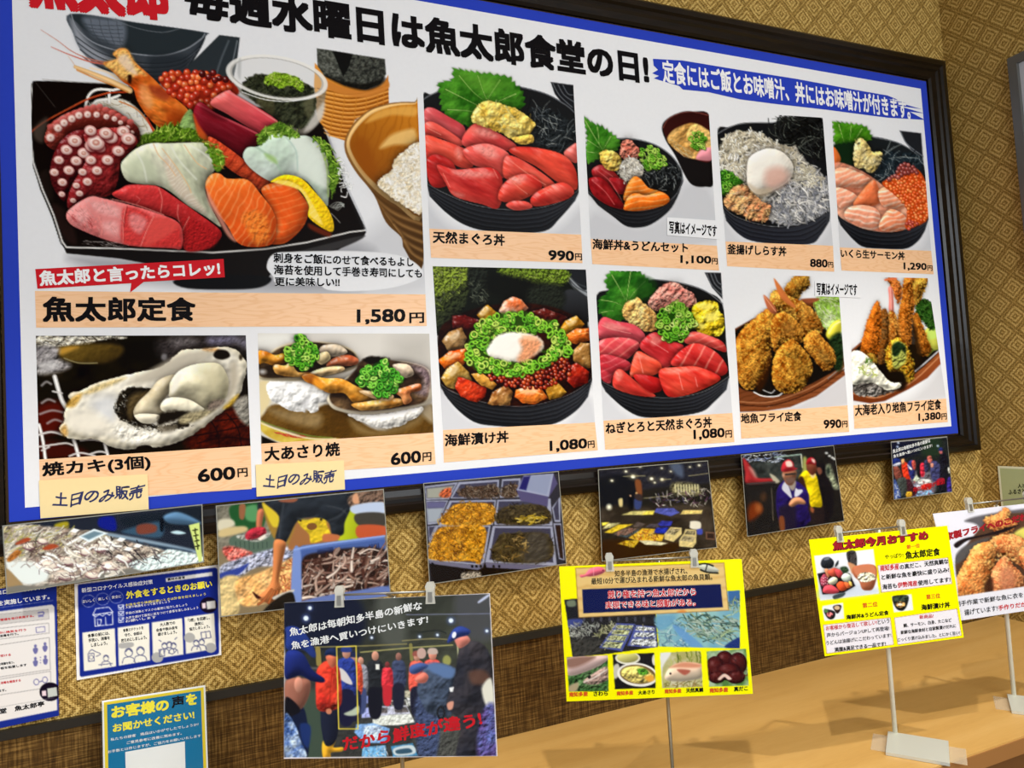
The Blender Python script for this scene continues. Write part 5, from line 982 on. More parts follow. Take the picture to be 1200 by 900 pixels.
    c.hatch([(560, 530), (740, 520), (880, 500), (880, 525), (740, 555), (600, 550)], 50, 3, 1.7, [(20, 18, 16), (226, 222, 206), (110, 104, 90)], seed=7)
    fl = dict(dome=.5, dw=8, bump=3, bf=.06, sh=.35, sw=3, spec=.25)
    c.blob([(690, 280), (760, 250), (800, 260), (760, 330), (700, 420), (720, 450), (690, 480), (600, 500), (555, 460), (580, 400), (640, 340)], (206, 196, 168), col2=(182, 170, 140), vf=.05, **fl)
    c.blob([(560, 470), (620, 460), (700, 470), (660, 510), (600, 510)], (222, 214, 192), **fl)
    c.blob([(750, 340), (755, 290), (800, 230), (880, 195), (980, 184), (1030, 200), (1065, 260), (1070, 320), (1050, 380), (980, 430), (930, 440), (860, 390), (800, 370), (750, 370)], (220, 214, 186), col2=(190, 182, 150), g=(.7, .5), dome=.6, dw=14, bump=2, bf=.06, sh=.35, spec=.5)
    c.blob([(755, 340), (770, 290), (810, 250), (800, 310), (770, 350)], (246, 242, 226), f=4, al=.9); c.blob([(900, 220), (1000, 200), (1040, 280), (1000, 360), (940, 300)], (204, 196, 162), f=16, al=.7)
    c.blob([(700, 420), (730, 380), (790, 372), (860, 385), (920, 420), (935, 440), (860, 470), (780, 465), (720, 450)], (222, 216, 192), **fl)
    c.blob([(700, 460), (760, 445), (860, 450), (800, 490), (740, 510), (690, 520)], (30, 24, 18), f=4, wob=2); c.blob([(800, 490), (860, 455), (960, 440), (1000, 440), (900, 500), (820, 515)], (150, 140, 110), f=4, bump=5, bf=.15)
    c.blob([(960, 410), (1000, 385), (1050, 390), (1010, 430), (960, 440)], (110, 98, 88), f=4, bump=5, bf=.2); c.blob([(690, 530), (790, 525), (760, 560), (700, 560)], (120, 112, 96), f=5, al=.8)
    return c

def art_grilled_clam():
    c = Canvas(300, 387, 512, 522, (206, 202, 192)); c.crop(296, 385, 4.5)
    c.blob([(20, 20), (930, 20), (940, 200), (20, 200)], (214, 210, 202), f=10); c.blob([(740, 60), (930, 30), (940, 190), (780, 170)], (186, 182, 174), f=30, al=.9)
    c.blob([(25, 25), (250, 25), (160, 90), (28, 110)], (232, 231, 224), f=14)
    # lacquer table
    c.blob([(35, 280), (100, 290), (90, 400), (60, 440), (50, 490), (46, 500), (36, 400)], (222, 206, 160), f=5)
    c.blob([(60, 450), (120, 400), (300, 430), (400, 400), (520, 460), (700, 540), (940, 400), (950, 550), (400, 585), (180, 540), (50, 490)], (112, 82, 36), f=3, col2=(84, 58, 20), vf=.02, bump=1)
    c.blob([(90, 420), (250, 440), (360, 450), (350, 520), (250, 510), (120, 460)], (150, 128, 90), f=8, al=.8, bump=3, bf=.08); c.blob([(510, 470), (650, 540), (850, 470), (900, 420), (880, 500), (700, 560), (560, 550)], (140, 116, 74), f=7, al=.8)
    c.blob([(880, 430), (945, 400), (950, 500)], (176, 164, 140), f=6, al=.8)
    c.blob([(46, 495), (120, 530), (300, 575), (460, 580), (300, 605), (150, 600), (50, 545)], (212, 190, 90), f=2, col2=(190, 160, 60), vf=.1); c.hatch([(130, 545), (270, 570), (260, 580), (150, 560)], 30, 6, 1.6, [(206, 60, 50), (230, 120, 100)], ang=.2, spread=.6, seed=3)
    c.stroke([(46, 500), (150, 540), (300, 580), (440, 582)], 1.6, (226, 220, 190), al=.8); c.stroke([(46, 488), (150, 525), (300, 565), (420, 575)], 1.2, (110, 140, 60), al=.8)
    c.blob([(46, 565), (140, 605), (46, 612)], (20, 16, 12), sm=0, f=2)
    # paper salt mounds
    pw = dict(dome=.4, dw=5, bump=5, bf=.1, wob=1.2)
    c.blob([(80, 285), (200, 280), (350, 290), (400, 340), (395, 380), (345, 400), (350, 430), (310, 445), (280, 420), (270, 440), (190, 430), (150, 405), (90, 370)], (236, 236, 234), **pw); c.blob([(260, 380), (300, 360), (290, 430), (270, 436)], (190, 190, 192), f=4, al=.6)
    c.blob([(505, 450), (640, 455), (800, 430), (895, 415), (880, 455), (820, 490), (790, 510), (720, 525), (650, 520), (600, 500), (545, 480)], (238, 236, 230), sh=.3, **pw)
    # rear shell
    c.blob([(32, 260), (30, 180), (80, 130), (180, 80), (300, 66), (440, 80), (530, 115), (560, 170), (530, 215), (400, 250), (250, 275), (100, 275)], (206, 192, 160), f=1.5, dome=.5, dw=4)
    c.blob([(32, 185), (80, 150), (150, 100), (300, 72), (430, 88), (530, 125), (545, 190), (450, 220), (300, 250), (100, 262), (34, 245)], (40, 30, 22), f=2, bump=5, bf=.1, col2=(96, 74, 50), vf=.06)
    fl = dict(dome=.7, dw=5, bump=4, bf=.08, spec=.7, sh=.5)
    c.blob([(28, 120), (70, 120), (120, 140), (170, 130), (190, 170), (120, 195), (60, 180), (32, 185)], (224, 160, 52), col2=(190, 110, 30), vf=.08, **fl)
    c.blob([(110, 215), (120, 190), (170, 195), (200, 180), (240, 230), (300, 230), (260, 255), (140, 245)], (216, 170, 96), col2=(180, 128, 60), vf=.08, **fl)
    c.blob([(390, 190), (430, 155), (500, 138), (556, 160), (545, 190), (470, 200), (400, 205)], (214, 130, 90), col2=(180, 90, 56), vf=.08, **fl); c.blob([(300, 235), (380, 205), (470, 200), (480, 220), (400, 245), (310, 252)], (222, 190, 140), **fl)
    c.blob([(350, 130), (370, 90), (450, 85), (500, 120), (470, 140), (400, 150)], (200, 184, 160), **fl); c.blob([(330, 150), (390, 120), (410, 160), (360, 190)], (206, 186, 140), **fl)
    c.ell(52, 228, 18, 12, (240, 240, 240), f=4, al=.7)
    P = [(170, 150), (170, 110), (220, 80), (225, 45), (260, 36), (300, 80), (345, 110), (335, 160), (290, 215), (240, 195), (200, 175)]
    c.blob(P, (34, 76, 18), f=2, wob=1.5, sh=.5); c.rings(P, 90, 3.2, [(84, 160, 34), (58, 128, 26), (128, 188, 60), (160, 210, 90)], seed=3, w=1.2)
    # front shell
    c.blob([(395, 360), (450, 290), (600, 200), (740, 170), (860, 185), (930, 220), (945, 300), (940, 380), (860, 415), (700, 445), (560, 452), (440, 430), (400, 395)], (216, 206, 184), f=1.5, dome=.5, dw=4, sh=.4)
    c.blob([(405, 350), (460, 300), (540, 220), (560, 180), (620, 150), (720, 165), (860, 190), (925, 230), (930, 330), (900, 390), (780, 415), (640, 435), (520, 432), (430, 405)], (44, 30, 22), f=2, bump=5, bf=.1, col2=(110, 86, 60), vf=.05)
    c.blob([(780, 185), (900, 200), (935, 260), (920, 350), (860, 340), (900, 270), (850, 220)], (196, 178, 170), f=6, bump=3, al=.9, col2=(120, 100, 110), vf=.06)
    c.blob([(580, 165), (640, 145), (720, 160), (640, 190)], (24, 18, 14), f=3, wob=2); c.blob([(740, 190), (820, 190), (850, 240), (800, 260), (760, 230)], (206, 186, 160), **fl)
    c.blob([(262, 250), (300, 238), (370, 260), (470, 265), (540, 300), (600, 330), (640, 360), (580, 400), (530, 390), (480, 340), (400, 340), (330, 300), (280, 280)], (226, 170, 78), col2=(196, 124, 36), vf=.06, **fl)
    c.blob([(258, 252), (300, 236), (340, 255), (350, 290), (300, 285)], (150, 80, 26), f=4, al=.8); c.blob([(330, 260), (380, 300), (360, 320), (320, 290)], (240, 160, 50), f=4, al=.9)
    c.blob([(520, 400), (600, 385), (700, 370), (780, 370), (805, 395), (720, 420), (600, 430), (560, 428)], (226, 180, 104), col2=(196, 134, 56), vf=.08, **fl)
    c.blob([(740, 330), (800, 310), (880, 290), (885, 325), (830, 340), (840, 380), (800, 400), (780, 360)], (222, 152, 96), col2=(190, 104, 56), vf=.1, **fl); c.blob([(560, 330), (640, 330), (740, 350), (720, 380), (640, 370)], (214, 178, 130), **fl)
    P = [(555, 280), (570, 230), (640, 190), (700, 170), (725, 200), (780, 270), (770, 300), (720, 345), (660, 350), (600, 310)]
    c.blob(P, (30, 72, 18), f=2, wob=1.5, sh=.5); c.rings(P, 105, 3.4, [(70, 150, 40), (50, 120, 30), (110, 180, 60), (150, 206, 90)], seed=4, w=1.2)
    return c
ART_B = (art_marinated_bowl, art_negitoro_bowl, art_fried_fish, art_fried_prawn, art_grilled_oyster, art_grilled_clam)
# ---------------------------------------------------------------- the printed snapshots, notices and cards
def spots(c, P, cols, n=14, w=3, al=.8, seed=1, ln=4):
    c.hatch(P, n, ln, w, cols, seed=seed, al=al, curl=.2)
def art_fish_stall():
    c = Canvas(0, 588, 242, 695, (120, 118, 112)); c.crop(0, 580, 4.8); c.con = 1.3; c.sat = 1.1
    c.blob([(20, 150), (600, 100), (1140, 60), (1140, 330), (900, 280), (600, 210), (300, 190), (20, 200)], (44, 48, 58), f=3, sm=0)
    c.blob([(560, 130), (640, 125), (650, 200), (560, 180)], (30, 40, 120), f=3)
    c.blob([(690, 130), (900, 100), (1130, 70), (1135, 200), (900, 190), (720, 180)], (36, 42, 50), f=5); c.blob([(720, 190), (900, 150), (900, 240), (700, 215)], (70, 96, 116), f=4, al=.8)
    c.blob([(770, 175), (830, 160), (880, 175), (870, 210), (780, 220)], (120, 70, 56), f=3, al=.9); c.blob([(920, 120), (1000, 95), (1110, 140), (1120, 165), (960, 160)], (90, 116, 140), f=3, dome=.4)
    c.blob([(900, 140), (920, 140), (918, 200), (902, 200)], (20, 26, 34), f=2); c.blob([(960, 210), (1000, 200), (1045, 215), (1000, 222)], (180, 200, 206), f=2)
    c.blob([(310, 165), (380, 150), (380, 190), (320, 195)], (150, 140, 50), f=3)
    c.blob([(620, 215), (900, 265), (1100, 310), (1110, 330), (900, 290), (640, 240)], (130, 146, 160), f=3); c.blob([(640, 240), (900, 285), (1080, 320), (940, 330), (760, 280)], (48, 60, 74), f=3)
    c.blob([(25, 175), (300, 180), (460, 200), (640, 240), (760, 270), (940, 320), (860, 380), (640, 430), (300, 500), (120, 500), (30, 380)], (176, 170, 160), f=3, bump=6, bf=.15, col2=(140, 126, 116), vf=.1)
    c.blob([(720, 390), (900, 330), (960, 305), (1135, 345), (1140, 380), (860, 430)], (196, 208, 208), f=2, bump=3, bf=.3)
    c.blob([(30, 385), (130, 500), (260, 480), (260, 400), (120, 370)], (204, 208, 206), f=4); c.blob([(15, 400), (60, 430), (130, 505), (30, 520)], (150, 130, 100), sm=0, f=2)
    pal = [(206, 202, 190), (178, 170, 156), (226, 222, 214), (150, 140, 128), (196, 186, 150), (120, 104, 96)]
    c.hatch([(25, 180), (300, 185), (420, 220), (300, 330), (100, 380), (30, 330)], 120, 12, 3.4, pal + [(186, 180, 120), (90, 96, 84)], ang=-.6, spread=1, seed=3)
    c.hatch([(300, 330), (450, 210), (620, 250), (620, 330), (400, 420)], 60, 10, 3.8, pal, ang=-.5, spread=1.2, seed=4)
    c.hatch([(600, 240), (940, 315), (860, 380), (700, 400), (600, 350)], 60, 9, 2.4, [(70, 62, 66), (110, 100, 104), (160, 150, 140), (46, 42, 46)], ang=.4, spread=1.4, seed=5)
    for x, y, r in ((275, 395, 55), (160, 290, 32), (380, 370, 45), (480, 320, 40), (620, 400, 50), (480, 400, 42), (700, 360, 36), (360, 450, 50), (560, 300, 36), (240, 260, 30), (520, 450, 40)):
        c.ell(x + 3, y + 6, r, r * .55, (90, 70, 74), ang=.2, al=.8, f=1.5); c.ell(x, y, r, r * .52, (212, 204, 194), ang=.2, dome=.15, rim=(176, 160, 150)); c.stroke([(x - r, y + 5), (x, y + r * .5), (x + r, y + 8)], 1, (120, 84, 96), al=.8)
    c.hatch([(220, 420), (300, 330), (450, 230), (640, 250), (700, 420), (420, 480)], 60, 13, 4.4, [(226, 222, 214), (206, 198, 188), (236, 234, 230)], ang=.1, spread=1.6, seed=15, rnd=.3, taper=(.7, .4))
    c.hatch([(60, 330), (300, 220), (640, 260), (860, 330), (700, 430), (300, 480)], 90, 10, 1.0, [(96, 66, 80), (70, 50, 56), (120, 90, 84)], ang=.3, spread=2.4, seed=16, curl=1)
    for P in ([(240, 300), (290, 275), (330, 290), (270, 310)], [(90, 270), (150, 240), (170, 255), (100, 280)]): c.blob(P, (150, 80, 56), f=2)
    c.blob([(40, 360), (90, 310), (120, 325), (60, 375)], (150, 104, 60), f=2, bump=3)
    c.blob([(438, 235), (530, 190), (608, 215), (500, 265)], (206, 214, 218), sm=0, f=1.2); c.blob([(460, 233), (530, 203), (580, 215), (500, 252)], (110, 130, 140), sm=0, f=2)
    for x, y in ((670, 345), (720, 303), (775, 285), (605, 400), (680, 250), (420, 200)): c.blob([(x - 25, y + 5), (x - 5, y - 12), (x + 28, y - 3), (x + 5, y + 14)], (228, 230, 228), sm=0, f=1)
    c.blob([(1062, 170), (1122, 155), (1138, 370), (1120, 380)], (186, 196, 130), sm=0, f=1.2)
    for q in range(4): c.stroke([(1085 + q * 5, 200 + q * 30), (1110 + q * 4, 195 + q * 30)], 1.4, (50, 54, 30)); c.stroke([(1098 + q * 5, 190 + q * 30), (1098 + q * 5, 215 + q * 30)], 1.4, (50, 54, 30))
    return c

def art_fish_seller():
    c = Canvas(250, 568, 462, 726, (130, 116, 92)); c.crop(250, 570, 5.714); c.con = 1.18; c.sat = 1.05
    c.blob([(25, 130), (420, 60), (420, 400), (40, 420)], (120, 116, 104), f=4, bump=4, bf=.1)
    c.blob([(120, 130), (330, 110), (330, 280), (200, 290), (130, 240)], (40, 84, 48), f=3); c.blob([(215, 140), (300, 130), (290, 230), (220, 220)], (90, 140, 96), f=3); c.blob([(175, 125), (215, 125), (205, 215), (175, 210)], (140, 96, 70), f=2)
    c.blob([(300, 110), (340, 110), (345, 170), (300, 160)], (40, 44, 50), f=3); c.blob([(296, 165), (340, 160), (325, 270), (345, 300), (290, 300)], (176, 110, 84), f=2, dome=.4)
    c.blob([(35, 230), (120, 220), (140, 260), (40, 300)], (196, 190, 170), f=3); c.blob([(50, 290), (200, 265), (220, 300), (50, 340)], (190, 172, 130), f=3)
    c.blob([(115, 345), (230, 310), (410, 300), (415, 400), (290, 455), (130, 405)], (88, 104, 92), f=1.5); c.blob([(150, 340), (240, 310), (400, 305), (300, 370)], (150, 150, 144), f=2, bump=5, bf=.3)
    for q in range(8): c.stroke([(150 + q * 30, 370 + (q % 3)), (150 + q * 30, 430 - q * 3)], 1, (60, 74, 66), al=.7)
    c.blob([(215, 320), (260, 280), (340, 275), (350, 320), (290, 350), (225, 355)], (156, 50, 64), f=2, dome=.4, bump=3); c.blob([(300, 350), (345, 320), (350, 330), (320, 360)], (220, 210, 200), f=1)
    c.blob([(60, 420), (130, 400), (270, 450), (180, 490), (110, 500)], (186, 84, 76), f=3, bump=6, bf=.2, col2=(210, 140, 130), vf=.2)
    c.blob([(45, 540), (120, 500), (420, 410), (560, 420), (540, 520), (300, 540), (180, 600), (50, 600)], (176, 176, 190), f=3, bump=7, bf=.18, col2=(146, 150, 170), vf=.1)
    c.blob([(45, 585), (165, 545), (240, 515), (170, 590), (60, 620)], (58, 72, 140), f=2)
    c.blob([(45, 630), (160, 600), (180, 700), (160, 860), (40, 860)], (196, 176, 130), f=3, bump=4, bf=.1)
    c.blob([(150, 640), (300, 580), (420, 530), (560, 480), (560, 700), (420, 760), (200, 800)], (206, 160, 104), f=3, bump=6, bf=.1, col2=(226, 184, 130), vf=.1)
    c.hatch([(440, 560), (540, 500), (545, 690), (450, 700)], 50, 6, 3, [(206, 130, 90), (226, 166, 120), (176, 96, 60)], seed=3)
    # seller
    c.blob([(330, 110), (450, 80), (920, 20), (920, 120), (880, 250), (840, 330), (760, 330), (560, 420), (480, 370), (400, 340)], (150, 120, 60), f=3)
    c.blob([(330, 110), (440, 200), (440, 260), (400, 270), (360, 200)], (196, 176, 60), f=2)
    c.blob([(880, 200), (920, 120), (965, 200), (975, 340), (850, 365), (840, 330)], (180, 190, 50), f=2, col2=(150, 160, 40), g=(1, .3))
    c.blob([(560, 240), (640, 200), (770, 250), (790, 350), (560, 420), (500, 410), (540, 300)], (150, 106, 70), f=3)
    c.blob([(560, 205), (640, 220), (740, 195), (760, 260), (780, 330), (660, 380), (640, 320), (580, 260)], (196, 172, 52), f=2, bump=3, bf=.1); c.ell(660, 268, 34, 24, (120, 84, 50)); c.ell(583, 228, 9, 9, (60, 50, 30)); c.ell(722, 222, 9, 9, (60, 50, 30))
    c.blob([(340, 100), (470, 70), (700, 60), (930, 10), (930, 120), (880, 240), (870, 320), (800, 330), (770, 240), (700, 210), (600, 215), (550, 250), (480, 380), (415, 355), (440, 200)], (42, 46, 52), f=2, bump=5, bf=.07, dome=.3, dw=6)
    for A in ([(470, 120), (450, 250), (440, 340)], [(760, 130), (850, 150), (890, 180)], [(770, 230), (840, 200), (890, 150)], [(560, 210), (620, 220), (700, 190)]): c.stroke(A, 2, (74, 78, 84), al=.6, f=2)
    c.blob([(440, 90), (560, 80), (540, 105), (460, 105)], (140, 90, 70), f=2)
    c.blob([(410, 360), (485, 375), (470, 470), (440, 620), (455, 680), (430, 740), (380, 780), (330, 770), (300, 740), (370, 670), (395, 600), (400, 480)], (176, 116, 76), f=1.5, dome=.6, dw=4)
    for A in ([(390, 690), (340, 760), (300, 790)], [(410, 700), (370, 780)], [(430, 700), (410, 770)]): c.stroke(A, 3, (150, 92, 58), rnd=.5)
    c.blob([(262, 705), (300, 730), (320, 745), (290, 750)], (60, 30, 24), f=1.5)
    c.blob([(740, 320), (840, 325), (830, 360), (740, 370)], (176, 110, 76), f=2)
    # right side
    c.blob([(920, 60), (1140, 10), (1140, 120), (930, 140)], (110, 90, 78), f=3, bump=5, bf=.2); c.blob([(935, 60), (965, 50), (975, 110), (935, 110)], (196, 150, 120), f=2)
    c.blob([(930, 130), (1135, 105), (1140, 185), (950, 185)], (176, 186, 206), f=2); c.blob([(955, 185), (1140, 180), (1142, 265), (975, 260)], (70, 66, 60), f=2); c.blob([(970, 262), (1142, 265), (1145, 330), (975, 345)], (176, 90, 60), f=2)
    # blue crate of fish
    c.blob([(535, 425), (600, 395), (1145, 328), (1180, 700), (1180, 860), (520, 860)], (96, 118, 172), sm=0, f=1.5)
    c.blob([(570, 430), (1148, 350), (1175, 700), (590, 780)], (78, 98, 150), sm=0, f=2); c.blob([(585, 520), (700, 440), (1150, 420), (1175, 660), (900, 720), (590, 780)], (50, 38, 36), f=3)
    for q in range(9): c.stroke([(700 + q * 12, 425 - q * 2), (702 + q * 12, 450 - q * 2)], 1.2, (36, 44, 76))
    for q in range(5): c.stroke([(1048 + q * 14, 390 - q * 2), (1050 + q * 14, 415 - q * 2)], 1.2, (36, 44, 76))
    c.hatch([(600, 600), (700, 460), (850, 440), (1160, 430), (1170, 640), (1000, 690), (700, 860), (600, 840)], 150, 20, 6.4, [(170, 136, 122), (206, 178, 164), (120, 88, 78), (92, 62, 56), (226, 210, 200), (150, 116, 106)], ang=-.6, spread=2.0, seed=5, rnd=.8)
    c.hatch([(600, 600), (700, 480), (850, 450), (1160, 450), (1160, 640), (1000, 680), (700, 850), (610, 840)], 46, 15, 1.3, [(232, 222, 214), (214, 200, 190)], ang=-.6, spread=2.0, seed=6)
    c.blob([(535, 440), (580, 420), (590, 560), (585, 860), (520, 860)], (120, 140, 190), f=2); c.stroke([(540, 425), (700, 392), (1145, 332)], 2.2, (140, 160, 206), al=.9)
    c.blob([(590, 770), (1000, 690), (1180, 680), (1180, 860), (580, 860)], (104, 120, 170), f=2)
    c.blob([(400, 740), (530, 690), (530, 710), (430, 760)], (190, 186, 180), f=1.5); c.blob([(410, 760), (530, 710), (530, 860), (330, 860)], (40, 36, 32), f=2)
    return c

def art_crate_trays():
    c = Canvas(494, 548, 668, 690, (36, 30, 28)); c.crop(490, 540, 6); c.con = 1.15; c.sat = 1.0
    c.blob([(40, 170), (280, 140), (940, 85), (985, 90), (1030, 740), (800, 760), (80, 870)], (52, 50, 58), sm=0, f=1)
    c.blob([(80, 720), (1000, 730), (1000, 760), (100, 880)], (30, 22, 18), sm=0, f=3); c.blob([(310, 790), (430, 780), (430, 830), (320, 840)], (150, 140, 126), f=2, bump=6, bf=.5)
    rim = (150, 152, 172); ins = (66, 64, 82)
    def tray(o, i, fill, cols, seed, n=0):
        c.blob(o, rim, sm=0, f=1); c.blob(i, ins, sm=0, f=1)
        if fill: c.blob(fill, cols[0], f=2, bump=4, bf=.25, col2=cols[1], vf=.15)
        if n: c.hatch(fill, n, 6, 2.0, cols, seed=seed, curl=1.2)
    tray([(45, 180), (280, 150), (215, 270), (55, 275)], [(52, 190), (262, 165), (208, 262), (60, 265)], None, 0, 0); c.blob([(60, 195), (250, 175), (205, 260), (62, 262)], (150, 150, 140), sm=0, f=2); c.blob([(150, 250), (170, 205), (230, 190), (220, 255)], (176, 90, 56), f=2, bump=5, bf=.4)
    tray([(55, 280), (212, 278), (140, 440), (66, 450)], [(62, 288), (200, 286), (135, 430), (70, 436)], None, 0, 0); c.blob([(62, 335), (180, 330), (135, 430), (70, 436)], (150, 156, 166), sm=0, f=2); c.blob([(62, 290), (195, 290), (180, 330), (64, 332)], (98, 96, 130), sm=0, f=2)
    tray([(68, 460), (130, 455), (75, 570)], [(75, 465), (118, 462), (78, 550)], None, 0, 0)
    brn = [(70, 52, 40), (96, 76, 60), (120, 104, 90), (50, 38, 30), (150, 136, 120)]; yel = [(176, 120, 30), (206, 150, 44), (146, 92, 22), (226, 180, 76), (110, 66, 20)]; dk = [(58, 48, 32), (80, 68, 44), (44, 36, 26), (110, 96, 60)]
    tray([(225, 265), (285, 150), (570, 132), (560, 262)], [(240, 258), (296, 166), (558, 146), (548, 256)], [(300, 250), (320, 195), (540, 175), (545, 255)], brn, 3, 110)
    tray([(575, 260), (590, 130), (720, 122), (710, 255)], [(586, 250), (598, 142), (708, 138), (695, 250)], [(590, 250), (605, 180), (700, 170), (692, 250)], brn, 4, 50)
    tray([(140, 455), (222, 280), (548, 275), (525, 450)], [(165, 445), (236, 292), (538, 286), (514, 445)], [(168, 445), (230, 330), (300, 300), (520, 310), (510, 445)], yel, 5, 170)
    tray([(535, 450), (556, 275), (930, 265), (945, 455)], [(550, 442), (566, 285), (900, 280), (925, 445)], [(565, 440), (580, 340), (700, 310), (890, 320), (915, 440)], dk, 6, 110)
    c.hatch([(710, 430), (730, 390), (860, 380), (900, 400), (800, 435)], 36, 7, 2.4, [(206, 176, 60), (230, 206, 110), (176, 146, 40)], ang=-.2, spread=1.2, seed=7)
    tray([(70, 700), (75, 580), (130, 455), (510, 455), (465, 715), (430, 735)], [(80, 690), (80, 590), (140, 465), (496, 465), (450, 705), (420, 722)], [(80, 690), (85, 590), (140, 480), (250, 460), (470, 470), (440, 700), (380, 705)], yel, 8, 260)
    tray([(470, 715), (525, 458), (945, 460), (975, 740)], [(500, 695), (540, 472), (930, 475), (950, 715)], [(540, 700), (560, 540), (640, 510), (910, 520), (920, 700)], dk, 9, 140)
    c.blob([(760, 520), (900, 520), (910, 690), (740, 700)], (72, 66, 58), f=8, bump=3, bf=.2); c.hatch([(560, 690), (640, 560), (760, 540), (740, 680)], 40, 7, 2.2, [(150, 116, 56), (190, 160, 100), (96, 76, 40)], seed=10)
    c.blob([(75, 700), (420, 735), (465, 716), (455, 750), (420, 768), (80, 722)], (110, 108, 128), sm=0, f=1); c.blob([(472, 716), (970, 740), (975, 752), (760, 765), (480, 750)], (104, 100, 122), sm=0, f=1)
    for x in (380, 410, 440, 530, 570, 100): c.ell(x, 742 if x > 300 else 724, 9, 10, (20, 18, 22))
    tray([(940, 330), (1000, 250), (1000, 430), (960, 430)], [(950, 335), (985, 270), (992, 415), (965, 415)], None, 0, 0); tray([(950, 440), (1005, 440), (1030, 700), (990, 690)], [(962, 450), (1000, 450), (1020, 690), (996, 680)], None, 0, 0); c.blob([(965, 455), (1000, 455), (1020, 690), (998, 680)], (50, 34, 28), sm=0, f=2)
    c.blob([(690, 205), (740, 105), (950, 88), (980, 160), (915, 260), (910, 320), (720, 280)], (84, 78, 112), sm=0, f=1); c.blob([(692, 205), (742, 105), (952, 90), (918, 252)], (150, 154, 176), sm=0, f=1); c.blob([(708, 198), (740, 112), (790, 106), (760, 208)], (40, 36, 96), sm=0, f=2); c.blob([(765, 205), (800, 106), (938, 98), (905, 240)], (136, 142, 166), sm=0, f=2)
    return c

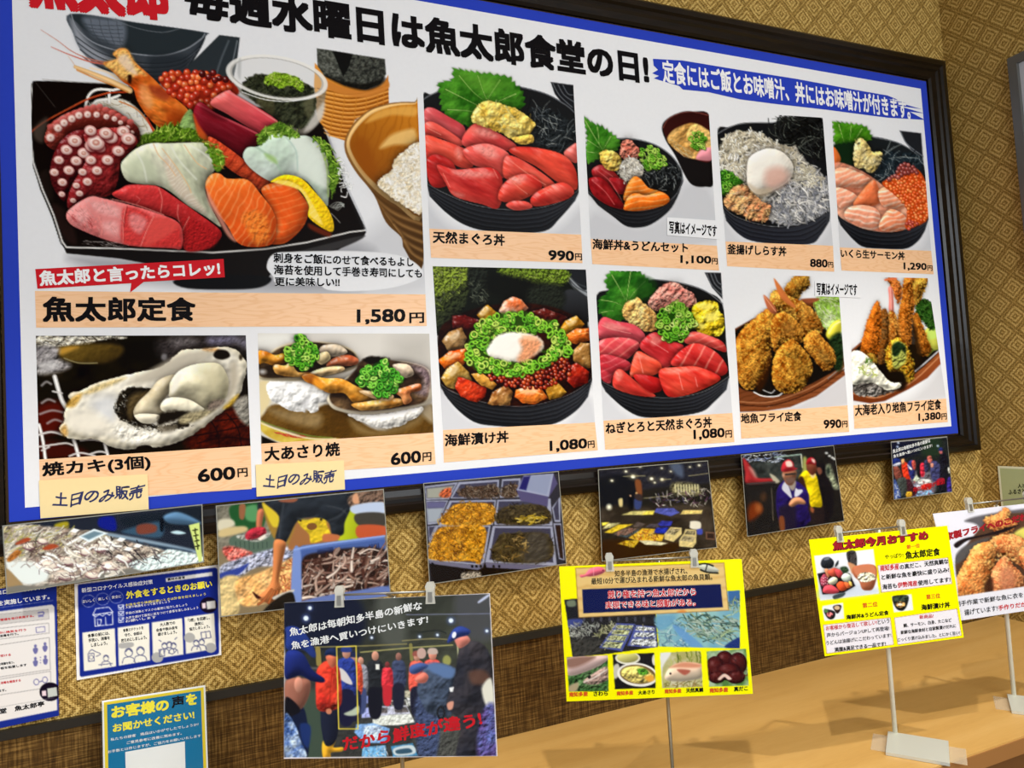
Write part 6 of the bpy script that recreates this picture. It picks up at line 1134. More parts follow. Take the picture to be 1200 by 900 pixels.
def art_market_floor():
    c = Canvas(698, 536, 844, 662, (40, 38, 36)); c.crop(690, 530, 6.67); c.con = 1.2; c.sat = 1.05
    c.blob([(80, 140), (930, 70), (950, 240), (700, 260), (90, 330)], (44, 44, 52), sm=0, f=4, bump=2); c.blob([(630, 100), (720, 90), (740, 190), (690, 180)], (96, 108, 130), f=5, al=.7)
    c.blob([(90, 200), (360, 200), (370, 400), (100, 420)], (28, 30, 36), f=6); c.blob([(360, 225), (405, 225), (415, 340), (380, 340)], (120, 76, 50), f=2)
    c.blob([(100, 440), (500, 430), (900, 400), (980, 500), (995, 720), (700, 760), (110, 770)], (70, 62, 54), f=5, bump=3, bf=.08, col2=(50, 44, 38), vf=.05)
    c.blob([(110, 690), (500, 700), (720, 720), (560, 830), (110, 840)], (56, 38, 22), f=5)
    for x, y, r in ((180, 222, 9), (345, 190, 16), (490, 207, 13), (572, 213, 12), (570, 125, 7), (400, 110, 10), (290, 150, 9), (862, 102, 8), (790, 115, 6), (640, 150, 6), (515, 237, 7)):
        c.ell(x, y, r * 2.2, r * 1.6, (150, 140, 110), f=4, al=.5); c.ell(x, y, r, r * .8, (250, 244, 220), f=1.5)
    for A in ([(270, 190), (345, 185), (440, 185)], [(560, 215), (640, 210)], [(780, 185), (930, 165)], [(430, 360), (620, 340)]): c.stroke(A, 1.2, (170, 160, 120), al=.6)
    c.blob([(655, 240), (840, 250), (870, 330), (670, 330)], (110, 104, 80), f=4, bump=5, bf=.3)
    for q in range(9): c.stroke([(675 + q * 22, 255), (678 + q * 22, 310)], 1.6, (206, 200, 160), al=.8)
    spots(c, [(500, 340), (950, 280), (970, 400), (700, 420), (480, 420)], [(150, 140, 150), (96, 90, 120), (190, 180, 170), (120, 80, 110), (70, 64, 60), (220, 214, 200)], 70, 2.4, seed=5, ln=5)
    c.ell(158, 428, 18, 20, (240, 236, 210), f=4); c.blob([(232, 370), (262, 362), (262, 420), (238, 420)], (196, 180, 130), f=2)
    c.blob([(312, 350), (340, 345), (345, 440), (312, 440)], (20, 22, 28), f=2); c.blob([(355, 370), (390, 350), (415, 380), (400, 440), (360, 440)], (60, 70, 110), f=2); c.ell(372, 322, 9, 11, (206, 170, 120)); c.ell(325, 340, 7, 8, (190, 150, 120)); c.blob([(355, 330), (410, 330), (415, 380), (370, 370)], (60, 50, 50), f=2)
    for P, cc in (([(255, 490), (330, 462), (520, 455), (430, 490)], (190, 180, 120)), ([(410, 490), (450, 460), (520, 458), (500, 488)], (206, 190, 90)), ([(510, 470), (530, 438), (660, 435), (710, 470), (640, 500)], (84, 90, 156)), ([(715, 485), (740, 452), (890, 452), (880, 480)], (206, 186, 120)),
                  ([(105, 600), (150, 555), (245, 552), (170, 590)], (196, 190, 140)), ([(120, 628), (230, 565), (345, 562), (180, 632)], (206, 180, 60)), ([(100, 550), (160, 545), (130, 570), (105, 575)], (206, 190, 80)), ([(190, 640), (280, 595), (385, 595), (290, 650)], (120, 100, 90)), ([(200, 645), (300, 650), (390, 600), (385, 625), (290, 665)], (70, 84, 90)),
                  ([(340, 580), (380, 540), (440, 560), (400, 590)], (90, 80, 76)), ([(440, 585), (480, 560), (560, 560), (540, 590)], (80, 74, 80)), ([(540, 560), (570, 535), (655, 540), (640, 575), (560, 580)], (56, 60, 140)), ([(500, 630), (530, 590), (625, 585), (600, 635)], (44, 56, 150)),
                  ([(225, 715), (290, 690), (395, 690), (350, 745)], (190, 160, 50)), ([(310, 670), (420, 595), (520, 600), (500, 640), (590, 645), (570, 695), (380, 690)], (200, 164, 60)), ([(390, 690), (480, 690), (620, 710), (560, 728), (440, 722)], (196, 190, 160))): c.blob(P, cc, sm=0, f=1.2, bump=2)
    spots(c, [(330, 670), (430, 605), (500, 620), (570, 660), (480, 680)], [(176, 90, 50), (120, 70, 40), (226, 200, 120)], 40, 2.2, seed=8, ln=4); spots(c, [(240, 715), (300, 695), (380, 695), (340, 735)], [(120, 76, 30), (220, 190, 90)], 20, 2, seed=9); spots(c, [(210, 640), (290, 600), (360, 600), (290, 645)], [(176, 130, 110), (70, 56, 56)], 24, 2, seed=10)
    for P, Q in (([(590, 640), (640, 585), (725, 590), (725, 640), (660, 700), (590, 680)], [(600, 640), (645, 595), (718, 600), (670, 645)]), ([(705, 690), (735, 640), (840, 655), (838, 710), (810, 745), (705, 735)], [(715, 690), (740, 652), (832, 662), (812, 700)]), ([(740, 640), (755, 600), (840, 608), (840, 660), (745, 645)], [(750, 640), (762, 610), (832, 616), (830, 650)])): c.blob(P, (196, 180, 130), sm=0, f=1, bump=1); c.blob(Q, (140, 130, 104), sm=0, f=1, bump=5)
    c.blob([(790, 560), (800, 538), (870, 545), (868, 600), (795, 595)], (206, 200, 186), f=1.5); c.blob([(845, 605), (885, 600), (885, 640), (848, 640)], (70, 80, 160), f=1.5)
    c.blob([(912, 620), (985, 625), (988, 685), (915, 680)], (110, 84, 70), sm=0, f=1); c.blob([(925, 632), (978, 636), (980, 675), (925, 672)], (56, 44, 40), sm=0, f=1)
    return c

def art_two_workers():
    c = Canvas(864, 518, 994, 632, (26, 24, 24)); c.crop(860, 510, 6.92); c.con = 1.1; c.sat = 1.05
    c.blob([(70, 150), (800, 90), (860, 330), (880, 690), (120, 820)], (34, 32, 32), sm=0, f=4, bump=3, bf=.08)
    c.blob([(120, 230), (380, 190), (560, 160), (560, 330), (380, 380), (200, 350)], (64, 68, 66), f=6, bump=4, bf=.12, col2=(40, 44, 44), vf=.1)
    c.hatch([(70, 170), (380, 140), (400, 190), (300, 220), (120, 215)], 46, 6, 2, [(200, 210, 240), (150, 166, 206), (236, 240, 250), (96, 104, 130)], ang=-.2, spread=1, seed=3)
    c.blob([(72, 190), (110, 215), (150, 280), (190, 345), (320, 350), (330, 375), (110, 395), (90, 300)], (150, 46, 50), f=2.5, dome=.4, dw=5); c.blob([(120, 260), (160, 280), (185, 340), (160, 330)], (196, 150, 140), f=4, al=.8)
    c.blob([(290, 315), (330, 330), (370, 375), (330, 385)], (176, 170, 150), f=2); c.stroke([(110, 395), (330, 380)], 2, (70, 60, 60))
    c.blob([(120, 580), (180, 540), (230, 600), (190, 660), (120, 690)], (110, 50, 24), f=6); c.ell(200, 590, 26, 34, (150, 90, 50), f=6); c.ell(240, 500, 22, 30, (80, 56, 40), f=6)
    c.stroke([(305, 430), (318, 690)], 1, (120, 110, 96), al=.7); c.stroke([(545, 160), (555, 260)], 1.5, (190, 190, 170)); c.stroke([(330, 180), (545, 155)], 1.4, (150, 170, 160))
    c.blob([(560, 185), (590, 190), (590, 300), (560, 320)], (150, 150, 90), f=3)
    for x, y in ((750, 145), (775, 168), (798, 182), (815, 193)): c.ell(x, y, 10, 7, (250, 250, 246), f=2)
    c.blob([(735, 260), (780, 240), (800, 300), (830, 380), (850, 430), (800, 430), (740, 340)], (150, 156, 130), f=4, bump=4); c.ell(765, 290, 14, 34, (40, 50, 44), f=2)
    # dark figure behind
    c.blob([(670, 260), (700, 225), (740, 240), (750, 320), (800, 420), (800, 640), (720, 700), (690, 480)], (24, 22, 28), f=3, bump=3, bf=.1); c.blob([(670, 270), (700, 262), (715, 300), (690, 320)], (120, 76, 62), f=2)
    # yellow coat
    c.blob([(590, 560), (720, 570), (730, 720), (680, 725), (610, 700)], (40, 32, 34), f=3)
    c.blob([(525, 345), (580, 285), (640, 320), (670, 330), (690, 420), (715, 570), (650, 580), (620, 570), (590, 440), (560, 370)], (214, 190, 30), f=1.5, dome=.5, dw=5, bump=4, bf=.1); c.blob([(525, 350), (560, 340), (590, 440), (600, 500), (560, 440)], (60, 36, 30), f=2)
    c.blob([(615, 320), (640, 350), (665, 320), (650, 305)], (220, 200, 140), f=1.5); c.blob([(590, 240), (660, 235), (668, 290), (640, 325), (605, 300)], (110, 60, 46), f=1.5, dome=.4); c.blob([(585, 235), (600, 190), (640, 180), (665, 215), (660, 240), (620, 232)], (150, 34, 44), f=1.5, dome=.5); c.blob([(630, 190), (655, 200), (655, 225), (635, 215)], (220, 190, 180), f=2)
    # purple coat
    c.blob([(345, 460), (390, 380), (430, 360), (500, 370), (560, 410), (610, 490), (600, 600), (620, 690), (520, 770), (410, 780), (350, 640)], (52, 38, 116), f=1.5, dome=.5, dw=6, bump=6, bf=.09, col2=(36, 26, 84), vf=.06)
    c.blob([(360, 600), (420, 560), (500, 560), (500, 760), (420, 770), (380, 700)], (36, 30, 50), f=5)
    c.blob([(388, 430), (420, 370), (450, 430), (470, 510), (430, 480)], (196, 196, 206), f=1.5); c.blob([(500, 430), (520, 440), (550, 440), (555, 460), (510, 500), (490, 490)], (206, 206, 216), f=1.5); c.blob([(430, 370), (500, 370), (490, 440), (460, 440)], (150, 140, 130), f=2)
    c.blob([(395, 300), (500, 285), (500, 350), (470, 405), (420, 390)], (130, 88, 68), f=1.5, dome=.5); c.stroke([(420, 320), (495, 312)], 2, (50, 46, 46)); c.blob([(420, 350), (490, 345), (480, 385), (440, 390)], (110, 86, 78), f=3)
    c.blob([(388, 295), (395, 230), (440, 195), (480, 220), (490, 260), (515, 270), (470, 290)], (166, 44, 54), f=1.5, dome=.5); c.blob([(420, 215), (460, 210), (475, 250), (430, 255)], (226, 200, 190), f=2)
    c.ell(400, 325, 8, 14, (190, 150, 130), f=2)
    c.blob([(445, 560), (480, 510), (540, 505), (580, 540), (570, 560), (520, 560), (470, 580)], (196, 140, 104), f=1.5, dome=.6, dw=3)
    c.blob([(365, 670), (405, 665), (412, 780), (380, 790)], (120, 70, 44), f=2); c.blob([(620, 580), (650, 600), (640, 630), (620, 610)], (150, 90, 60), f=2)
    return c

def market_people(c):
    """shared drawing of the fish auction snapshot in local 1..1000 units: (50..1080, 60..860)"""
    b = c.blob
    b([(50, 100), (1040, 60), (1060, 420), (60, 420)], (46, 48, 46), sm=0, f=3, bump=3, bf=.06, col2=(70, 72, 62), g=(1.0, .3))
    b([(50, 100), (400, 85), (420, 300), (200, 330), (60, 330)], (30, 34, 52), f=10); b([(500, 75), (600, 72), (640, 300), (520, 300)], (92, 94, 88), f=12, al=.8); b([(880, 65), (1040, 62), (1050, 280), (900, 260)], (80, 80, 84), f=10, al=.8)
    b([(60, 420), (1070, 400), (1080, 850), (50, 855)], (62, 62, 60), sm=0, f=6, bump=3, bf=.1); b([(140, 560), (240, 560), (250, 860), (150, 860)], (70, 84, 72), f=6); b([(700, 560), (1000, 600), (1000, 850), (720, 850)], (80, 80, 76), f=8, bump=3)
    for A, w, cc in (([(200, 320), (420, 315), (640, 305)], 1.5, (150, 140, 90)), ([(420, 345), (640, 325), (860, 310)], 1.6, (176, 170, 110)), ([(640, 165), (1040, 160)], 1.2, (120, 124, 150)), ([(620, 290), (760, 280), (850, 285)], 1.4, (150, 140, 96)), ([(660, 310), (665, 380)], 4, (150, 140, 80)), ([(885, 310), (888, 380)], 2, (190, 190, 150)), ([(215, 330), (220, 400)], 6, (170, 150, 80)), ([(700, 250), (790, 240), (830, 255)], 1.4, (40, 42, 44))): c.stroke(A, w, cc, al=.8)
    for x, y, r in ((177, 133, 9), (158, 182, 12), (853, 193, 11), (1025, 243, 7), (473, 275, 6), (788, 262, 6), (703, 270, 6)): c.ell(x, y, r * 2, r * 2, (90, 110, 170), f=4, al=.4); c.ell(x, y, r, r, (226, 236, 255), f=1.5)
    b([(985, 100), (1030, 68), (1038, 75), (990, 108)], (190, 196, 220), f=2); c.ell(833, 385, 20, 26, (150, 150, 90), f=2)
    # crates on the floor
    for P, cc in (([(415, 560), (480, 548), (485, 585), (410, 595)], (150, 160, 220)), ([(425, 620), (480, 600), (560, 605), (550, 650), (425, 660)], (170, 176, 226)), ([(555, 575), (640, 570), (650, 605), (570, 605)], (196, 196, 190)), ([(640, 560), (690, 560), (680, 600), (650, 600)], (206, 206, 206)), ([(490, 605), (640, 600), (660, 640), (480, 650)], (190, 190, 206)), ([(480, 650), (660, 640), (680, 680), (600, 695), (475, 695)], (216, 218, 210)), ([(400, 690), (480, 685), (560, 710), (540, 780), (440, 780), (390, 730)], (130, 170, 220)), ([(430, 800), (540, 790), (545, 845), (425, 848)], (120, 180, 226)), ([(565, 795), (670, 780), (695, 840), (575, 848)], (70, 130, 170)), ([(615, 530), (670, 525), (675, 565), (620, 560)], (176, 170, 150))): c.blob(P, cc, sm=0, f=1.2, bump=2, bf=.3)
    for P in ([(500, 612), (550, 610), (548, 635), (496, 638)], [(562, 582), (596, 580), (600, 598), (570, 600)], [(606, 580), (636, 578), (640, 598), (610, 600)], [(580, 608), (640, 606), (650, 632), (586, 634)]): c.blob(P, (96, 90, 90), sm=0, f=1.2, bump=5)
    b([(580, 805), (665, 790), (680, 830), (590, 840)], (200, 210, 214), f=1.5); b([(590, 815), (650, 805), (665, 825), (600, 832)], (60, 90, 110), f=1.5); b([(440, 700), (520, 705), (520, 760), (450, 765)], (190, 206, 230), f=3, bump=5)
    spots(c, [(435, 805), (535, 800), (540, 840), (430, 845)], [(236, 240, 244), (90, 140, 190)], 26, 2.2, seed=3)
    # people along the back
    def man(x, y, s, coat, head=(190, 140, 120), legs=(40, 40, 56), cap=None, h=5.2):
        b([(x - 40 * s, y + 60 * s), (x - 22 * s, y + 30 * s), (x + 22 * s, y + 30 * s), (x + 42 * s, y + 70 * s), (x + 38 * s, y + 190 * s), (x - 38 * s, y + 190 * s)], coat, f=1.5, dome=.4, dw=3, bump=3, bf=.2)
        b([(x - 32 * s, y + 180 * s), (x + 32 * s, y + 180 * s), (x + 26 * s, y + h * 60 * s), (x - 26 * s, y + h * 60 * s)], legs, f=1.5)
        c.ell(x, y + 8 * s, 18 * s, 24 * s, head, dome=.3)
        if cap: b([(x - 22 * s, y + 2 * s), (x - 16 * s, y - 22 * s), (x + 16 * s, y - 22 * s), (x + 22 * s, y + 2 * s)], cap, f=1.5)
    man(490, 355, .95, (44, 46, 50), legs=(30, 30, 40)); b([(492, 402), (510, 402), (510, 428), (492, 428)], (226, 226, 220), sm=0, f=1)
    man(602, 360, .8, (66, 74, 100), head=(140, 100, 90)); man(548, 400, .62, (206, 60, 70), legs=(190, 50, 60), head=(120, 60, 60))
    man(420, 380, .8, (150, 150, 160), legs=(70, 80, 120)); man(388, 365, .95, (206, 84, 60), legs=(36, 36, 60), cap=(40, 46, 80)); man(352, 340, 1.1, (50, 66, 140), legs=(34, 34, 60), cap=(50, 66, 130))
    b([(320, 420), (350, 440), (380, 490), (370, 500), (330, 480), (310, 450)], (206, 200, 200), f=1.5); b([(340, 640), (380, 620), (410, 600), (410, 640), (370, 650)], (180, 190, 170), f=2)
    man(690, 360, .9, (220, 96, 80), cap=(150, 90, 80)); man(765, 350, 1.05, (214, 90, 80), cap=(190, 170, 160), head=(206, 140, 120)); c.ell(712, 350, 22, 26, (190, 160, 150)); 
    # man in the orange coat, yellow boots
    b([(240, 770), (300, 765), (290, 800), (335, 800), (330, 820), (280, 825), (275, 850), (240, 850)], (226, 170, 50), f=1.5, dome=.5)
    b([(232, 610), (318, 600), (315, 700), (295, 780), (245, 780)], (34, 38, 56), f=1.5, dome=.4)
    b([(205, 480), (215, 420), (260, 385), (310, 410), (325, 470), (328, 590), (280, 625), (215, 620), (205, 540)], (212, 70, 50), f=1.5, dome=.6, dw=5, bump=6, bf=.09, col2=(180, 50, 40), vf=.05); c.stroke([(285, 430), (275, 520), (270, 610)], 1.2, (150, 40, 30), al=.7); c.stroke([(300, 440), (315, 520), (300, 590)], 1.4, (236, 110, 90), al=.6); c.ell(268, 628, 14, 14, (200, 130, 100))
    b([(255, 360), (305, 355), (308, 395), (285, 420), (262, 395)], (196, 110, 84), f=1.5, dome=.4); b([(248, 362), (255, 335), (290, 325), (310, 350), (302, 365), (270, 358)], (36, 48, 84), f=1.5, dome=.4)
    # near left: man with blue cap, a second cap behind
    b([(62, 260), (62, 225), (110, 222), (160, 260), (205, 350), (190, 370), (140, 330), (66, 330)], (44, 62, 130), f=2, dome=.3)
    b([(62, 600), (120, 590), (160, 650), (165, 850), (60, 850)], (26, 34, 60), f=2); b([(62, 480), (150, 470), (180, 490), (170, 560), (130, 620), (66, 600)], (150, 100, 84), f=2, dome=.5, dw=6); c.ell(122, 500, 20, 38, (196, 140, 120), f=1.5, dome=.3); b([(62, 560), (110, 590), (130, 630), (66, 650)], (24, 22, 28), f=2)
    b([(60, 470), (62, 350), (110, 335), (150, 360), (190, 430), (245, 470), (240, 490), (180, 480), (130, 455)], (38, 52, 120), f=1.5, dome=.6, dw=6, col2=(24, 32, 80), g=(.2, 1))
    b([(60, 640), (110, 700), (130, 760), (160, 850), (60, 850)], (64, 92, 150), f=2, bump=6, bf=.12, col2=(190, 206, 226), vf=.14); b([(130, 690), (180, 700), (170, 800), (140, 770)], (36, 56, 110), f=3)
    # right: two men bending over the crates
    b([(690, 560), (740, 540), (800, 620), (780, 850), (700, 850), (680, 650)], (70, 80, 110), f=4, bump=4)
    b([(690, 520), (720, 430), (780, 395), (870, 420), (900, 480), (870, 560), (850, 650), (750, 640), (710, 580)], (70, 80, 98), f=2, dome=.5, dw=8, bump=8, bf=.08); b([(730, 410), (780, 395), (870, 425), (850, 470), (780, 450)], (96, 120, 160), f=4)
    b([(680, 470), (720, 440), (745, 460), (730, 490), (690, 490)], (206, 120, 104), f=1.5, dome=.4); b([(655, 440), (660, 410), (710, 395), (745, 410), (720, 430), (680, 450)], (70, 90, 140), f=1.5, dome=.4)
    b([(845, 620), (830, 590), (870, 470), (890, 340), (940, 290), (1010, 310), (1050, 390), (1055, 520), (1030, 640), (1000, 850), (880, 850), (900, 700)], (44, 44, 52), f=2, dome=.4, dw=8, bump=8, bf=.07, col2=(60, 56, 60), vf=.05); b([(940, 440), (1010, 430), (1040, 480), (960, 500)], (110, 76, 60), f=5, al=.7); b([(1000, 520), (1045, 470), (1060, 580), (1030, 620)], (214, 210, 196), f=3)
    b([(870, 270), (920, 260), (945, 290), (900, 325), (880, 310)], (206, 130, 116), f=1.5, dome=.4); b([(835, 300), (860, 240), (900, 220), (945, 240), (935, 262), (890, 275)], (50, 66, 130), f=1.5, dome=.5); c.ell(868, 262, 10, 16, (226, 226, 236), ang=.3)
    b([(835, 590), (865, 580), (860, 615), (840, 620)], (206, 150, 130), f=1.5); b([(1000, 640), (1060, 600), (1075, 850), (980, 850)], (96, 104, 160), f=5, bump=5, col2=(90, 70, 120), vf=.08); b([(845, 515), (868, 510), (862, 535), (848, 535)], (226, 226, 226), sm=0, f=1); c.ell(805, 635, 16, 28, (40, 40, 44), ring=8)
def art_auction_card():
    c = Canvas(326, 690, 590, 894, (232, 228, 230)); c.crop(320, 680, 4.0909); c.con = 1.12; c.sat = 1.0
    market_people(c)
    c.stroke([(305, 320), (398, 315), (408, 712), (315, 712), (305, 320)], 1.3, (226, 206, 80), sm=0)
    # white margin of the print
    for P in ([(30, 60), (1040, 40), (1040, 64), (52, 104), (52, 860), (30, 860)], [(30, 850), (1090, 842), (1090, 880), (30, 880)], [(1036, 40), (1100, 40), (1100, 860), (1072, 846)]): c.blob(P, (236, 228, 232), sm=0, f=.6)
    return c
def art_auction_small():
    c = Canvas(1038, 506, 1122, 592, (30, 30, 36)); c.con = 1.15; c.sat = 1.05
    b = c.blob; c.crop(1030, 500, 9)
    b([(130, 165), (710, 110), (770, 690), (160, 770)], (38, 42, 44), sm=0, f=1.5, bump=3, bf=.15)
    b([(130, 170), (400, 140), (420, 280), (150, 330)], (26, 30, 50), f=6); b([(480, 130), (640, 120), (640, 300), (460, 300)], (40, 56, 44), f=6)
    b([(330, 500), (560, 480), (580, 700), (330, 740)], (110, 106, 116), f=4, bump=4)
    for x, y in ((195, 212), (203, 170), (620, 203)): c.ell(x, y, 10, 10, (210, 224, 250), f=2)
    for P, cc in (([(420, 565), (530, 555), (545, 605), (430, 612)], (226, 226, 222)), ([(440, 620), (540, 600), (540, 660), (450, 660)], (206, 60, 44)), ([(360, 560), (410, 500), (430, 560), (390, 580)], (190, 200, 180)), ([(400, 690), (470, 680), (475, 725), (400, 735)], (150, 180, 220)), ([(490, 680), (560, 670), (565, 710), (490, 720)], (130, 170, 210)), ([(365, 620), (430, 610), (440, 650), (370, 655)], (190, 196, 220)), ([(340, 640), (400, 640), (400, 700), (350, 730)], (120, 30, 44)),
                  ([(240, 400), (275, 370), (320, 430), (328, 560), (280, 580), (250, 500)], (214, 66, 44)), ([(260, 570), (330, 560), (380, 700), (340, 720), (290, 660)], (70, 40, 50)), ([(290, 690), (345, 690), (340, 740), (290, 745)], (206, 160, 60)), ([(235, 350), (265, 340), (265, 395), (240, 390)], (226, 156, 106)), ([(300, 400), (345, 350), (380, 400), (370, 540), (330, 540)], (50, 56, 110)), ([(300, 400), (350, 445), (340, 460), (310, 430)], (220, 214, 220)), ([(345, 370), (380, 360), (385, 440), (360, 450)], (190, 90, 80)),
                  ([(400, 370), (430, 360), (440, 520), (405, 520)], (30, 30, 36)), ([(435, 400), (475, 390), (480, 510), (440, 520)], (196, 56, 76)), ([(480, 360), (520, 360), (520, 470), (480, 470)], (60, 62, 90)), ([(510, 320), (550, 310), (560, 380), (520, 380)], (196, 110, 100)), ([(540, 400), (590, 360), (650, 420), (640, 560), (560, 560)], (70, 72, 110)), ([(545, 390), (575, 390), (570, 430), (545, 425)], (200, 140, 120)),
                  ([(650, 300), (690, 280), (720, 340), (730, 560), (700, 680), (640, 680), (640, 480)], (28, 28, 40)), ([(635, 260), (665, 250), (665, 285), (640, 285)], (190, 110, 110)), ([(625, 250), (650, 218), (680, 240), (660, 255)], (46, 56, 120)), ([(610, 560), (680, 540), (690, 600), (620, 610)], (140, 30, 50)), ([(720, 560), (755, 540), (765, 690), (720, 690)], (70, 56, 140)), ([(725, 440), (740, 430), (748, 480), (735, 490)], (230, 226, 206)),
                  ([(145, 350), (190, 330), (230, 360), (220, 400), (150, 410)], (36, 50, 110)), ([(150, 420), (200, 420), (240, 510), (220, 560), (170, 540)], (130, 76, 66)), ([(190, 560), (280, 540), (290, 690), (240, 740), (200, 640)], (70, 76, 74)), ([(160, 560), (200, 620), (230, 750), (165, 765)], (70, 90, 150)), ([(150, 400), (220, 375), (230, 400), (160, 420)], (190, 190, 206))): b(P, cc, f=1.2, dome=.3, dw=2, bump=3, bf=.4)
    c.hatch([(165, 600), (215, 690), (215, 750), (170, 755)], 14, 4, 1.6, [(226, 230, 240)], seed=3)
    c.hatch([(370, 560), (560, 540), (560, 700), (380, 720)], 26, 3, 1.6, [(226, 226, 230), (60, 60, 80), (190, 60, 60)], seed=4)
    for P in ([(126, 150), (716, 100), (716, 112), (130, 168)], ): b(P, (176, 172, 170), sm=0, f=.6)
    return c

YEL = (246, 240, 10)
def art_fish_card():
    c = Canvas(650, 648, 890, 828, YEL); c.crop(650, 640, 5)
    c.crop(640, 640, 4.5)
    # photograph of fish boxes, left and right
    c.clip([(95, 282), (570, 240), (960, 236), (1022, 232), (1022, 540), (596, 530), (330, 568), (140, 590)])
    c.blob([(95, 282), (570, 240), (590, 540), (330, 575), (140, 585)], (46, 44, 46), sm=0, f=.8, bump=3, bf=.1)
    c.blob([(110, 390), (190, 385), (180, 420), (120, 430)], (70, 80, 140), f=2); c.hatch([(120, 440), (160, 410), (280, 410), (230, 460), (150, 490)], 90, 6, 1.8, [(196, 200, 190), (150, 150, 140), (226, 226, 216), (96, 96, 90)], seed=3)
    c.hatch([(250, 475), (310, 410), (370, 410), (330, 460), (280, 485)], 50, 5, 1.8, [(196, 196, 150), (160, 160, 110), (220, 216, 180)], seed=4)
    c.blob([(120, 500), (280, 490), (290, 560), (140, 580)], (66, 64, 60), f=5, bump=3)
    for o, i in (([(280, 535), (370, 405), (470, 410), (400, 555)], None), ([(428, 525), (470, 415), (578, 425), (585, 540)], None)): c.blob(o, (84, 92, 160), sm=0, f=1)
    for P in ([(375, 415), (460, 418), (448, 436), (362, 434)], [(358, 440), (446, 442), (430, 468), (342, 464)], [(338, 470), (428, 474), (412, 500), (318, 496)], [(314, 502), (408, 506), (392, 540), (292, 532)]): c.blob(P, (176, 180, 140), sm=0, f=1, bump=6, bf=.4); c.hatch(P, 14, 4, 1.5, [(226, 220, 190), (120, 120, 84), (206, 200, 120)], seed=5)
    for P in ([(478, 422), (572, 430), (572, 448), (470, 444)], [(468, 455), (574, 455), (576, 482), (460, 478)], [(455, 490), (578, 486), (582, 530), (440, 520)]): c.blob(P, (206, 208, 206), sm=0, f=1, bump=6, bf=.4); c.hatch(P, 10, 5, 1.5, [(240, 240, 236), (60, 60, 70), (190, 180, 130)], seed=6)
    for q in range(8): c.ell(200 + q * 45, 386, 7, 14, (90, 90, 104), al=.7)
    c.blob([(96, 284), (160, 276), (165, 375), (112, 380)], (40, 40, 44), sm=0, f=1); c.blob([(110, 290), (150, 285), (155, 315), (115, 318)], (120, 130, 110), f=2)
    c.blob([(570, 250), (960, 236), (1022, 232), (1022, 540), (596, 532)], (120, 168, 190), sm=0, f=.8, col2=(150, 190, 190), vf=.05)
    c.blob([(960, 236), (1024, 233), (1024, 300), (965, 310)], (70, 110, 160), sm=0, f=1)
    fishg = [(176, 200, 180), (130, 160, 140), (206, 220, 206), (96, 130, 120), (190, 206, 150), (70, 96, 90)]
    c.hatch([(700, 390), (760, 370), (960, 370), (1020, 380), (1000, 470), (900, 520), (760, 440)], 130, 14, 3.2, fishg, ang=.3, spread=1.6, seed=7); c.hatch([(970, 290), (1022, 280), (1022, 360), (975, 350)], 24, 8, 2.4, fishg, seed=8)
    c.hatch([(590, 400), (680, 390), (780, 500), (720, 530), (600, 525)], 60, 8, 2.4, [(176, 206, 216), (130, 170, 190), (96, 140, 166), (206, 226, 230)], seed=9)
    c.blob([(670, 430), (700, 425), (830, 530), (770, 535)], (110, 156, 200), f=2, al=.9); c.blob([(575, 372), (680, 372), (640, 430), (590, 440)], (110, 160, 190), f=3, al=.8); c.blob([(940, 530), (1022, 480), (1022, 540)], (40, 60, 120), f=2)
    c.clip(None)
    c.blob([(90, 590), (330, 568), (590, 536), (600, 530), (1030, 540), (1030, 560), (600, 560), (90, 600)], YEL, sm=0, f=.6)
    # four small pictures
    c.clip([(108, 585), (325, 575), (330, 765), (120, 768)])
    c.blob([(108, 585), (325, 575), (330, 765), (120, 768)], (60, 96, 54), sm=0, f=.7, bump=6, bf=.3, col2=(110, 140, 96), vf=.1)
    c.blob([(110, 590), (322, 576), (325, 600), (240, 650), (118, 682)], (206, 180, 176), f=1, dome=.4, dw=4); c.blob([(112, 592), (260, 582), (180, 630), (116, 640)], (150, 116, 104), f=4); c.blob([(195, 720), (220, 690), (300, 640), (326, 640), (328, 700), (260, 730)], (176, 150, 140), f=1.2, dome=.5, dw=3, bump=4); c.ell(228, 690, 9, 9, (40, 36, 36)); c.stroke([(200, 718), (260, 690), (320, 650)], 1.2, (226, 216, 210)); c.blob([(125, 735), (170, 720), (160, 762), (122, 764)], (176, 160, 130), f=2)
    c.clip(None)
    c.clip([(350, 572), (570, 562), (578, 748), (362, 755)])
    c.blob([(350, 572), (570, 562), (578, 748), (362, 755)], (36, 34, 36), sm=0, f=.7)
    c.ell(430, 590, 66, 34, (226, 222, 206)); c.ell(430, 588, 56, 26, (196, 190, 120), dome=.3); c.blob([(352, 640), (380, 620), (390, 670), (360, 700)], (200, 196, 184), f=2)
    c.ell(482, 678, 108, 62, (236, 232, 224), ang=.12); c.ell(482, 676, 94, 50, (120, 96, 60), ang=.12); c.blob([(395, 670), (420, 640), (500, 635), (565, 680), (560, 710), (480, 722), (420, 700)], (226, 206, 120), f=1.5, dome=.5, dw=4, bump=5, bf=.2); c.blob([(480, 650), (520, 645), (540, 670), (500, 680)], (90, 150, 50), f=1.5, bump=6, bf=.4); c.blob([(520, 690), (560, 680), (570, 705), (540, 715)], (230, 170, 70), f=2); c.ell(572, 600, 14, 30, (220, 216, 206))
    c.clip(None)
    c.clip([(600, 562), (815, 552), (826, 742), (612, 750)])
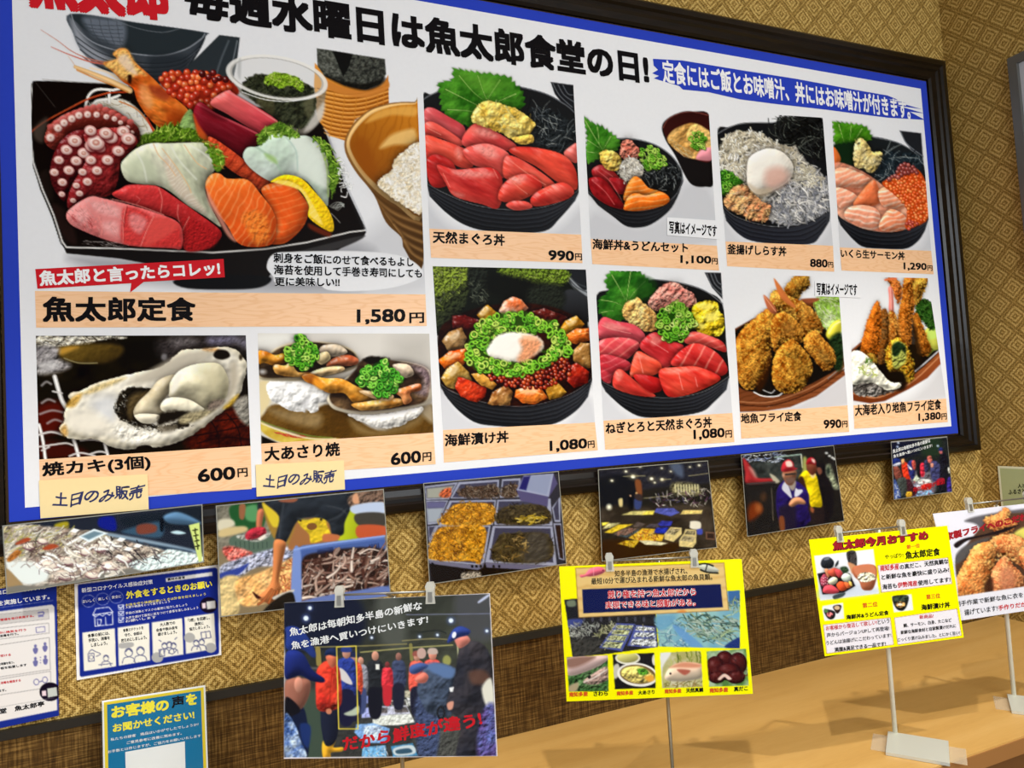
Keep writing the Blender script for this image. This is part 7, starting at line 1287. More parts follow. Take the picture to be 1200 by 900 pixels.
    c.blob([(600, 562), (815, 552), (826, 742), (612, 750)], (176, 170, 110), sm=0, f=.7, col2=(206, 200, 170), vf=.1); c.blob([(602, 562), (660, 560), (615, 640), (612, 745), (604, 740)], (226, 224, 220), f=2); c.hatch([(680, 570), (815, 556), (820, 610), (700, 625), (650, 620)], 26, 9, 3.4, [(150, 160, 70), (206, 206, 130), (120, 130, 56)], ang=1.5, spread=.5, seed=10)
    c.ell(722, 690, 104, 62, (190, 186, 130), ring=6); c.blob([(625, 700), (650, 640), (720, 612), (820, 625), (824, 690), (760, 710), (690, 715)], (226, 186, 160), f=1.2, dome=.5, dw=5, col2=(226, 214, 190), g=(.2, 1)); c.blob([(650, 640), (720, 612), (815, 624), (800, 640), (700, 640)], (206, 130, 100), f=3, al=.8); c.blob([(690, 650), (760, 655), (730, 680)], (176, 100, 84), f=2); c.hatch([(640, 720), (820, 712), (824, 740), (650, 745)], 30, 6, 1.6, [(150, 140, 60), (190, 150, 90), (120, 110, 50)], seed=11); c.ell(655, 672, 6, 6, (60, 40, 40))
    c.clip(None)
    c.clip([(845, 555), (1055, 540), (1068, 735), (860, 742)])
    c.blob([(845, 555), (1055, 540), (1068, 735), (860, 742)], (90, 130, 70), sm=0, f=.7, col2=(170, 190, 160), vf=.12)
    for x, y, rx, ry in ((940, 600, 46, 48), (1010, 620, 50, 60), (890, 640, 50, 60), (960, 660, 70, 48), (1000, 690, 50, 36), (900, 690, 46, 34)): c.ell(x, y, rx, ry, (84, 30, 28), dome=.4, rim=(46, 14, 16), hl=.2)
    c.hatch([(870, 600), (1040, 590), (1050, 700), (880, 710)], 40, 5, 1.2, [(150, 80, 74), (40, 12, 14), (120, 50, 46)], seed=12); c.blob([(905, 700), (940, 672), (978, 698), (960, 705), (940, 690), (918, 706)], (230, 200, 186), f=1.2)
    c.clip(None)
    # wooden caption plate
    c.blob([(155, 116), (938, 88), (962, 338), (172, 376)], (226, 194, 130), sm=0, f=.8, lines=(1.5, 14, 3, (206, 160, 90), .5, 8)); c.stroke([(155, 116), (938, 88), (962, 338), (172, 376), (155, 116)], 1, (150, 110, 60), sm=0, al=.7)
    c.blob([(190, 228), (920, 200), (932, 322), (196, 354)], (26, 34, 84), sm=0, f=.8)
    c.blob([(178, 152), (205, 148), (230, 120), (280, 108), (312, 128), (290, 148), (240, 160), (210, 160), (185, 166)], (226, 110, 130), f=1, dome=.5, dw=3); c.ell(300, 128, 3, 3, (60, 20, 30)); c.stroke([(250, 112), (250, 155)], .9, (240, 170, 180), al=.7)
    c.blob([(800, 100), (850, 92), (890, 110), (912, 130), (885, 140), (840, 138), (815, 122)], (196, 196, 180), f=1, dome=.4, dw=3); c.stroke([(800, 98), (840, 92), (880, 104)], 2, (40, 40, 36)); c.stroke([(815, 125), (850, 138), (905, 142)], 2, (40, 40, 36)); c.stroke([(850, 96), (840, 130)], 1.4, (50, 50, 46)); c.blob([(690, 345), (720, 335), (740, 345), (715, 352)], (220, 130, 60), f=2, al=.7)
    return c

def mini_set(c):
    """small print of the sashimi set, crop (940,610) k 9"""
    c.crop(940, 610, 9); b = c.blob
    b([(125, 372), (750, 300), (810, 770), (190, 845)], (232, 230, 232), sm=0, f=.8); b([(200, 700), (540, 660), (800, 720), (806, 768), (200, 838)], (190, 200, 214), f=6, al=.6)
    b([(195, 450), (225, 395), (290, 390), (335, 440), (310, 500), (220, 500)], (44, 48, 54), f=1.2, dome=.5, dw=3); b([(230, 400), (285, 385), (280, 410), (235, 420)], (120, 124, 132), f=1.5); b([(350, 460), (380, 420), (380, 460), (350, 490)], (50, 54, 58), f=1.2)
    b([(470, 335), (560, 325), (575, 470), (520, 475), (485, 440)], (70, 66, 66), f=1.2, bump=4, bf=.3); b([(485, 440), (560, 470), (580, 520), (530, 560), (500, 500)], (206, 150, 110), f=2)
    b([(525, 520), (560, 480), (700, 460), (780, 490), (785, 600), (745, 720), (680, 738), (630, 720), (600, 640), (550, 590)], (176, 104, 74), f=1.2, dome=.5, dw=4); b([(545, 530), (600, 480), (720, 470), (775, 510), (770, 590), (680, 600), (590, 590)], (206, 130, 96), f=2); b([(580, 610), (610, 560), (680, 545), (750, 560), (770, 610), (690, 650), (610, 640)], (236, 226, 196), f=1.2, bump=5, bf=.4, wob=1)
    b([(160, 560), (260, 540), (500, 560), (560, 690), (440, 760), (350, 770), (215, 780)], (44, 38, 44), sm=0, f=1); b([(330, 790), (450, 760), (430, 800), (340, 830)], (70, 80, 84), f=1.5)
    b([(400, 500), (460, 485), (490, 530), (440, 560)], (60, 80, 56), f=2, bump=5)
    for P, cc in (([(190, 620), (230, 560), (270, 600), (270, 680), (230, 700), (200, 680)], (176, 76, 96)), ([(235, 520), (270, 510), (300, 560), (270, 600)], (230, 150, 110)), ([(270, 540), (330, 500), (380, 520), (370, 580), (310, 590)], (214, 96, 74)), ([(340, 520), (400, 520), (430, 580), (380, 600)], (206, 80, 84)), ([(270, 640), (320, 595), (370, 610), (360, 660), (300, 680)], (226, 220, 190)), ([(410, 600), (450, 555), (510, 580), (500, 650), (450, 650)], (216, 226, 210)), ([(215, 740), (240, 690), (310, 680), (390, 740), (340, 770), (240, 765)], (220, 84, 96)), ([(360, 680), (400, 640), (460, 660), (470, 720), (400, 740)], (232, 96, 56)), ([(440, 650), (500, 660), (510, 700), (470, 710)], (236, 120, 70)), ([(490, 640), (520, 650), (525, 690), (500, 680)], (240, 206, 110))): b(P, cc, f=1, dome=.5, dw=3, sh=.3, sw=1.5)
    for q in range(12): c.ell(205 + (q % 4) * 20, 600 + (q // 4) * 30 + (q % 2) * 8, 7, 6, (236, 200, 206), rim=(190, 110, 130))
def art_recommend_card():
    c = Canvas(944, 608, 1136, 774, YEL)
    mini_set(c)
    c.crop(945, 680, 9); b = c.blob
    b([(165, 300), (170, 270), (385, 235), (398, 405), (190, 430)], (230, 230, 230), f=1, sm=0)
    b([(185, 330), (200, 305), (280, 320), (305, 350), (290, 400), (250, 412), (215, 390)], (44, 40, 44), f=1, dome=.4); b([(215, 345), (250, 335), (280, 360), (250, 390), (220, 375)], (214, 120, 120), f=1, bump=5, bf=.4); b([(190, 300), (225, 315), (220, 340), (190, 335)], (90, 130, 80), f=1); b([(280, 275), (330, 258), (368, 270), (350, 330), (320, 350), (290, 310)], (60, 40, 40), f=1, dome=.4); c.ell(322, 290, 30, 22, (214, 180, 140))
    c.crop(1025, 605, 5.81)
    b([(115, 545), (250, 530), (262, 638), (130, 655)], (230, 230, 232), sm=0, f=.8); b([(118, 555), (140, 540), (225, 540), (222, 600), (195, 640), (155, 635), (130, 600)], (40, 42, 40), f=1.2, dome=.4, bump=4, bf=.3); b([(130, 548), (220, 542), (215, 575), (140, 580)], (66, 76, 62), f=2, bump=6, bf=.4); b([(140, 600), (170, 580), (205, 590), (200, 615), (165, 622)], (206, 160, 100), f=1.2, bump=6, bf=.4); c.ell(172, 600, 16, 9, (240, 226, 206))
    c.crop(1025, 605, 5.81)
    for P in ([(18, 335), (498, 280), (528, 460), (45, 520)], [(132, 690), (560, 628), (592, 812), (155, 876)]): b(P, (120, 40, 30), sm=0, f=.6); b((np.array(P) - np.mean(P, 0)) * [.992, .982] + np.mean(P, 0), (232, 224, 228), sm=0, f=.6)
    c.crop(945, 680, 9); P = [(175, 470), (885, 392), (922, 680), (212, 775)]
    b(P, (120, 40, 30), sm=0, f=.6); b((np.array(P) - np.mean(P, 0)) * [.992, .982] + np.mean(P, 0), (232, 224, 228), sm=0, f=.6)
    return c
def art_fry_card():
    c = Canvas(1088, 580, 1262, 734, (228, 224, 232)); c.crop(1085, 535, 4.39); b = c.blob
    b([(200, 330), (330, 295), (700, 260), (700, 420), (520, 360), (330, 420), (260, 350)], (90, 86, 90), f=3, al=.9); b([(330, 320), (480, 290), (700, 300), (700, 700), (180, 720), (140, 560), (190, 480)], (96, 70, 56), f=2); b([(150, 560), (330, 420), (200, 460), (140, 530)], (96, 92, 92), f=3)
    fr = dict(n=150, r=1.6, dome=.8, dw=7, bump=2.4, sh=.3)
    c.crumb([(300, 320), (380, 290), (400, 265), (430, 275), (425, 320), (470, 350), (400, 400), (330, 370)], (226, 150, 90), col2=(190, 100, 56), **fr)
    b([(440, 420), (520, 360), (700, 380), (700, 460), (520, 480)], (226, 214, 110), f=3); c.crumb([(330, 430), (400, 400), (500, 420), (560, 500), (600, 560), (560, 640), (480, 560), (400, 520), (340, 500)], (232, 164, 104), col2=(190, 104, 60), **fr)
    c.crumb([(150, 700), (150, 640), (200, 540), (250, 460), (330, 440), (360, 500), (340, 620), (320, 740), (200, 745)], (236, 172, 104), col2=(196, 110, 56), **fr); c.crumb([(480, 480), (560, 460), (700, 480), (700, 640), (560, 600), (500, 560)], (232, 158, 100), col2=(190, 100, 60), **fr)
    c.crumb([(335, 610), (370, 540), (405, 512), (450, 560), (495, 610), (500, 690), (440, 720), (350, 715)], (226, 156, 106), col2=(176, 96, 60), **fr); b([(380, 600), (420, 570), (460, 620), (440, 690), (390, 680)], (196, 130, 100), f=5, al=.6)
    b([(300, 660), (340, 620), (345, 720), (310, 730)], (60, 36, 30), f=3, al=.8)
    b([(60, 735), (700, 640), (700, 900), (60, 900)], (228, 224, 230), sm=0, f=.8); c.stroke([(188, 850), (700, 775)], 2.4, (150, 24, 40), sm=0)
    b([(30, 290), (110, 285), (150, 470), (150, 560), (160, 740), (60, 740)], (228, 224, 232), f=1)
    b([(145, 450), (200, 420), (300, 400), (420, 365), (480, 350), (400, 390), (280, 415), (210, 435), (160, 470)], (40, 32, 36), f=1.2)
    return c

def art_dining_notice():
    c = Canvas(84, 658, 268, 802, (232, 230, 228)); c.crop(80, 655, 6.205); b = c.blob
    b([(68, 195), (80, 184), (1070, 62), (1086, 76), (1098, 680), (1086, 694), (94, 858), (84, 848)], (34, 50, 138), sm=0, f=.8)
    for P in ([(104, 536), (338, 504), (348, 780), (114, 816)], [(360, 500), (588, 466), (594, 738), (368, 776)], [(608, 462), (828, 430), (838, 694), (616, 728)], [(845, 424), (1060, 394), (1074, 652), (856, 690)]): b(P, (230, 228, 216), sm=0, f=.8)
    for x, y in ((148, 306), (250, 292), (350, 278)): c.ell(x, y, 48, 44, (130, 140, 190), ang=-.1, ring=4)
    w = (206, 212, 230)
    for A in ([(190, 400), (195, 490), (325, 475), (322, 385)], [(200, 362), (295, 350), (325, 385), (178, 408), (200, 362)], [(180, 408), (200, 420), (225, 402), (250, 415), (275, 395), (300, 408), (322, 388)], [(210, 440), (240, 440), (235, 480), (215, 480), (210, 440)], [(272, 425), (275, 482)]): c.stroke(A, 1.0, w, sm=0)
    for y in (352, 398, 444): c.stroke([(365, y - 14), (400, y - 18), (402, y + 14), (368, y + 18), (365, y - 14)], .9, w, sm=0); c.stroke([(372, y - 2), (382, y + 8), (404, y - 16)], 1.3, w, sm=0)
    for P in ([(708, 140), (1046, 94), (1048, 122), (712, 168)],): b(P, (226, 224, 220), sm=0, f=.6)
    c.ell(1020, 335, 64, 58, (30, 22, 44)); b([(1005, 310), (1068, 302), (1070, 358), (1010, 366)], (206, 206, 204), sm=0, f=.8); b([(972, 322), (998, 318), (1000, 358), (975, 360)], (226, 206, 214), sm=0, f=.8)
    g = (170, 170, 168)
    b([(362, 630), (385, 612), (460, 606), (478, 622), (458, 642), (385, 650)], g, f=.8); c.ell(648, 716, 42, 38, g); c.ell(882, 572, 40, 36, g); c.ell(1036, 646, 40, 36, g)
    ln = (90, 94, 130)
    def person(x, y, s=1.0):
        c.ell(x, y, 22 * s, 24 * s, ln, ring=4.5 * s); c.stroke([(x - 38 * s, y + 62 * s), (x - 28 * s, y + 34 * s), (x, y + 26 * s), (x + 28 * s, y + 34 * s), (x + 38 * s, y + 62 * s)], .9, ln); c.stroke([(x - 18 * s, y - 6 * s), (x, y - 20 * s), (x + 18 * s, y - 6 * s)], 1.4, ln)
    person(440, 680, 1.25); person(525, 668, 1.25); person(275, 720, .9); person(700, 630, .9); person(735, 622, .9); person(765, 630, .9); person(930, 610, .9); person(970, 602, .9)
    c.stroke([(145, 690), (148, 745), (190, 740), (188, 685), (145, 690)], 1, ln, sm=0); c.ell(168, 714, 14, 14, ln, ring=4); c.stroke([(150, 680), (170, 660), (195, 672), (235, 690), (205, 708)], .9, ln); c.stroke([(222, 770), (320, 760)], .9, ln)
    c.stroke([(660, 660), (665, 710), (700, 705), (695, 655), (660, 660)], 1, ln, sm=0); c.stroke([(730, 680), (760, 690), (790, 660)], .9, ln); c.stroke([(660, 590), (675, 600)], 1, ln); c.stroke([(775, 585), (790, 570)], 1, ln); c.stroke([(965, 535), (1030, 525), (1038, 572), (970, 580), (965, 535)], 1, ln, sm=0); c.stroke([(1000, 530), (1005, 575)], .9, ln)
    return c
def art_measures_notice():
    c = Canvas(-8, 672, 72, 862, (36, 54, 140)); c.crop(0, 670, 4.737); b = c.blob
    b([(-40, 225), (290, 182), (302, 195), (318, 768), (-40, 838)], (222, 220, 218), sm=0, f=.8)
    for A in ([(-40, 125), (265, 92)], [(-40, 205), (300, 158)]):
        A = np.array(A, float)
        for q in range(40): p = A[0] + (A[1] - A[0]) * q / 40; c.ell(p[0], p[1], 2, 2, (170, 176, 206))
    for P in ([(-40, 240), (268, 208), (272, 262), (-40, 295)], [(-40, 318), (270, 285), (274, 340), (-40, 378)], [(-40, 412), (274, 365), (280, 542), (-40, 590)], [(-40, 602), (280, 552), (284, 640), (-40, 690)]):
        c.stroke(P + P[:1], .7, (150, 148, 150), sm=0)
    b([(-40, 242), (266, 210), (270, 260), (-40, 293)], (196, 194, 192), sm=0, f=.8)
    ln = (110, 110, 160)
    for x, y in ((197, 430), (250, 418), (197, 500), (252, 490)): c.ell(x, y - 18, 8, 9, ln); b([(x - 14, y), (x, y - 10), (x + 14, y - 2), (x + 8, y + 22), (x - 6, y + 24)], ln, f=.8)
    for y in (475, 490, 505): c.ell(225, y, 3, 3, ln)
    c.stroke([(200, 310), (248, 304), (250, 332), (202, 338), (200, 310)], .8, ln, sm=0); c.stroke([(212, 228), (242, 224), (238, 240), (214, 242)], 1.6, ln); c.stroke([(214, 250), (240, 247)], 1, ln); c.ell(202, 612, 14, 16, ln, ring=4); c.ell(250, 600, 14, 16, ln, ring=4); c.stroke([(216, 612), (236, 606)], 1.2, ln)
    c.ell(278, 666, 59, 52, (30, 22, 40)); b([(262, 648), (315, 640), (318, 688), (266, 698)], (190, 196, 190), sm=0, f=.8); b([(232, 662), (256, 658), (258, 688), (234, 690)], (226, 206, 214), sm=0, f=.8)
    c.stroke([(-40, 758), (300, 700)], .6, (150, 150, 150), sm=0, al=.7)
    return c
ART_C = (art_fish_stall, art_fish_seller, art_crate_trays, art_market_floor, art_two_workers, art_auction_small, art_auction_card, art_fish_card, art_recommend_card, art_fry_card, art_dining_notice, art_measures_notice)
# ================================================================ the setting
WY, XC, TZ = .02, 3.10, .72                      # wall plane, corner, counter height
def plane_obj(name, V, m, kind='structure'): o = mesh_from(name, V, [(0, 1, 2, 3)], m); o['kind'] = kind; return o
def slab(name, x0, x1, y0, y1, z0, z1, m):
    bm = bmesh.new(); box(bm, x0, x1, y0, y1, z0, z1); o = bm_obj(name, bm, m); o['kind'] = 'structure'; return o
M_WP, M_WPR, M_WEAVE = wallpaper('woven_wallpaper', 0), wallpaper('woven_wallpaper_side', 1), weave('cane_wainscot')
slab('wall_back', -1.6, XC + .1, WY, WY + .1, 0, 3.2, M_WP)
slab('wall_right', XC, XC + .1, -4.2, WY, 0, 3.2, M_WPR)
slab('trim_2', -1.6, XC, WY - .004, WY, 0, .972, M_WEAVE)
M_TRIM = mat('dark_trim', (26, 25, 21), .4, .4)
slab('trim_1', -1.6, XC, WY - .012, WY, .968, .988, M_TRIM)
slab('floor', -1.6, XC + .1, -4.2, WY + .1, -.1, 0, mat('floor_board', (120, 92, 62), .5, .3))
slab('ceiling', -1.6, XC + .1, -4.2, WY + .1, 3.2, 3.3, mat('ceiling_paint', (225, 220, 210), .8, .1))
# ================================================================ the counter along the wall
counter = empty('counter_table', 'long tan wood counter along the wall carrying the sign stands', 'counter', loc=(1.2, -.3, 0))
M_TABLE = tablewood('tan_laminate'); M_EDGE = mat('counter_edge', (150, 104, 58), .4, .35)
def local(o, dx, dy): return o
bm = bmesh.new(); box(bm, -2.2, XC - 1.2 - .002, -.322, .3 + WY - .006, TZ - .004, TZ); bm_obj('counter_top', bm, M_TABLE, counter)
bm = bmesh.new(); box(bm, -2.2, XC - 1.2 - .002, -.325, .3 + WY - .006, TZ - .04, TZ - .004); bm_obj('edge_band', bm, M_EDGE, counter)
bm = bmesh.new(); box(bm, -2.18, XC - 1.2 - .01, -.29, -.27, .08, TZ - .04); bm_obj('front_panel', bm, mat('counter_panel', (112, 74, 40), .5, .3), counter)
for x in (-2.17, 1.80):
    bm = bmesh.new(); box(bm, x, x + .08, -.27, .28, 0, TZ - .04); bm_obj('leg', bm, M_EDGE, counter)
# ================================================================ the menu board
FB = Frame((0, 0, 0))
board = empty('menu_board', 'large framed menu poster of seafood dishes with blue border', 'menu board', FB)
def bx(h): return 1.3 * h
def bz(h): return 1.3 * h + 1.4545
fo = (bx(-.100), bx(2.352), bz(-.0755), bz(1.094)); fi = (bx(-.028), bx(2.280), bz(-.026), bz(1.030))
prof = [(0, WY), (0, -.014), (.10, -.020), (.34, -.024), (.42, -.017), (.56, -.017), (.66, -.012), (.9, -.010), (1, -.004), (1, .004)]     # across the frame: outer to inner edge, depth y
V = []; F = []
for cx, cz in ((0, 2), (1, 2), (1, 3), (0, 3)):
    for t, y in prof: V.append((fo[cx] * (1 - t) + fi[cx] * t, y, fo[cz] * (1 - t) + fi[cz] * t))
n = len(prof)
for k in range(4):
    for j in range(n - 1): F.append((k * n + j, k * n + j + 1, ((k + 1) % 4) * n + j + 1, ((k + 1) % 4) * n + j))
o = mesh_from('frame', V, F, darkwood('dark_frame_wood'), board)
bm = bmesh.new(); bm.from_mesh(o.data); bmesh.ops.recalc_face_normals(bm, faces=bm.faces); bm.to_mesh(o.data); bm.free()
bm = bmesh.new(); box(bm, bx(-.027), bx(2.279), .003, .012, bz(-.025), bz(1.029)); bm_obj('backing_board', bm, mat('backing', (60, 46, 30), .7, .1), board)
D = .0004
V = [(bx(a), .0005, bz(b)) for a, b in ((-.0225, -.0215), (2.2755, -.0215), (2.2755, 1.0255), (-.0225, 1.0255))]
mesh_from('blue_print_sheet', V, [(0, 1, 2, 3)], M_BLUE, board)
poly(board, 'white_panel', FB, [(12, -83), (1079, 104), (1115, 499.5), (29.3, 595)], M_WHITE, 0)
# dish pictures
cvs = {}
def dish(fn, P, label, key=None, d=D): return picture(board, 'dish_picture', FB, fn(), P, d, label=label, key=key)
dish(art_sashimi_set, [(34, 2), (487, 62), (498.5, 345), (41, 341)], 'printed sashimi set in a black square dish', key=PAPER)
dish(art_tuna_bowl, [(494.5, 76), (671, 84), (681, 275), (503, 268)], 'printed bowl of red tuna slices', key=PAPER)
dish(art_seafood_udon_set, [(683.5, 122), (830.5, 130), (840, 288), (692, 280)], 'printed seafood bowl beside an udon bowl', key=PAPER)
dish(art_whitebait_bowl, [(838.5, 130), (964, 138), (976, 288), (850, 283)], 'printed bowl of whitebait with a poached egg', key=PAPER)
dish(art_roe_salmon_bowl, [(974.5, 140), (1080, 150), (1091, 294), (984, 290)], 'printed bowl of salmon and orange roe', key=PAPER)
dish(art_marinated_bowl, [(507, 312), (686.5, 316), (697, 495), (519, 504)], 'printed marinated seafood bowl with egg and green onion', key=PAPER)
dish(art_negitoro_bowl, [(697, 317), (845, 319), (858, 484), (707, 493)], 'printed bowl of tuna cuts with yellow pickle', key=PAPER)
dish(art_fried_fish, [(857.5, 322), (981.5, 324), (993, 475), (867, 484)], 'printed plate of breaded fried fish', key=PAPER)
dish(art_fried_prawn, [(994.5, 324), (1087, 326), (1108.5, 467), (1000, 475)], 'printed plate of tall fried prawns', key=PAPER)
dish(art_grilled_oyster, [(42, 393.5), (288, 393), (293.5, 522.5), (46, 538.5)], 'printed grilled oyster in its shell')
dish(art_grilled_clam, [(302, 390.5), (503, 391), (508, 507), (306, 520)], 'printed pair of grilled clams with green onion')
# caption strips with dish name and price
def yen(o, price, P, Y):
    lettering(o, FB, price, P, M_BLACK, 3 * D, .028); lettering(o, FB, '円', Y, M_BLACK, 3 * D, .026)
def caption(P, label, name, N, price, PP, Y, b=.029):
    o = poly(board, 'caption_strip', FB, P, M_STRIP, 2 * D)
    lettering(o, FB, name, N, M_BLACK, 3 * D, b); yen(o, price, PP, Y); return o
caption([(41, 341), (498.5, 345), (500, 382), (42.5, 384)], None, '魚太郎定食', [(50, 377.5), (229.5, 376.5), (50, 347.5)], '1,580', [(418, 380.5), (475, 379.5), (418, 362.5)], [(479.5, 379), (497, 378.5), (479.5, 366.5)], .034)
caption([(46, 538.5), (293.5, 522.5), (295, 573), (47.5, 589)], None, '焼カキ(3個)', [(50, 561), (177, 551), (49, 542)], '600', [(232, 565.5), (276, 561.5), (231.5, 550)], [(278.5, 559.5), (290.5, 558.5), (278, 549)])
caption([(306, 520), (508, 507), (510.5, 544), (307.5, 557)], None, '大あさり焼', [(310, 541), (398.5, 534), (309.5, 524)], '600', [(458, 545.5), (493.5, 542), (457.5, 531)], [(495, 541), (505.5, 540), (495, 530.5)])
caption([(503, 268), (681, 275), (682.5, 308.5), (505, 302)], None, '天然まぐろ丼', [(507, 285), (591.5, 288.5), (507, 270.5)], '990', [(642.5, 305), (672.5, 306), (642.5, 293)], [(673.8, 305), (682, 305.3), (673.5, 297)])
caption([(692, 280), (840, 288), (842.5, 317), (694, 309.5)], None, '海鮮丼&うどんセット', [(694, 292.3), (806, 296.5), (694, 279.6)], '1,100', [(797, 309.6), (833.3, 310.5), (797, 299)], [(834, 309.8), (840.8, 310), (834, 302.5)])
caption([(850, 283), (976, 288), (977.5, 318.5), (852, 312)], None, '釜揚げしらす丼', [(852, 298), (921.3, 300.5), (852, 286)], '880', [(949, 313), (969.5, 313.7), (949, 303.3)], [(970.3, 313.4), (976.3, 313.8), (970, 306.8)])
caption([(984, 290), (1091, 294), (1094, 321.5), (986, 317)], None, 'いくら生サーモン丼', [(985, 302), (1060, 305), (984.8, 291.5)], '1,290', [(1058.7, 317), (1085.7, 317.8), (1058.5, 307.5)], [(1086.5, 317.2), (1092.5, 317.6), (1086.3, 310.8)])
caption([(519, 504), (697, 495), (700.5, 527.5), (520, 542)], None, '海鮮漬け丼', [(521, 523.5), (596, 518.5), (520.7, 509)], '1,080', [(644, 530.5), (688, 527), (643.7, 516.5)], [(688.8, 525.5), (696.8, 524.5), (688.3, 517)])
caption([(707, 493), (858, 484), (860.5, 518), (709, 527)], None, 'ねぎとろと天然まぐろ丼', [(709.6, 509), (834.3, 501), (709, 495.3)], '1,080', [(812.7, 516.5), (849.2, 513.8), (812.2, 503.6)], [(850, 513.3), (857.6, 512.6), (849.8, 504.5)])
caption([(867, 484), (993, 475), (995, 506), (868.5, 514)], None, '地魚フライ定食', [(868, 496.5), (939, 493.2), (867.8, 484.7)], '990', [(965, 502.3), (985.8, 501.4), (964.8, 492)], [(986.5, 501), (993, 500.5), (986.3, 493.4)])
caption([(1000, 475), (1108.5, 467), (1110.5, 494.5), (1001, 502.5)], None, '大海老入り地魚フライ定食', [(1001.7, 487.8), (1102.6, 480), (1001.5, 474.5)], '1,380', [(1076, 494.6), (1102.2, 492.6), (1075.8, 484.4)], [(1103, 492.2), (1109.3, 491.6), (1102.8, 484.6)])
# headline, banner, ribbon, small print
o = lettering(board, FB, '魚太郎', [(34, 9.5), (199, 26), (30, -58)], M_RED, 3 * D, .05, 'headline_lettering'); o['label'] = 'red brush lettering'
o = lettering(board, FB, '毎週水曜日は魚太郎食堂の日!', [(217, 20), (758.5, 62)], M_BLACK, 3 * D, .04, 'headline_lettering'); o['label'] = 'heavy black headline lettering'
bp = [(765, 69), (800, 71), (860, 81), (933, 92.5), (1000, 105), (1040, 112), (1052, 117), (1040, 116), (1062, 121), (1048, 119), (1080, 128), (1050, 123.5), (1083, 133), (1066, 131), (1083.5, 140.5), (1040, 138), (967, 128.5), (905, 121.5), (867, 116.5), (830, 108), (800, 105), (796, 101), (766, 92), (772, 89), (764, 86), (771, 82), (766, 77)]
ban = poly(board, 'banner', FB, bp, M_BLUE, 2 * D); ban['label'] = 'blue brush stroke banner'
lettering(ban, FB, '定食にはご飯とお味噌汁、丼にはお味噌汁が付きます。', [(777, 97), (1065, 117.5)], M_LWHITE, 3 * D, .026)
rib = poly(board, 'slogan_ribbon', FB, [(41.5, 315.5), (262, 303.5), (263.5, 325), (168.5, 330.5), (152.5, 343), (154, 332), (44, 338.5)], M_RED, 3.2 * D); rib['label'] = 'red slogan ribbon'
lettering(rib, FB, '魚太郎と言ったらコレッ!', [(47, 335.5), (258.5, 322.5), (45.5, 317.5)], M_LWHITE, 4 * D, .034)
for s, P in (('刺身をご飯にのせて食べるもよし', [(320.4, 308), (484.5, 312.8), (320.4, 296.2)]), ('海苔を使用して手巻き寿司にしても', [(321, 321.8), (494.3, 326), (321, 310.2)]), ('更に美味しい!!', [(322, 335.3), (398, 336), (322, 324.6)])):
    o = lettering(board, FB, s, P, M_WHITE, 2.4 * D, .085, 'small_print_outline'); o['label'] = 'white outline of the small print'
    lettering(board, FB, s, P, M_BLACK, 3.4 * D, .028, 'small_print_lettering')
# ================================================================ stickers and notes stuck on the board
def sticker(P, T, label):
    fr = Frame((0, -.0024, 0)); r = empty('caution_sticker', label, 'sticker', fr, group='small white stickers on the menu')
    sheet(r, 'sticker_sheet', fr, P, M_WHITE, .0004); lettering(r, fr, '写真はイメージです', T, M_BLACK, D, .028)
sticker([(781.5, 254.5), (842, 258.5), (842, 280.5), (781.8, 275.5)], [(784, 273.5), (840, 278), (784, 258.5)], 'white sticker with black text below the udon bowl picture')
sticker([(954.5, 328.8), (1008, 330.5), (1009, 349), (955.2, 347)], [(957, 345.8), (1004.5, 346.8), (956.8, 331)], 'white sticker with black text above the fried fish and fried prawn pictures')
def note(P, T, label):
    fr = Frame((0, -.0035, 0)); r = empty('handwritten_note', label, 'note', fr, group='cream handwritten notes')
    sheet(r, 'note_paper', fr, P, M_NOTE, .0006); lettering(r, fr, '土日のみ販売', T, M_PEN, D, .02, 'handwriting', .07)
note([(45.5, 563), (173, 555.5), (174.3, 597), (47.5, 607.5)], [(60, 597), (167, 585), (64.5, 577)], 'cream paper note in blue pen under the oyster caption')
note([(299.5, 544.5), (403, 539.5), (404.3, 573.5), (300.8, 582)], [(307, 574.5), (391.6, 566.5), (311, 556)], 'cream paper note in blue pen under the clam caption')
# ================================================================ laminated snapshots hanging below the frame
M_SLEEVE = mat('sleeve_edge', (150, 148, 138), .4, .2)
def snapshot(name, fn, P, label, y=-.0275, extra=None):
    fr = Frame((0, y, 0)); r = empty(name, label, 'photo print', fr, group='laminated snapshots under the board')
    sheet(r, 'print_paper', fr, P, M_SLEEVE, .0006, grow=.0022); picture(r, 'printed_image', fr, fn(), P, D, M_INKG)
    U = np.array([fr.uv(p) for p in P]); c = U.mean(0); U = U + np.sign(U - c) * .004; poly(r, 'plastic_sleeve', fr, fr.px(U[:, 0], U[:, 1]), M_CLEAR, .0016)
    if extra: extra(r, fr)
    return r
snapshot('fish_stall_photo', art_fish_stall, [(4, 617), (236, 592), (238, 658), (9, 695)], 'laminated snapshot of fish heaped on ice, leftmost under the board')
snapshot('fish_seller_photo', art_fish_seller, [(254, 593.5), (448.8, 574), (457, 698), (259.5, 722)], 'laminated snapshot of a person in yellow apron reaching over fish crates')
snapshot('fish_crates_photo', art_crate_trays, [(497, 567), (654, 553), (663, 660), (504, 684)], 'laminated snapshot of grey trays filled with yellow shellfish')
snapshot('market_floor_photo', art_market_floor, [(701.5, 551), (829, 540.5), (839.5, 641), (706, 657)], 'laminated snapshot of a dim market hall with boxes on the floor')
snapshot('market_workers_photo', art_two_workers, [(869, 533.5), (976.5, 522.5), (988.8, 610), (876.3, 628)], 'laminated snapshot of a person in purple coat beside one in yellow')
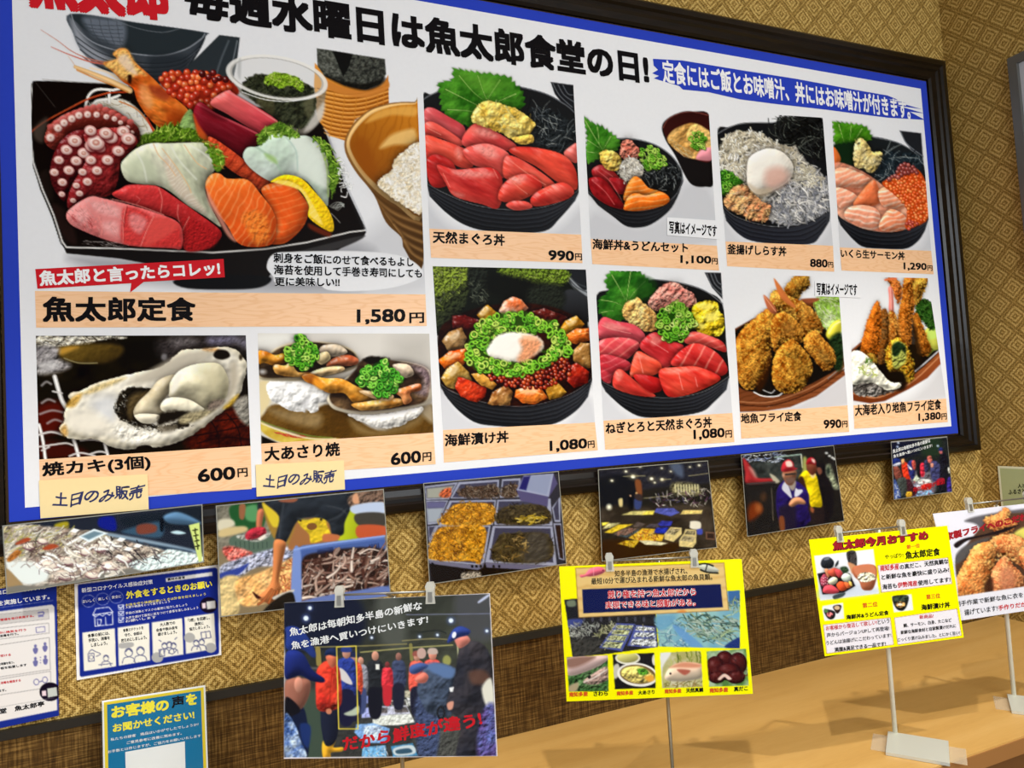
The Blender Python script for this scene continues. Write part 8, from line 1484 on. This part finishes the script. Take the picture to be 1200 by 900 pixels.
def small_text(r, fr):
    k = crop(1030, 500, 9)
    for s, P, m in (('魚太郎は毎朝知多半島の新鮮な', k((145, 282), (540, 166), (142, 240)), M_LWHITE), ('魚を漁港へ買いつけにいきます!', k((152, 332), (560, 216), (149, 296)), M_LWHITE), ('だから鮮度が違う!', k((360, 690), (690, 600), (356, 640)), M_RED)): lettering(r, fr, s, P, m, 2 * D, .02)
snapshot('auction_crowd_photo', art_auction_small, [(1044.5, 518), (1109.5, 512), (1115.5, 576), (1048, 585)], 'small laminated snapshot of an auction crowd, near the lower right frame corner', extra=small_text)
# ================================================================ notices pasted on the wallpaper
fr = Frame((0, WY - .003, 0)); r = empty('dining_notice', 'blue dining etiquette notice with four cream boxes on the wallpaper', 'notice', fr)
P4 = crop(80, 655, 6.205)((45, 180), (1092, 42), (1113, 698), (62, 882))
sheet(r, 'notice_sheet', fr, P4, M_WHITE, .0006); picture(r, 'printed_face', fr, art_dining_notice(), P4, D, M_INKG)
k = crop(80, 655, 6.205)
for s, P, m, b in (('新型コロナウイルス感染症対策', ((100, 246), (616, 181), (97, 212)), M_LWHITE, .01), ('外食をするときのお願い', ((424, 292), (1048, 206), (418, 236)), M_YLET, .03), ('農林水産省', ((722, 160), (850, 142), (720, 140)), M_BLACK, .02), ('おいしく', ((106, 322), (192, 310), (104, 298)), M_LWHITE, .01), ('楽しく', ((218, 304), (288, 294), (216, 282)), M_LWHITE, .01), ('安全に', ((318, 290), (386, 280), (316, 268)), M_LWHITE, .01),
                   ('お店を守り体調が悪いときは外食を控えましょう', ((418, 345), (1000, 263), (416, 326)), M_YLET, .0), ('人数や距離をとって座りましょう', ((418, 362), (740, 316), (416, 345)), M_LWHITE, .0), ('手指の消毒とマスクの着用に協力しましょう', ((418, 405), (865, 340), (416, 386)), M_LWHITE, .0), ('大声を避けて換気に気をつけて食事を楽しみましょう', ((418, 440), (945, 362), (416, 420)), M_LWHITE, .0), ('お願いします', ((418, 462), (640, 430), (416, 444)), M_LWHITE, .0),
                   ('食事の前には、', ((142, 572), (302, 550), (140, 546)), M_BLACK, .02), ('手洗い、消毒を', ((148, 606), (304, 584), (146, 580)), M_BLACK, .02), ('しましょう。', ((168, 640), (286, 622), (166, 614)), M_BLACK, .02), ('食事エチケットを', ((400, 532), (548, 510), (398, 508)), M_BLACK, .02), ('守り、会話は', ((412, 566), (538, 548), (410, 542)), M_BLACK, .02), ('控えめにしましょう。', ((386, 606), (572, 580), (384, 580)), M_BLACK, .02), ('大人数での', ((668, 490), (778, 474), (666, 466)), M_BLACK, .02), ('会食や飲み会を', ((640, 530), (796, 508), (638, 506)), M_BLACK, .02), ('避けましょう。', ((652, 560), (790, 540), (650, 536)), M_BLACK, .02), ('「3密」を回避し、', ((872, 460), (1030, 438), (870, 434)), M_BLACK, .02), ('換気に', ((920, 486), (985, 476), (918, 462)), M_BLACK, .02), ('協力しましょう。', ((882, 522), (1030, 500), (880, 498)), M_BLACK, .02)):
    lettering(r, fr, s, k(*P), m, 2 * D, b)
fr = Frame((0, WY - .0035, 0)); r = empty('measures_notice', 'blue bordered hygiene notice cut off by the left photo edge', 'notice', fr)
P4 = [(-62, 697), (66, 682.5), (69, 838.5), (-60, 866)]
sheet(r, 'notice_sheet', fr, P4, M_BLUE, .0006); picture(r, 'printed_face', fr, art_measures_notice(), P4, D, M_INKG)
k = crop(0, 670, 4.737)
for s, P, m, b in (('新型コロナウイルスの', ((-95, 140), (258, 96), (-98, 112)), M_LWHITE, .02), ('感染症対策を実施しています。', ((-190, 215), (276, 151), (-192, 186)), M_LWHITE, .02), ('従業員の体調管理を毎日実施する。', ((-120, 290), (190, 250), (-122, 276)), M_RED, .02), ('定期的に換気を行う', ((-60, 352), (146, 328), (-62, 338)), M_RED, .02), ('店内の消毒を行う。', ((-60, 372), (104, 350), (-62, 358)), M_BLACK, .02), ('距離を空ける', ((-60, 482), (62, 466), (-62, 468)), M_RED, .02), ('人と人との距離を保つ。', ((-60, 528), (80, 508), (-62, 514)), M_BLACK, .02), ('仕切り板を設置します', ((-60, 552), (150, 522), (-62, 538)), M_BLACK, .02), ('手洗いと消毒を徹底する', ((-60, 634), (116, 608), (-62, 620)), M_RED, .02), ('しています。', ((-60, 678), (36, 662), (-62, 664)), M_BLACK, .02), ('食堂　魚太郎亭', ((-46, 798), (248, 745), (-48, 768)), M_BLACK, .03)):
    lettering(r, fr, s, k(*P), m, 2 * D, b)
# pale green card and grey framed panel on the side wall
fr = Frame((XC - .003, 0, 0), yaw=-math.pi / 2); r = empty('green_card', 'pale green card with white border on the side wall by the corner', 'card', fr)
A, B = fr.uv((1169, 546)), fr.uv((1175, 589)); PC = [tuple(fr.px([u], [w])[0]) for u, w in ((A[0], A[1]), (A[0] + .21, A[1]), (A[0] + .21, A[1] - .297), (A[0], A[1] - .297))]
sheet(r, 'card_sheet', fr, PC, paper('pale_border', (226, 228, 200), .5), .0008)
q = .008; PG = [tuple(fr.px([u], [w])[0]) for u, w in ((A[0] + q, A[1] - q), (A[0] + .21 - q, A[1] - q), (A[0] + .21 - q, A[1] - .297 + q), (A[0] + q, A[1] - .297 + q))]
poly(r, 'green_print', fr, PG, paper('pale_green', (176, 186, 140), .5), D)
k = crop(1085, 535, 4.39)
lettering(r, fr, '人と人の', k((474, 162), (560, 156), (472, 140)), M_BLACK, 2 * D, .02); lettering(r, fr, 'ふるさと', k((426, 196), (514, 188), (424, 172)), M_BLACK, 2 * D, .02)
fr = Frame((XC, 0, 0), yaw=-math.pi / 2); r = empty('wall_panel', 'grey framed glossy panel on the side wall at the right photo edge', 'panel', fr)
a = fr.uv((1184.5, 70)); u0, w1, w0, u1 = a[0], a[1], 2.0, a[0] + .6
bm = bmesh.new(); fw = .03
for b4 in ((u0, u0 + fw, w0, w1), (u1 - fw, u1, w0, w1), (u0 + fw, u1 - fw, w1 - fw, w1), (u0 + fw, u1 - fw, w0, w0 + fw)): box(bm, b4[0], b4[1], -.022, 0, b4[2], b4[3])
bm_obj('panel_frame', bm, mat('grey_metal', (98, 98, 94), .4, .4, .4), r, bevel=.002)
bm = bmesh.new(); box(bm, u0 + fw, u1 - fw, -.008, 0, w0 + fw, w1 - fw); bm_obj('panel_face', bm, mat('panel_grey', (176, 178, 184), .3, .4), r)
# ================================================================ cards held by wire stands on the counter
M_STEEL = mat('brushed_steel', (150, 148, 140), .35, .5, .8); M_POLE = mat('cream_pole', (222, 218, 200), .4, .3); M_BASE = mat('pale_metal_base', (206, 208, 196), .42, .4, .3)
def stand(pole_xy, top, fr, c0, c1, label, base_yaw, tape, base_label=None, pr=.0042):
    """base plate, pole, cross wire and two acrylic clips; c0, c1 photo pixels of the clips on the card's top edge"""
    r = empty('sign_stand', label, 'sign stand', loc=(pole_xy[0], pole_xy[1], TZ), group='sign stands on the counter')
    O = np.array([pole_xy[0], pole_xy[1], TZ])
    M = Matrix.Rotation(base_yaw, 4, 'Z')
    bm = bmesh.new(); box(bm, -.016, .115, -.121, -.001, .0006, .008, M); bm_obj('base_plate', bm, M_BASE, r, bevel=.002)
    if tape:
        for i, (a0, a1, b0, b1) in enumerate(((-.05, -.0165, -.105, -.012), (.1155, .15, -.10, -.015))):
            bm = bmesh.new(); box(bm, a0, a1, b0, b1, .0004, .0008, M); bm_obj('clear_tape', bm, M_TAPE, r)
    u0, u1 = fr.uv(c0), fr.uv(c1)
    def W(u, w, n): return fr.o + fr.R[:, 0] * u + fr.R[:, 2] * w - fr.R[:, 1] * n - O
    um = (u0[0] + u1[0]) / 2; wb = max(u0[1], u1[1]) + .008
    bm = bmesh.new(); tube(bm, (0, 0, .004), (0, 0, top - TZ), pr); bm_obj('pole', bm, M_POLE if tape else M_STEEL, r, smooth=True)
    bm = bmesh.new(); tube(bm, W(u0[0] - .006, wb, -.004), W(u1[0] + .006, wb, -.004), .0022, 10); tube(bm, (0, 0, top - TZ - .002), W(um, wb, -.004), .003, 10); bm_obj('cross_wire', bm, M_STEEL, r, smooth=True)
    for u in (u0[0], u1[0]):
        bm = bmesh.new(); cw = .0095
        vs = [(-cw, -.016), (cw, -.016), (cw * .8, .006), (cw, .016), (cw * .6, .024), (-cw * .6, .024), (-cw, .016), (-cw * .8, .006)]
        fr_ = [bm.verts.new(W(u + a, wb + b - .006, .0035)) for a, b in vs]; bk = [bm.verts.new(W(u + a, wb + b - .006, -.0065)) for a, b in vs]
        bm.faces.new(fr_); bm.faces.new(bk[::-1])
        for i in range(8): bm.faces.new((fr_[i], bk[i], bk[(i + 1) % 8], fr_[(i + 1) % 8]))
        cl = bm_obj('clip', bm, M_ACRYL, r)
        bm = bmesh.new(); q = [W(u + a, wb + b - .006, n_) for n_ in (.0045, .0037) for a, b in ((-.004, -.012), (.004, -.012), (.004, .006), (-.004, .006))]
        vv = [bm.verts.new(p) for p in q]
        for f in ((0, 1, 2, 3), (7, 6, 5, 4), (0, 4, 5, 1), (1, 5, 6, 2), (2, 6, 7, 3), (3, 7, 4, 0)): bm.faces.new([vv[i] for i in f])
        bm_obj('clip_spring', bm, M_STEEL, cl)
    return r
def card(name, label, fr, P, fn, back=M_WHITE, res=1.15):
    r = empty(name, label, 'card', fr, group='laminated cards clipped to stands')
    sheet(r, 'card_sheet', fr, P, back, .001); picture(r, 'printed_face', fr, fn(), P, D, M_INKG, res=res)
    U = np.array([fr.uv(p) for p in P]); c = U.mean(0); U = U + np.sign(U - c) * .003; poly(r, 'lamination', fr, fr.px(U[:, 0], U[:, 1]), M_CLEAR, .0016); return r
rad = math.radians
# auction snapshot card
FA = Frame((.683, -.452, 1.252), rad(-28), rad(-5.6), rad(-.3))
PA = [(333.2, 706.5), (574, 695.3), (583, 886), (332.8, 889)]
r = card('auction_card', 'clipped card with an auction crowd scene and brush lettering', FA, PA, art_auction_card)
k = crop(320, 680, 4.0909)
for s, P, m, b in (('魚太郎は毎朝知多半島の新鮮な', ((82, 272), (718, 140), (78, 228)), M_LWHITE, .02), ('魚を漁港へ買いつけにいきます!', ((90, 336), (746, 208), (86, 294)), M_LWHITE, .02), ('だから鮮度が違う!', ((338, 826), (1006, 700), (332, 752)), M_RED, .03)): lettering(r, FA, s, k(*P), m, 2 * D, b, wob=.03)
# yellow fish card
FBc = Frame((1.288, -.452, 1.240), rad(-22.8), rad(-3.5), rad(.7))
PB = [(655.2, 664), (869, 655), (882.3, 813), (664, 822)]
r = card('local_fish_card', 'yellow clipped card with photos of local fish under a navy caption', FBc, PB, art_fish_card, paper('yellow_print', YEL, .4))
k = crop(640, 640, 4.5)
for s, P, m, b in (('知多半島の漁港で水揚げされ、', ((362, 162), (745, 146), (361, 128)), M_BLACK, .01), ('最短10分で運び込まれる新鮮な魚太郎の魚貝類。', ((238, 202), (876, 178), (237, 168)), M_BLACK, .01), ('競り権を持つ魚太郎だから', ((325, 278), (792, 262), (324, 234)), M_LWHITE, .07), ('競り権を持つ魚太郎だから', ((325, 278), (792, 262), (324, 234)), M_RED, .02), ('実現できる味と感動がある。', ((312, 332), (790, 316), (311, 290)), M_LWHITE, .07), ('実現できる味と感動がある。', ((312, 332), (790, 316), (311, 290)), M_RED, .02),
                   ('南知多産', ((122, 795), (220, 790), (121, 770)), M_ORANGE, .04), ('さわら', ((250, 791), (326, 787), (249, 766)), M_BLACK, .03), ('南知多産', ((372, 788), (459, 783), (371, 765)), M_ORANGE, .04), ('大あさり', ((485, 784), (572, 779), (484, 761)), M_BLACK, .03), ('南知多産', ((625, 777), (713, 773), (624, 754)), M_ORANGE, .04), ('天然真鯛', ((738, 773), (828, 768), (737, 749)), M_BLACK, .03), ('南知多産', ((862, 773), (959, 768), (861, 748)), M_ORANGE, .04), ('真だこ', ((990, 766), (1063, 761), (989, 741)), M_BLACK, .03)):
    lettering(r, FBc, s, k(*P), m, (1.7 if m is M_LWHITE else 2.2) * D, b)
# yellow recommendation card
FC = Frame((1.925, -.5055, 1.242), rad(-11.2), rad(-4.6), 0)
PCc = [(948, 632.5), (1110, 616), (1129.3, 747), (966.5, 769)]
r = card('recommendation_card', 'yellow clipped card of monthly recommendations with white text boxes', FC, PCc, art_recommend_card, paper('yellow_print_card', YEL, .4), 1.5)
k = crop(930, 590, 4.444)
for s, P, m, b in (('魚太郎今月おすすめ', ((206, 249), (703, 190), (202, 198)), M_BLACK, .07), ('魚太郎今月おすすめ', ((203, 247), (700, 188), (199, 196)), M_MAROON, .045), ('第一位', ((587, 238), (657, 229), (586, 216)), M_ORANGE, .02), ('やっぱり!', ((475, 290), (570, 280), (474, 266)), M_BLACK, .01), ('魚太郎定食', ((582, 291), (762, 270), (579, 250)), M_BLACK, .03), ('南知多産', ((450, 354), (548, 343), (449, 323)), M_RED, .02), ('の真だこ、天然真鯛な', ((553, 345), (805, 313), (550, 318)), M_BLACK, .02), ('と新鮮な魚を豪快に盛り込み!', ((458, 398), (808, 358), (456, 371)), M_BLACK, .02), ('海苔も', ((463, 449), (537, 440), (461, 422)), M_BLACK, .02), ('伊勢湾産', ((541, 440), (644, 428), (539, 411)), M_RED, .02), ('使用してます!', ((647, 428), (816, 408), (645, 401)), M_BLACK, .02),
                   ('第二位', ((358, 545), (437, 536), (356, 518)), M_ORANGE, .02), ('海鮮丼&うどん定食', ((274, 605), (495, 580), (272, 580)), M_BLACK, .03), ('第三位', ((690, 500), (763, 492), (688, 474)), M_ORANGE, .02), ('海鮮漬け丼', ((665, 557), (815, 541), (662, 526)), M_BLACK, .03), ('お客様から復活して欲しい!', ((168, 662), (434, 630), (166, 638)), M_RED, .01), ('という', ((438, 630), (498, 622), (436, 606)), M_BLACK, .01), ('声からバージョンUPして再登場!', ((172, 698), (498, 660), (170, 675)), M_BLACK, .01), ('うどんは油揚げにこだわっています!', ((170, 738), (508, 696), (168, 716)), M_BLACK, .01), ('満腹&満足できる一品です!', ((213, 773), (480, 741), (211, 750)), M_BLACK, .02), ('新商品!', ((655, 602), (728, 594), (653, 582)), M_RED, .01), ('鯛、サーモン、白身、たこなど', ((572, 646), (822, 616), (570, 626)), M_BLACK, .02), ('新鮮な海鮮食材と自家製漬けだれに', ((558, 682), (845, 646), (556, 662)), M_BLACK, .02), ('じっくり漬け込みました。とにかく旨い!', ((542, 720), (865, 682), (540, 700)), M_BLACK, .01)):
    lettering(r, FC, s, k(*P), m, (1.8 if b == .07 else 2.2) * D, b)
# fried fish card, cut off by the right photo edge
FD = Frame((2.30, -.5055, 1.25), rad(-9), rad(-4.6), 0)
A, B = FD.uv((1093, 602)), FD.uv((1124.5, 727.5)); wd = .394
PD = [tuple(FD.px([u], [w])[0]) for u, w in ((A[0], A[1]), (A[0] + wd, A[1]), (B[0] + wd, B[1]), (B[0], B[1]))]
r = card('fried_fish_card', 'white clipped card of homemade fried fish cut off by the right photo edge', FD, PD, art_fry_card)
k = crop(1085, 535, 4.39)
for s, P, m, b in (('自家製フライへのこだわり', ((60, 446), (558, 318), (55, 404)), M_MAROON, .05), ('毎朝手作業で新鮮な魚に衣をつけて', ((120, 778), (585, 712), (118, 750)), M_BLACK, .01), ('揚げています!', ((198, 818), (368, 794), (195, 788)), M_BLACK, .01), ('手作りだから', ((372, 793), (540, 768), (370, 766)), M_RED, .02)): lettering(r, FD, s, k(*P), m, 2.2 * D, b)
# teal feedback card in an acrylic holder near the wall
FT = Frame((.25, -.072, .72), rad(.6), rad(-4), 0)
PT = [(119.5, 821.5), (240.5, 803), (246.8, 953), (110, 974)]
a = FT.uv((119.5, 821.5)); b = FT.uv((240.5, 803)); wt = (a[1] + b[1]) / 2
PT = [tuple(FT.px([u], [w])[0]) for u, w in ((a[0], a[1]), (b[0], b[1]), (b[0], .006), (a[0], .006))]
r = empty('feedback_card', 'teal customer feedback card with yellow border standing on the counter', 'card', FT)
sheet(r, 'card_sheet', FT, PT, M_WHITE, .0008)
U4 = [FT.uv(p) for p in PT]
def inset(e, ew): return [tuple(FT.px([u + (e if i in (0, 3) else -e)], [w + (-ew if i < 2 else ew)])[0]) for i, (u, w) in enumerate(U4)]
poly(r, 'yellow_border', FT, inset(.0035, .0035), paper('ochre_yellow', (224, 200, 48), .4), D); poly(r, 'teal_face', FT, inset(.0095, .0095), paper('teal_print', (8, 112, 160), .4), 2 * D)
k = crop(105, 795, 8)
poly(r, 'white_square', FT, k((335, 688), (893, 588), (906, 1150), (348, 1240)), M_WHITE, 3 * D)
for s, P, m, bb in (('お客様の', ((206, 378), (745, 300), (203, 258)), M_YLET, .04), ('声', ((770, 280), (890, 262), (766, 172)), M_BLACK, .03), ('を', ((906, 256), (1010, 241), (900, 148)), M_YLET, .04), ('お聞かせください!', ((220, 507), (985, 376), (215, 428)), M_YLET, .03), ('私たちの接客　商品はいかがでしたでしょうか?', ((198, 586), (1022, 440), (196, 558)), M_LWHITE, .01), ('ご意見参考に改善に努めます。', ((350, 616), (865, 526), (348, 588)), M_LWHITE, .01), ('お手数とは存じますが、ご協力をお願いいたします', ((172, 702), (1045, 546), (170, 674)), M_LWHITE, .01)):
    lettering(r, FT, s, k(*P), m, 3.2 * D, bb)
h = empty('acrylic_holder', 'clear acrylic holder carrying the teal feedback card', 'card holder', FT)
def hold(u0, u1, n0, n1, w0, w1):
    bm = bmesh.new(); box(bm, u0, u1, n0, n1, w0, w1); return bm
u0, u1 = a[0] - .003, b[0] + .003
bm = hold(u0, u1, .0012, .0032, .003, wt + .004); bm_obj('back_plate', bm, M_CLEAR, h)
bm = hold(u0, u1, -.0045, -.0025, .003, wt + .001); bm_obj('front_plate', bm, M_CLEAR, h)
bm = bmesh.new(); box(bm, u0, u1, -.05, .03, .0008, .003); foot = bm_obj('foot', bm, M_CLEAR, h); foot.rotation_euler = (rad(4), 0, 0)
# the four stands
SL = 'wire sign stand holding the '
stand((.705, -.425), 1.250, FA, (398, 704), (504.5, 698.5), SL + 'auction crowd card', rad(-53), False)
stand((1.318, -.425), 1.238, FBc, (714.5, 662), (813.5, 657.5), SL + 'yellow local fish card', rad(-53), False)
stand((1.958, -.472), 1.240, FC, (983.5, 628.5), (1057.5, 621.5), SL + 'yellow recommendation card', rad(-53), True, pr=.0058)
stand((2.422, -.472), 1.255, FD, (1137, 598), (1205, 587), SL + 'white fried fish card', rad(-53), True, pr=.0058)
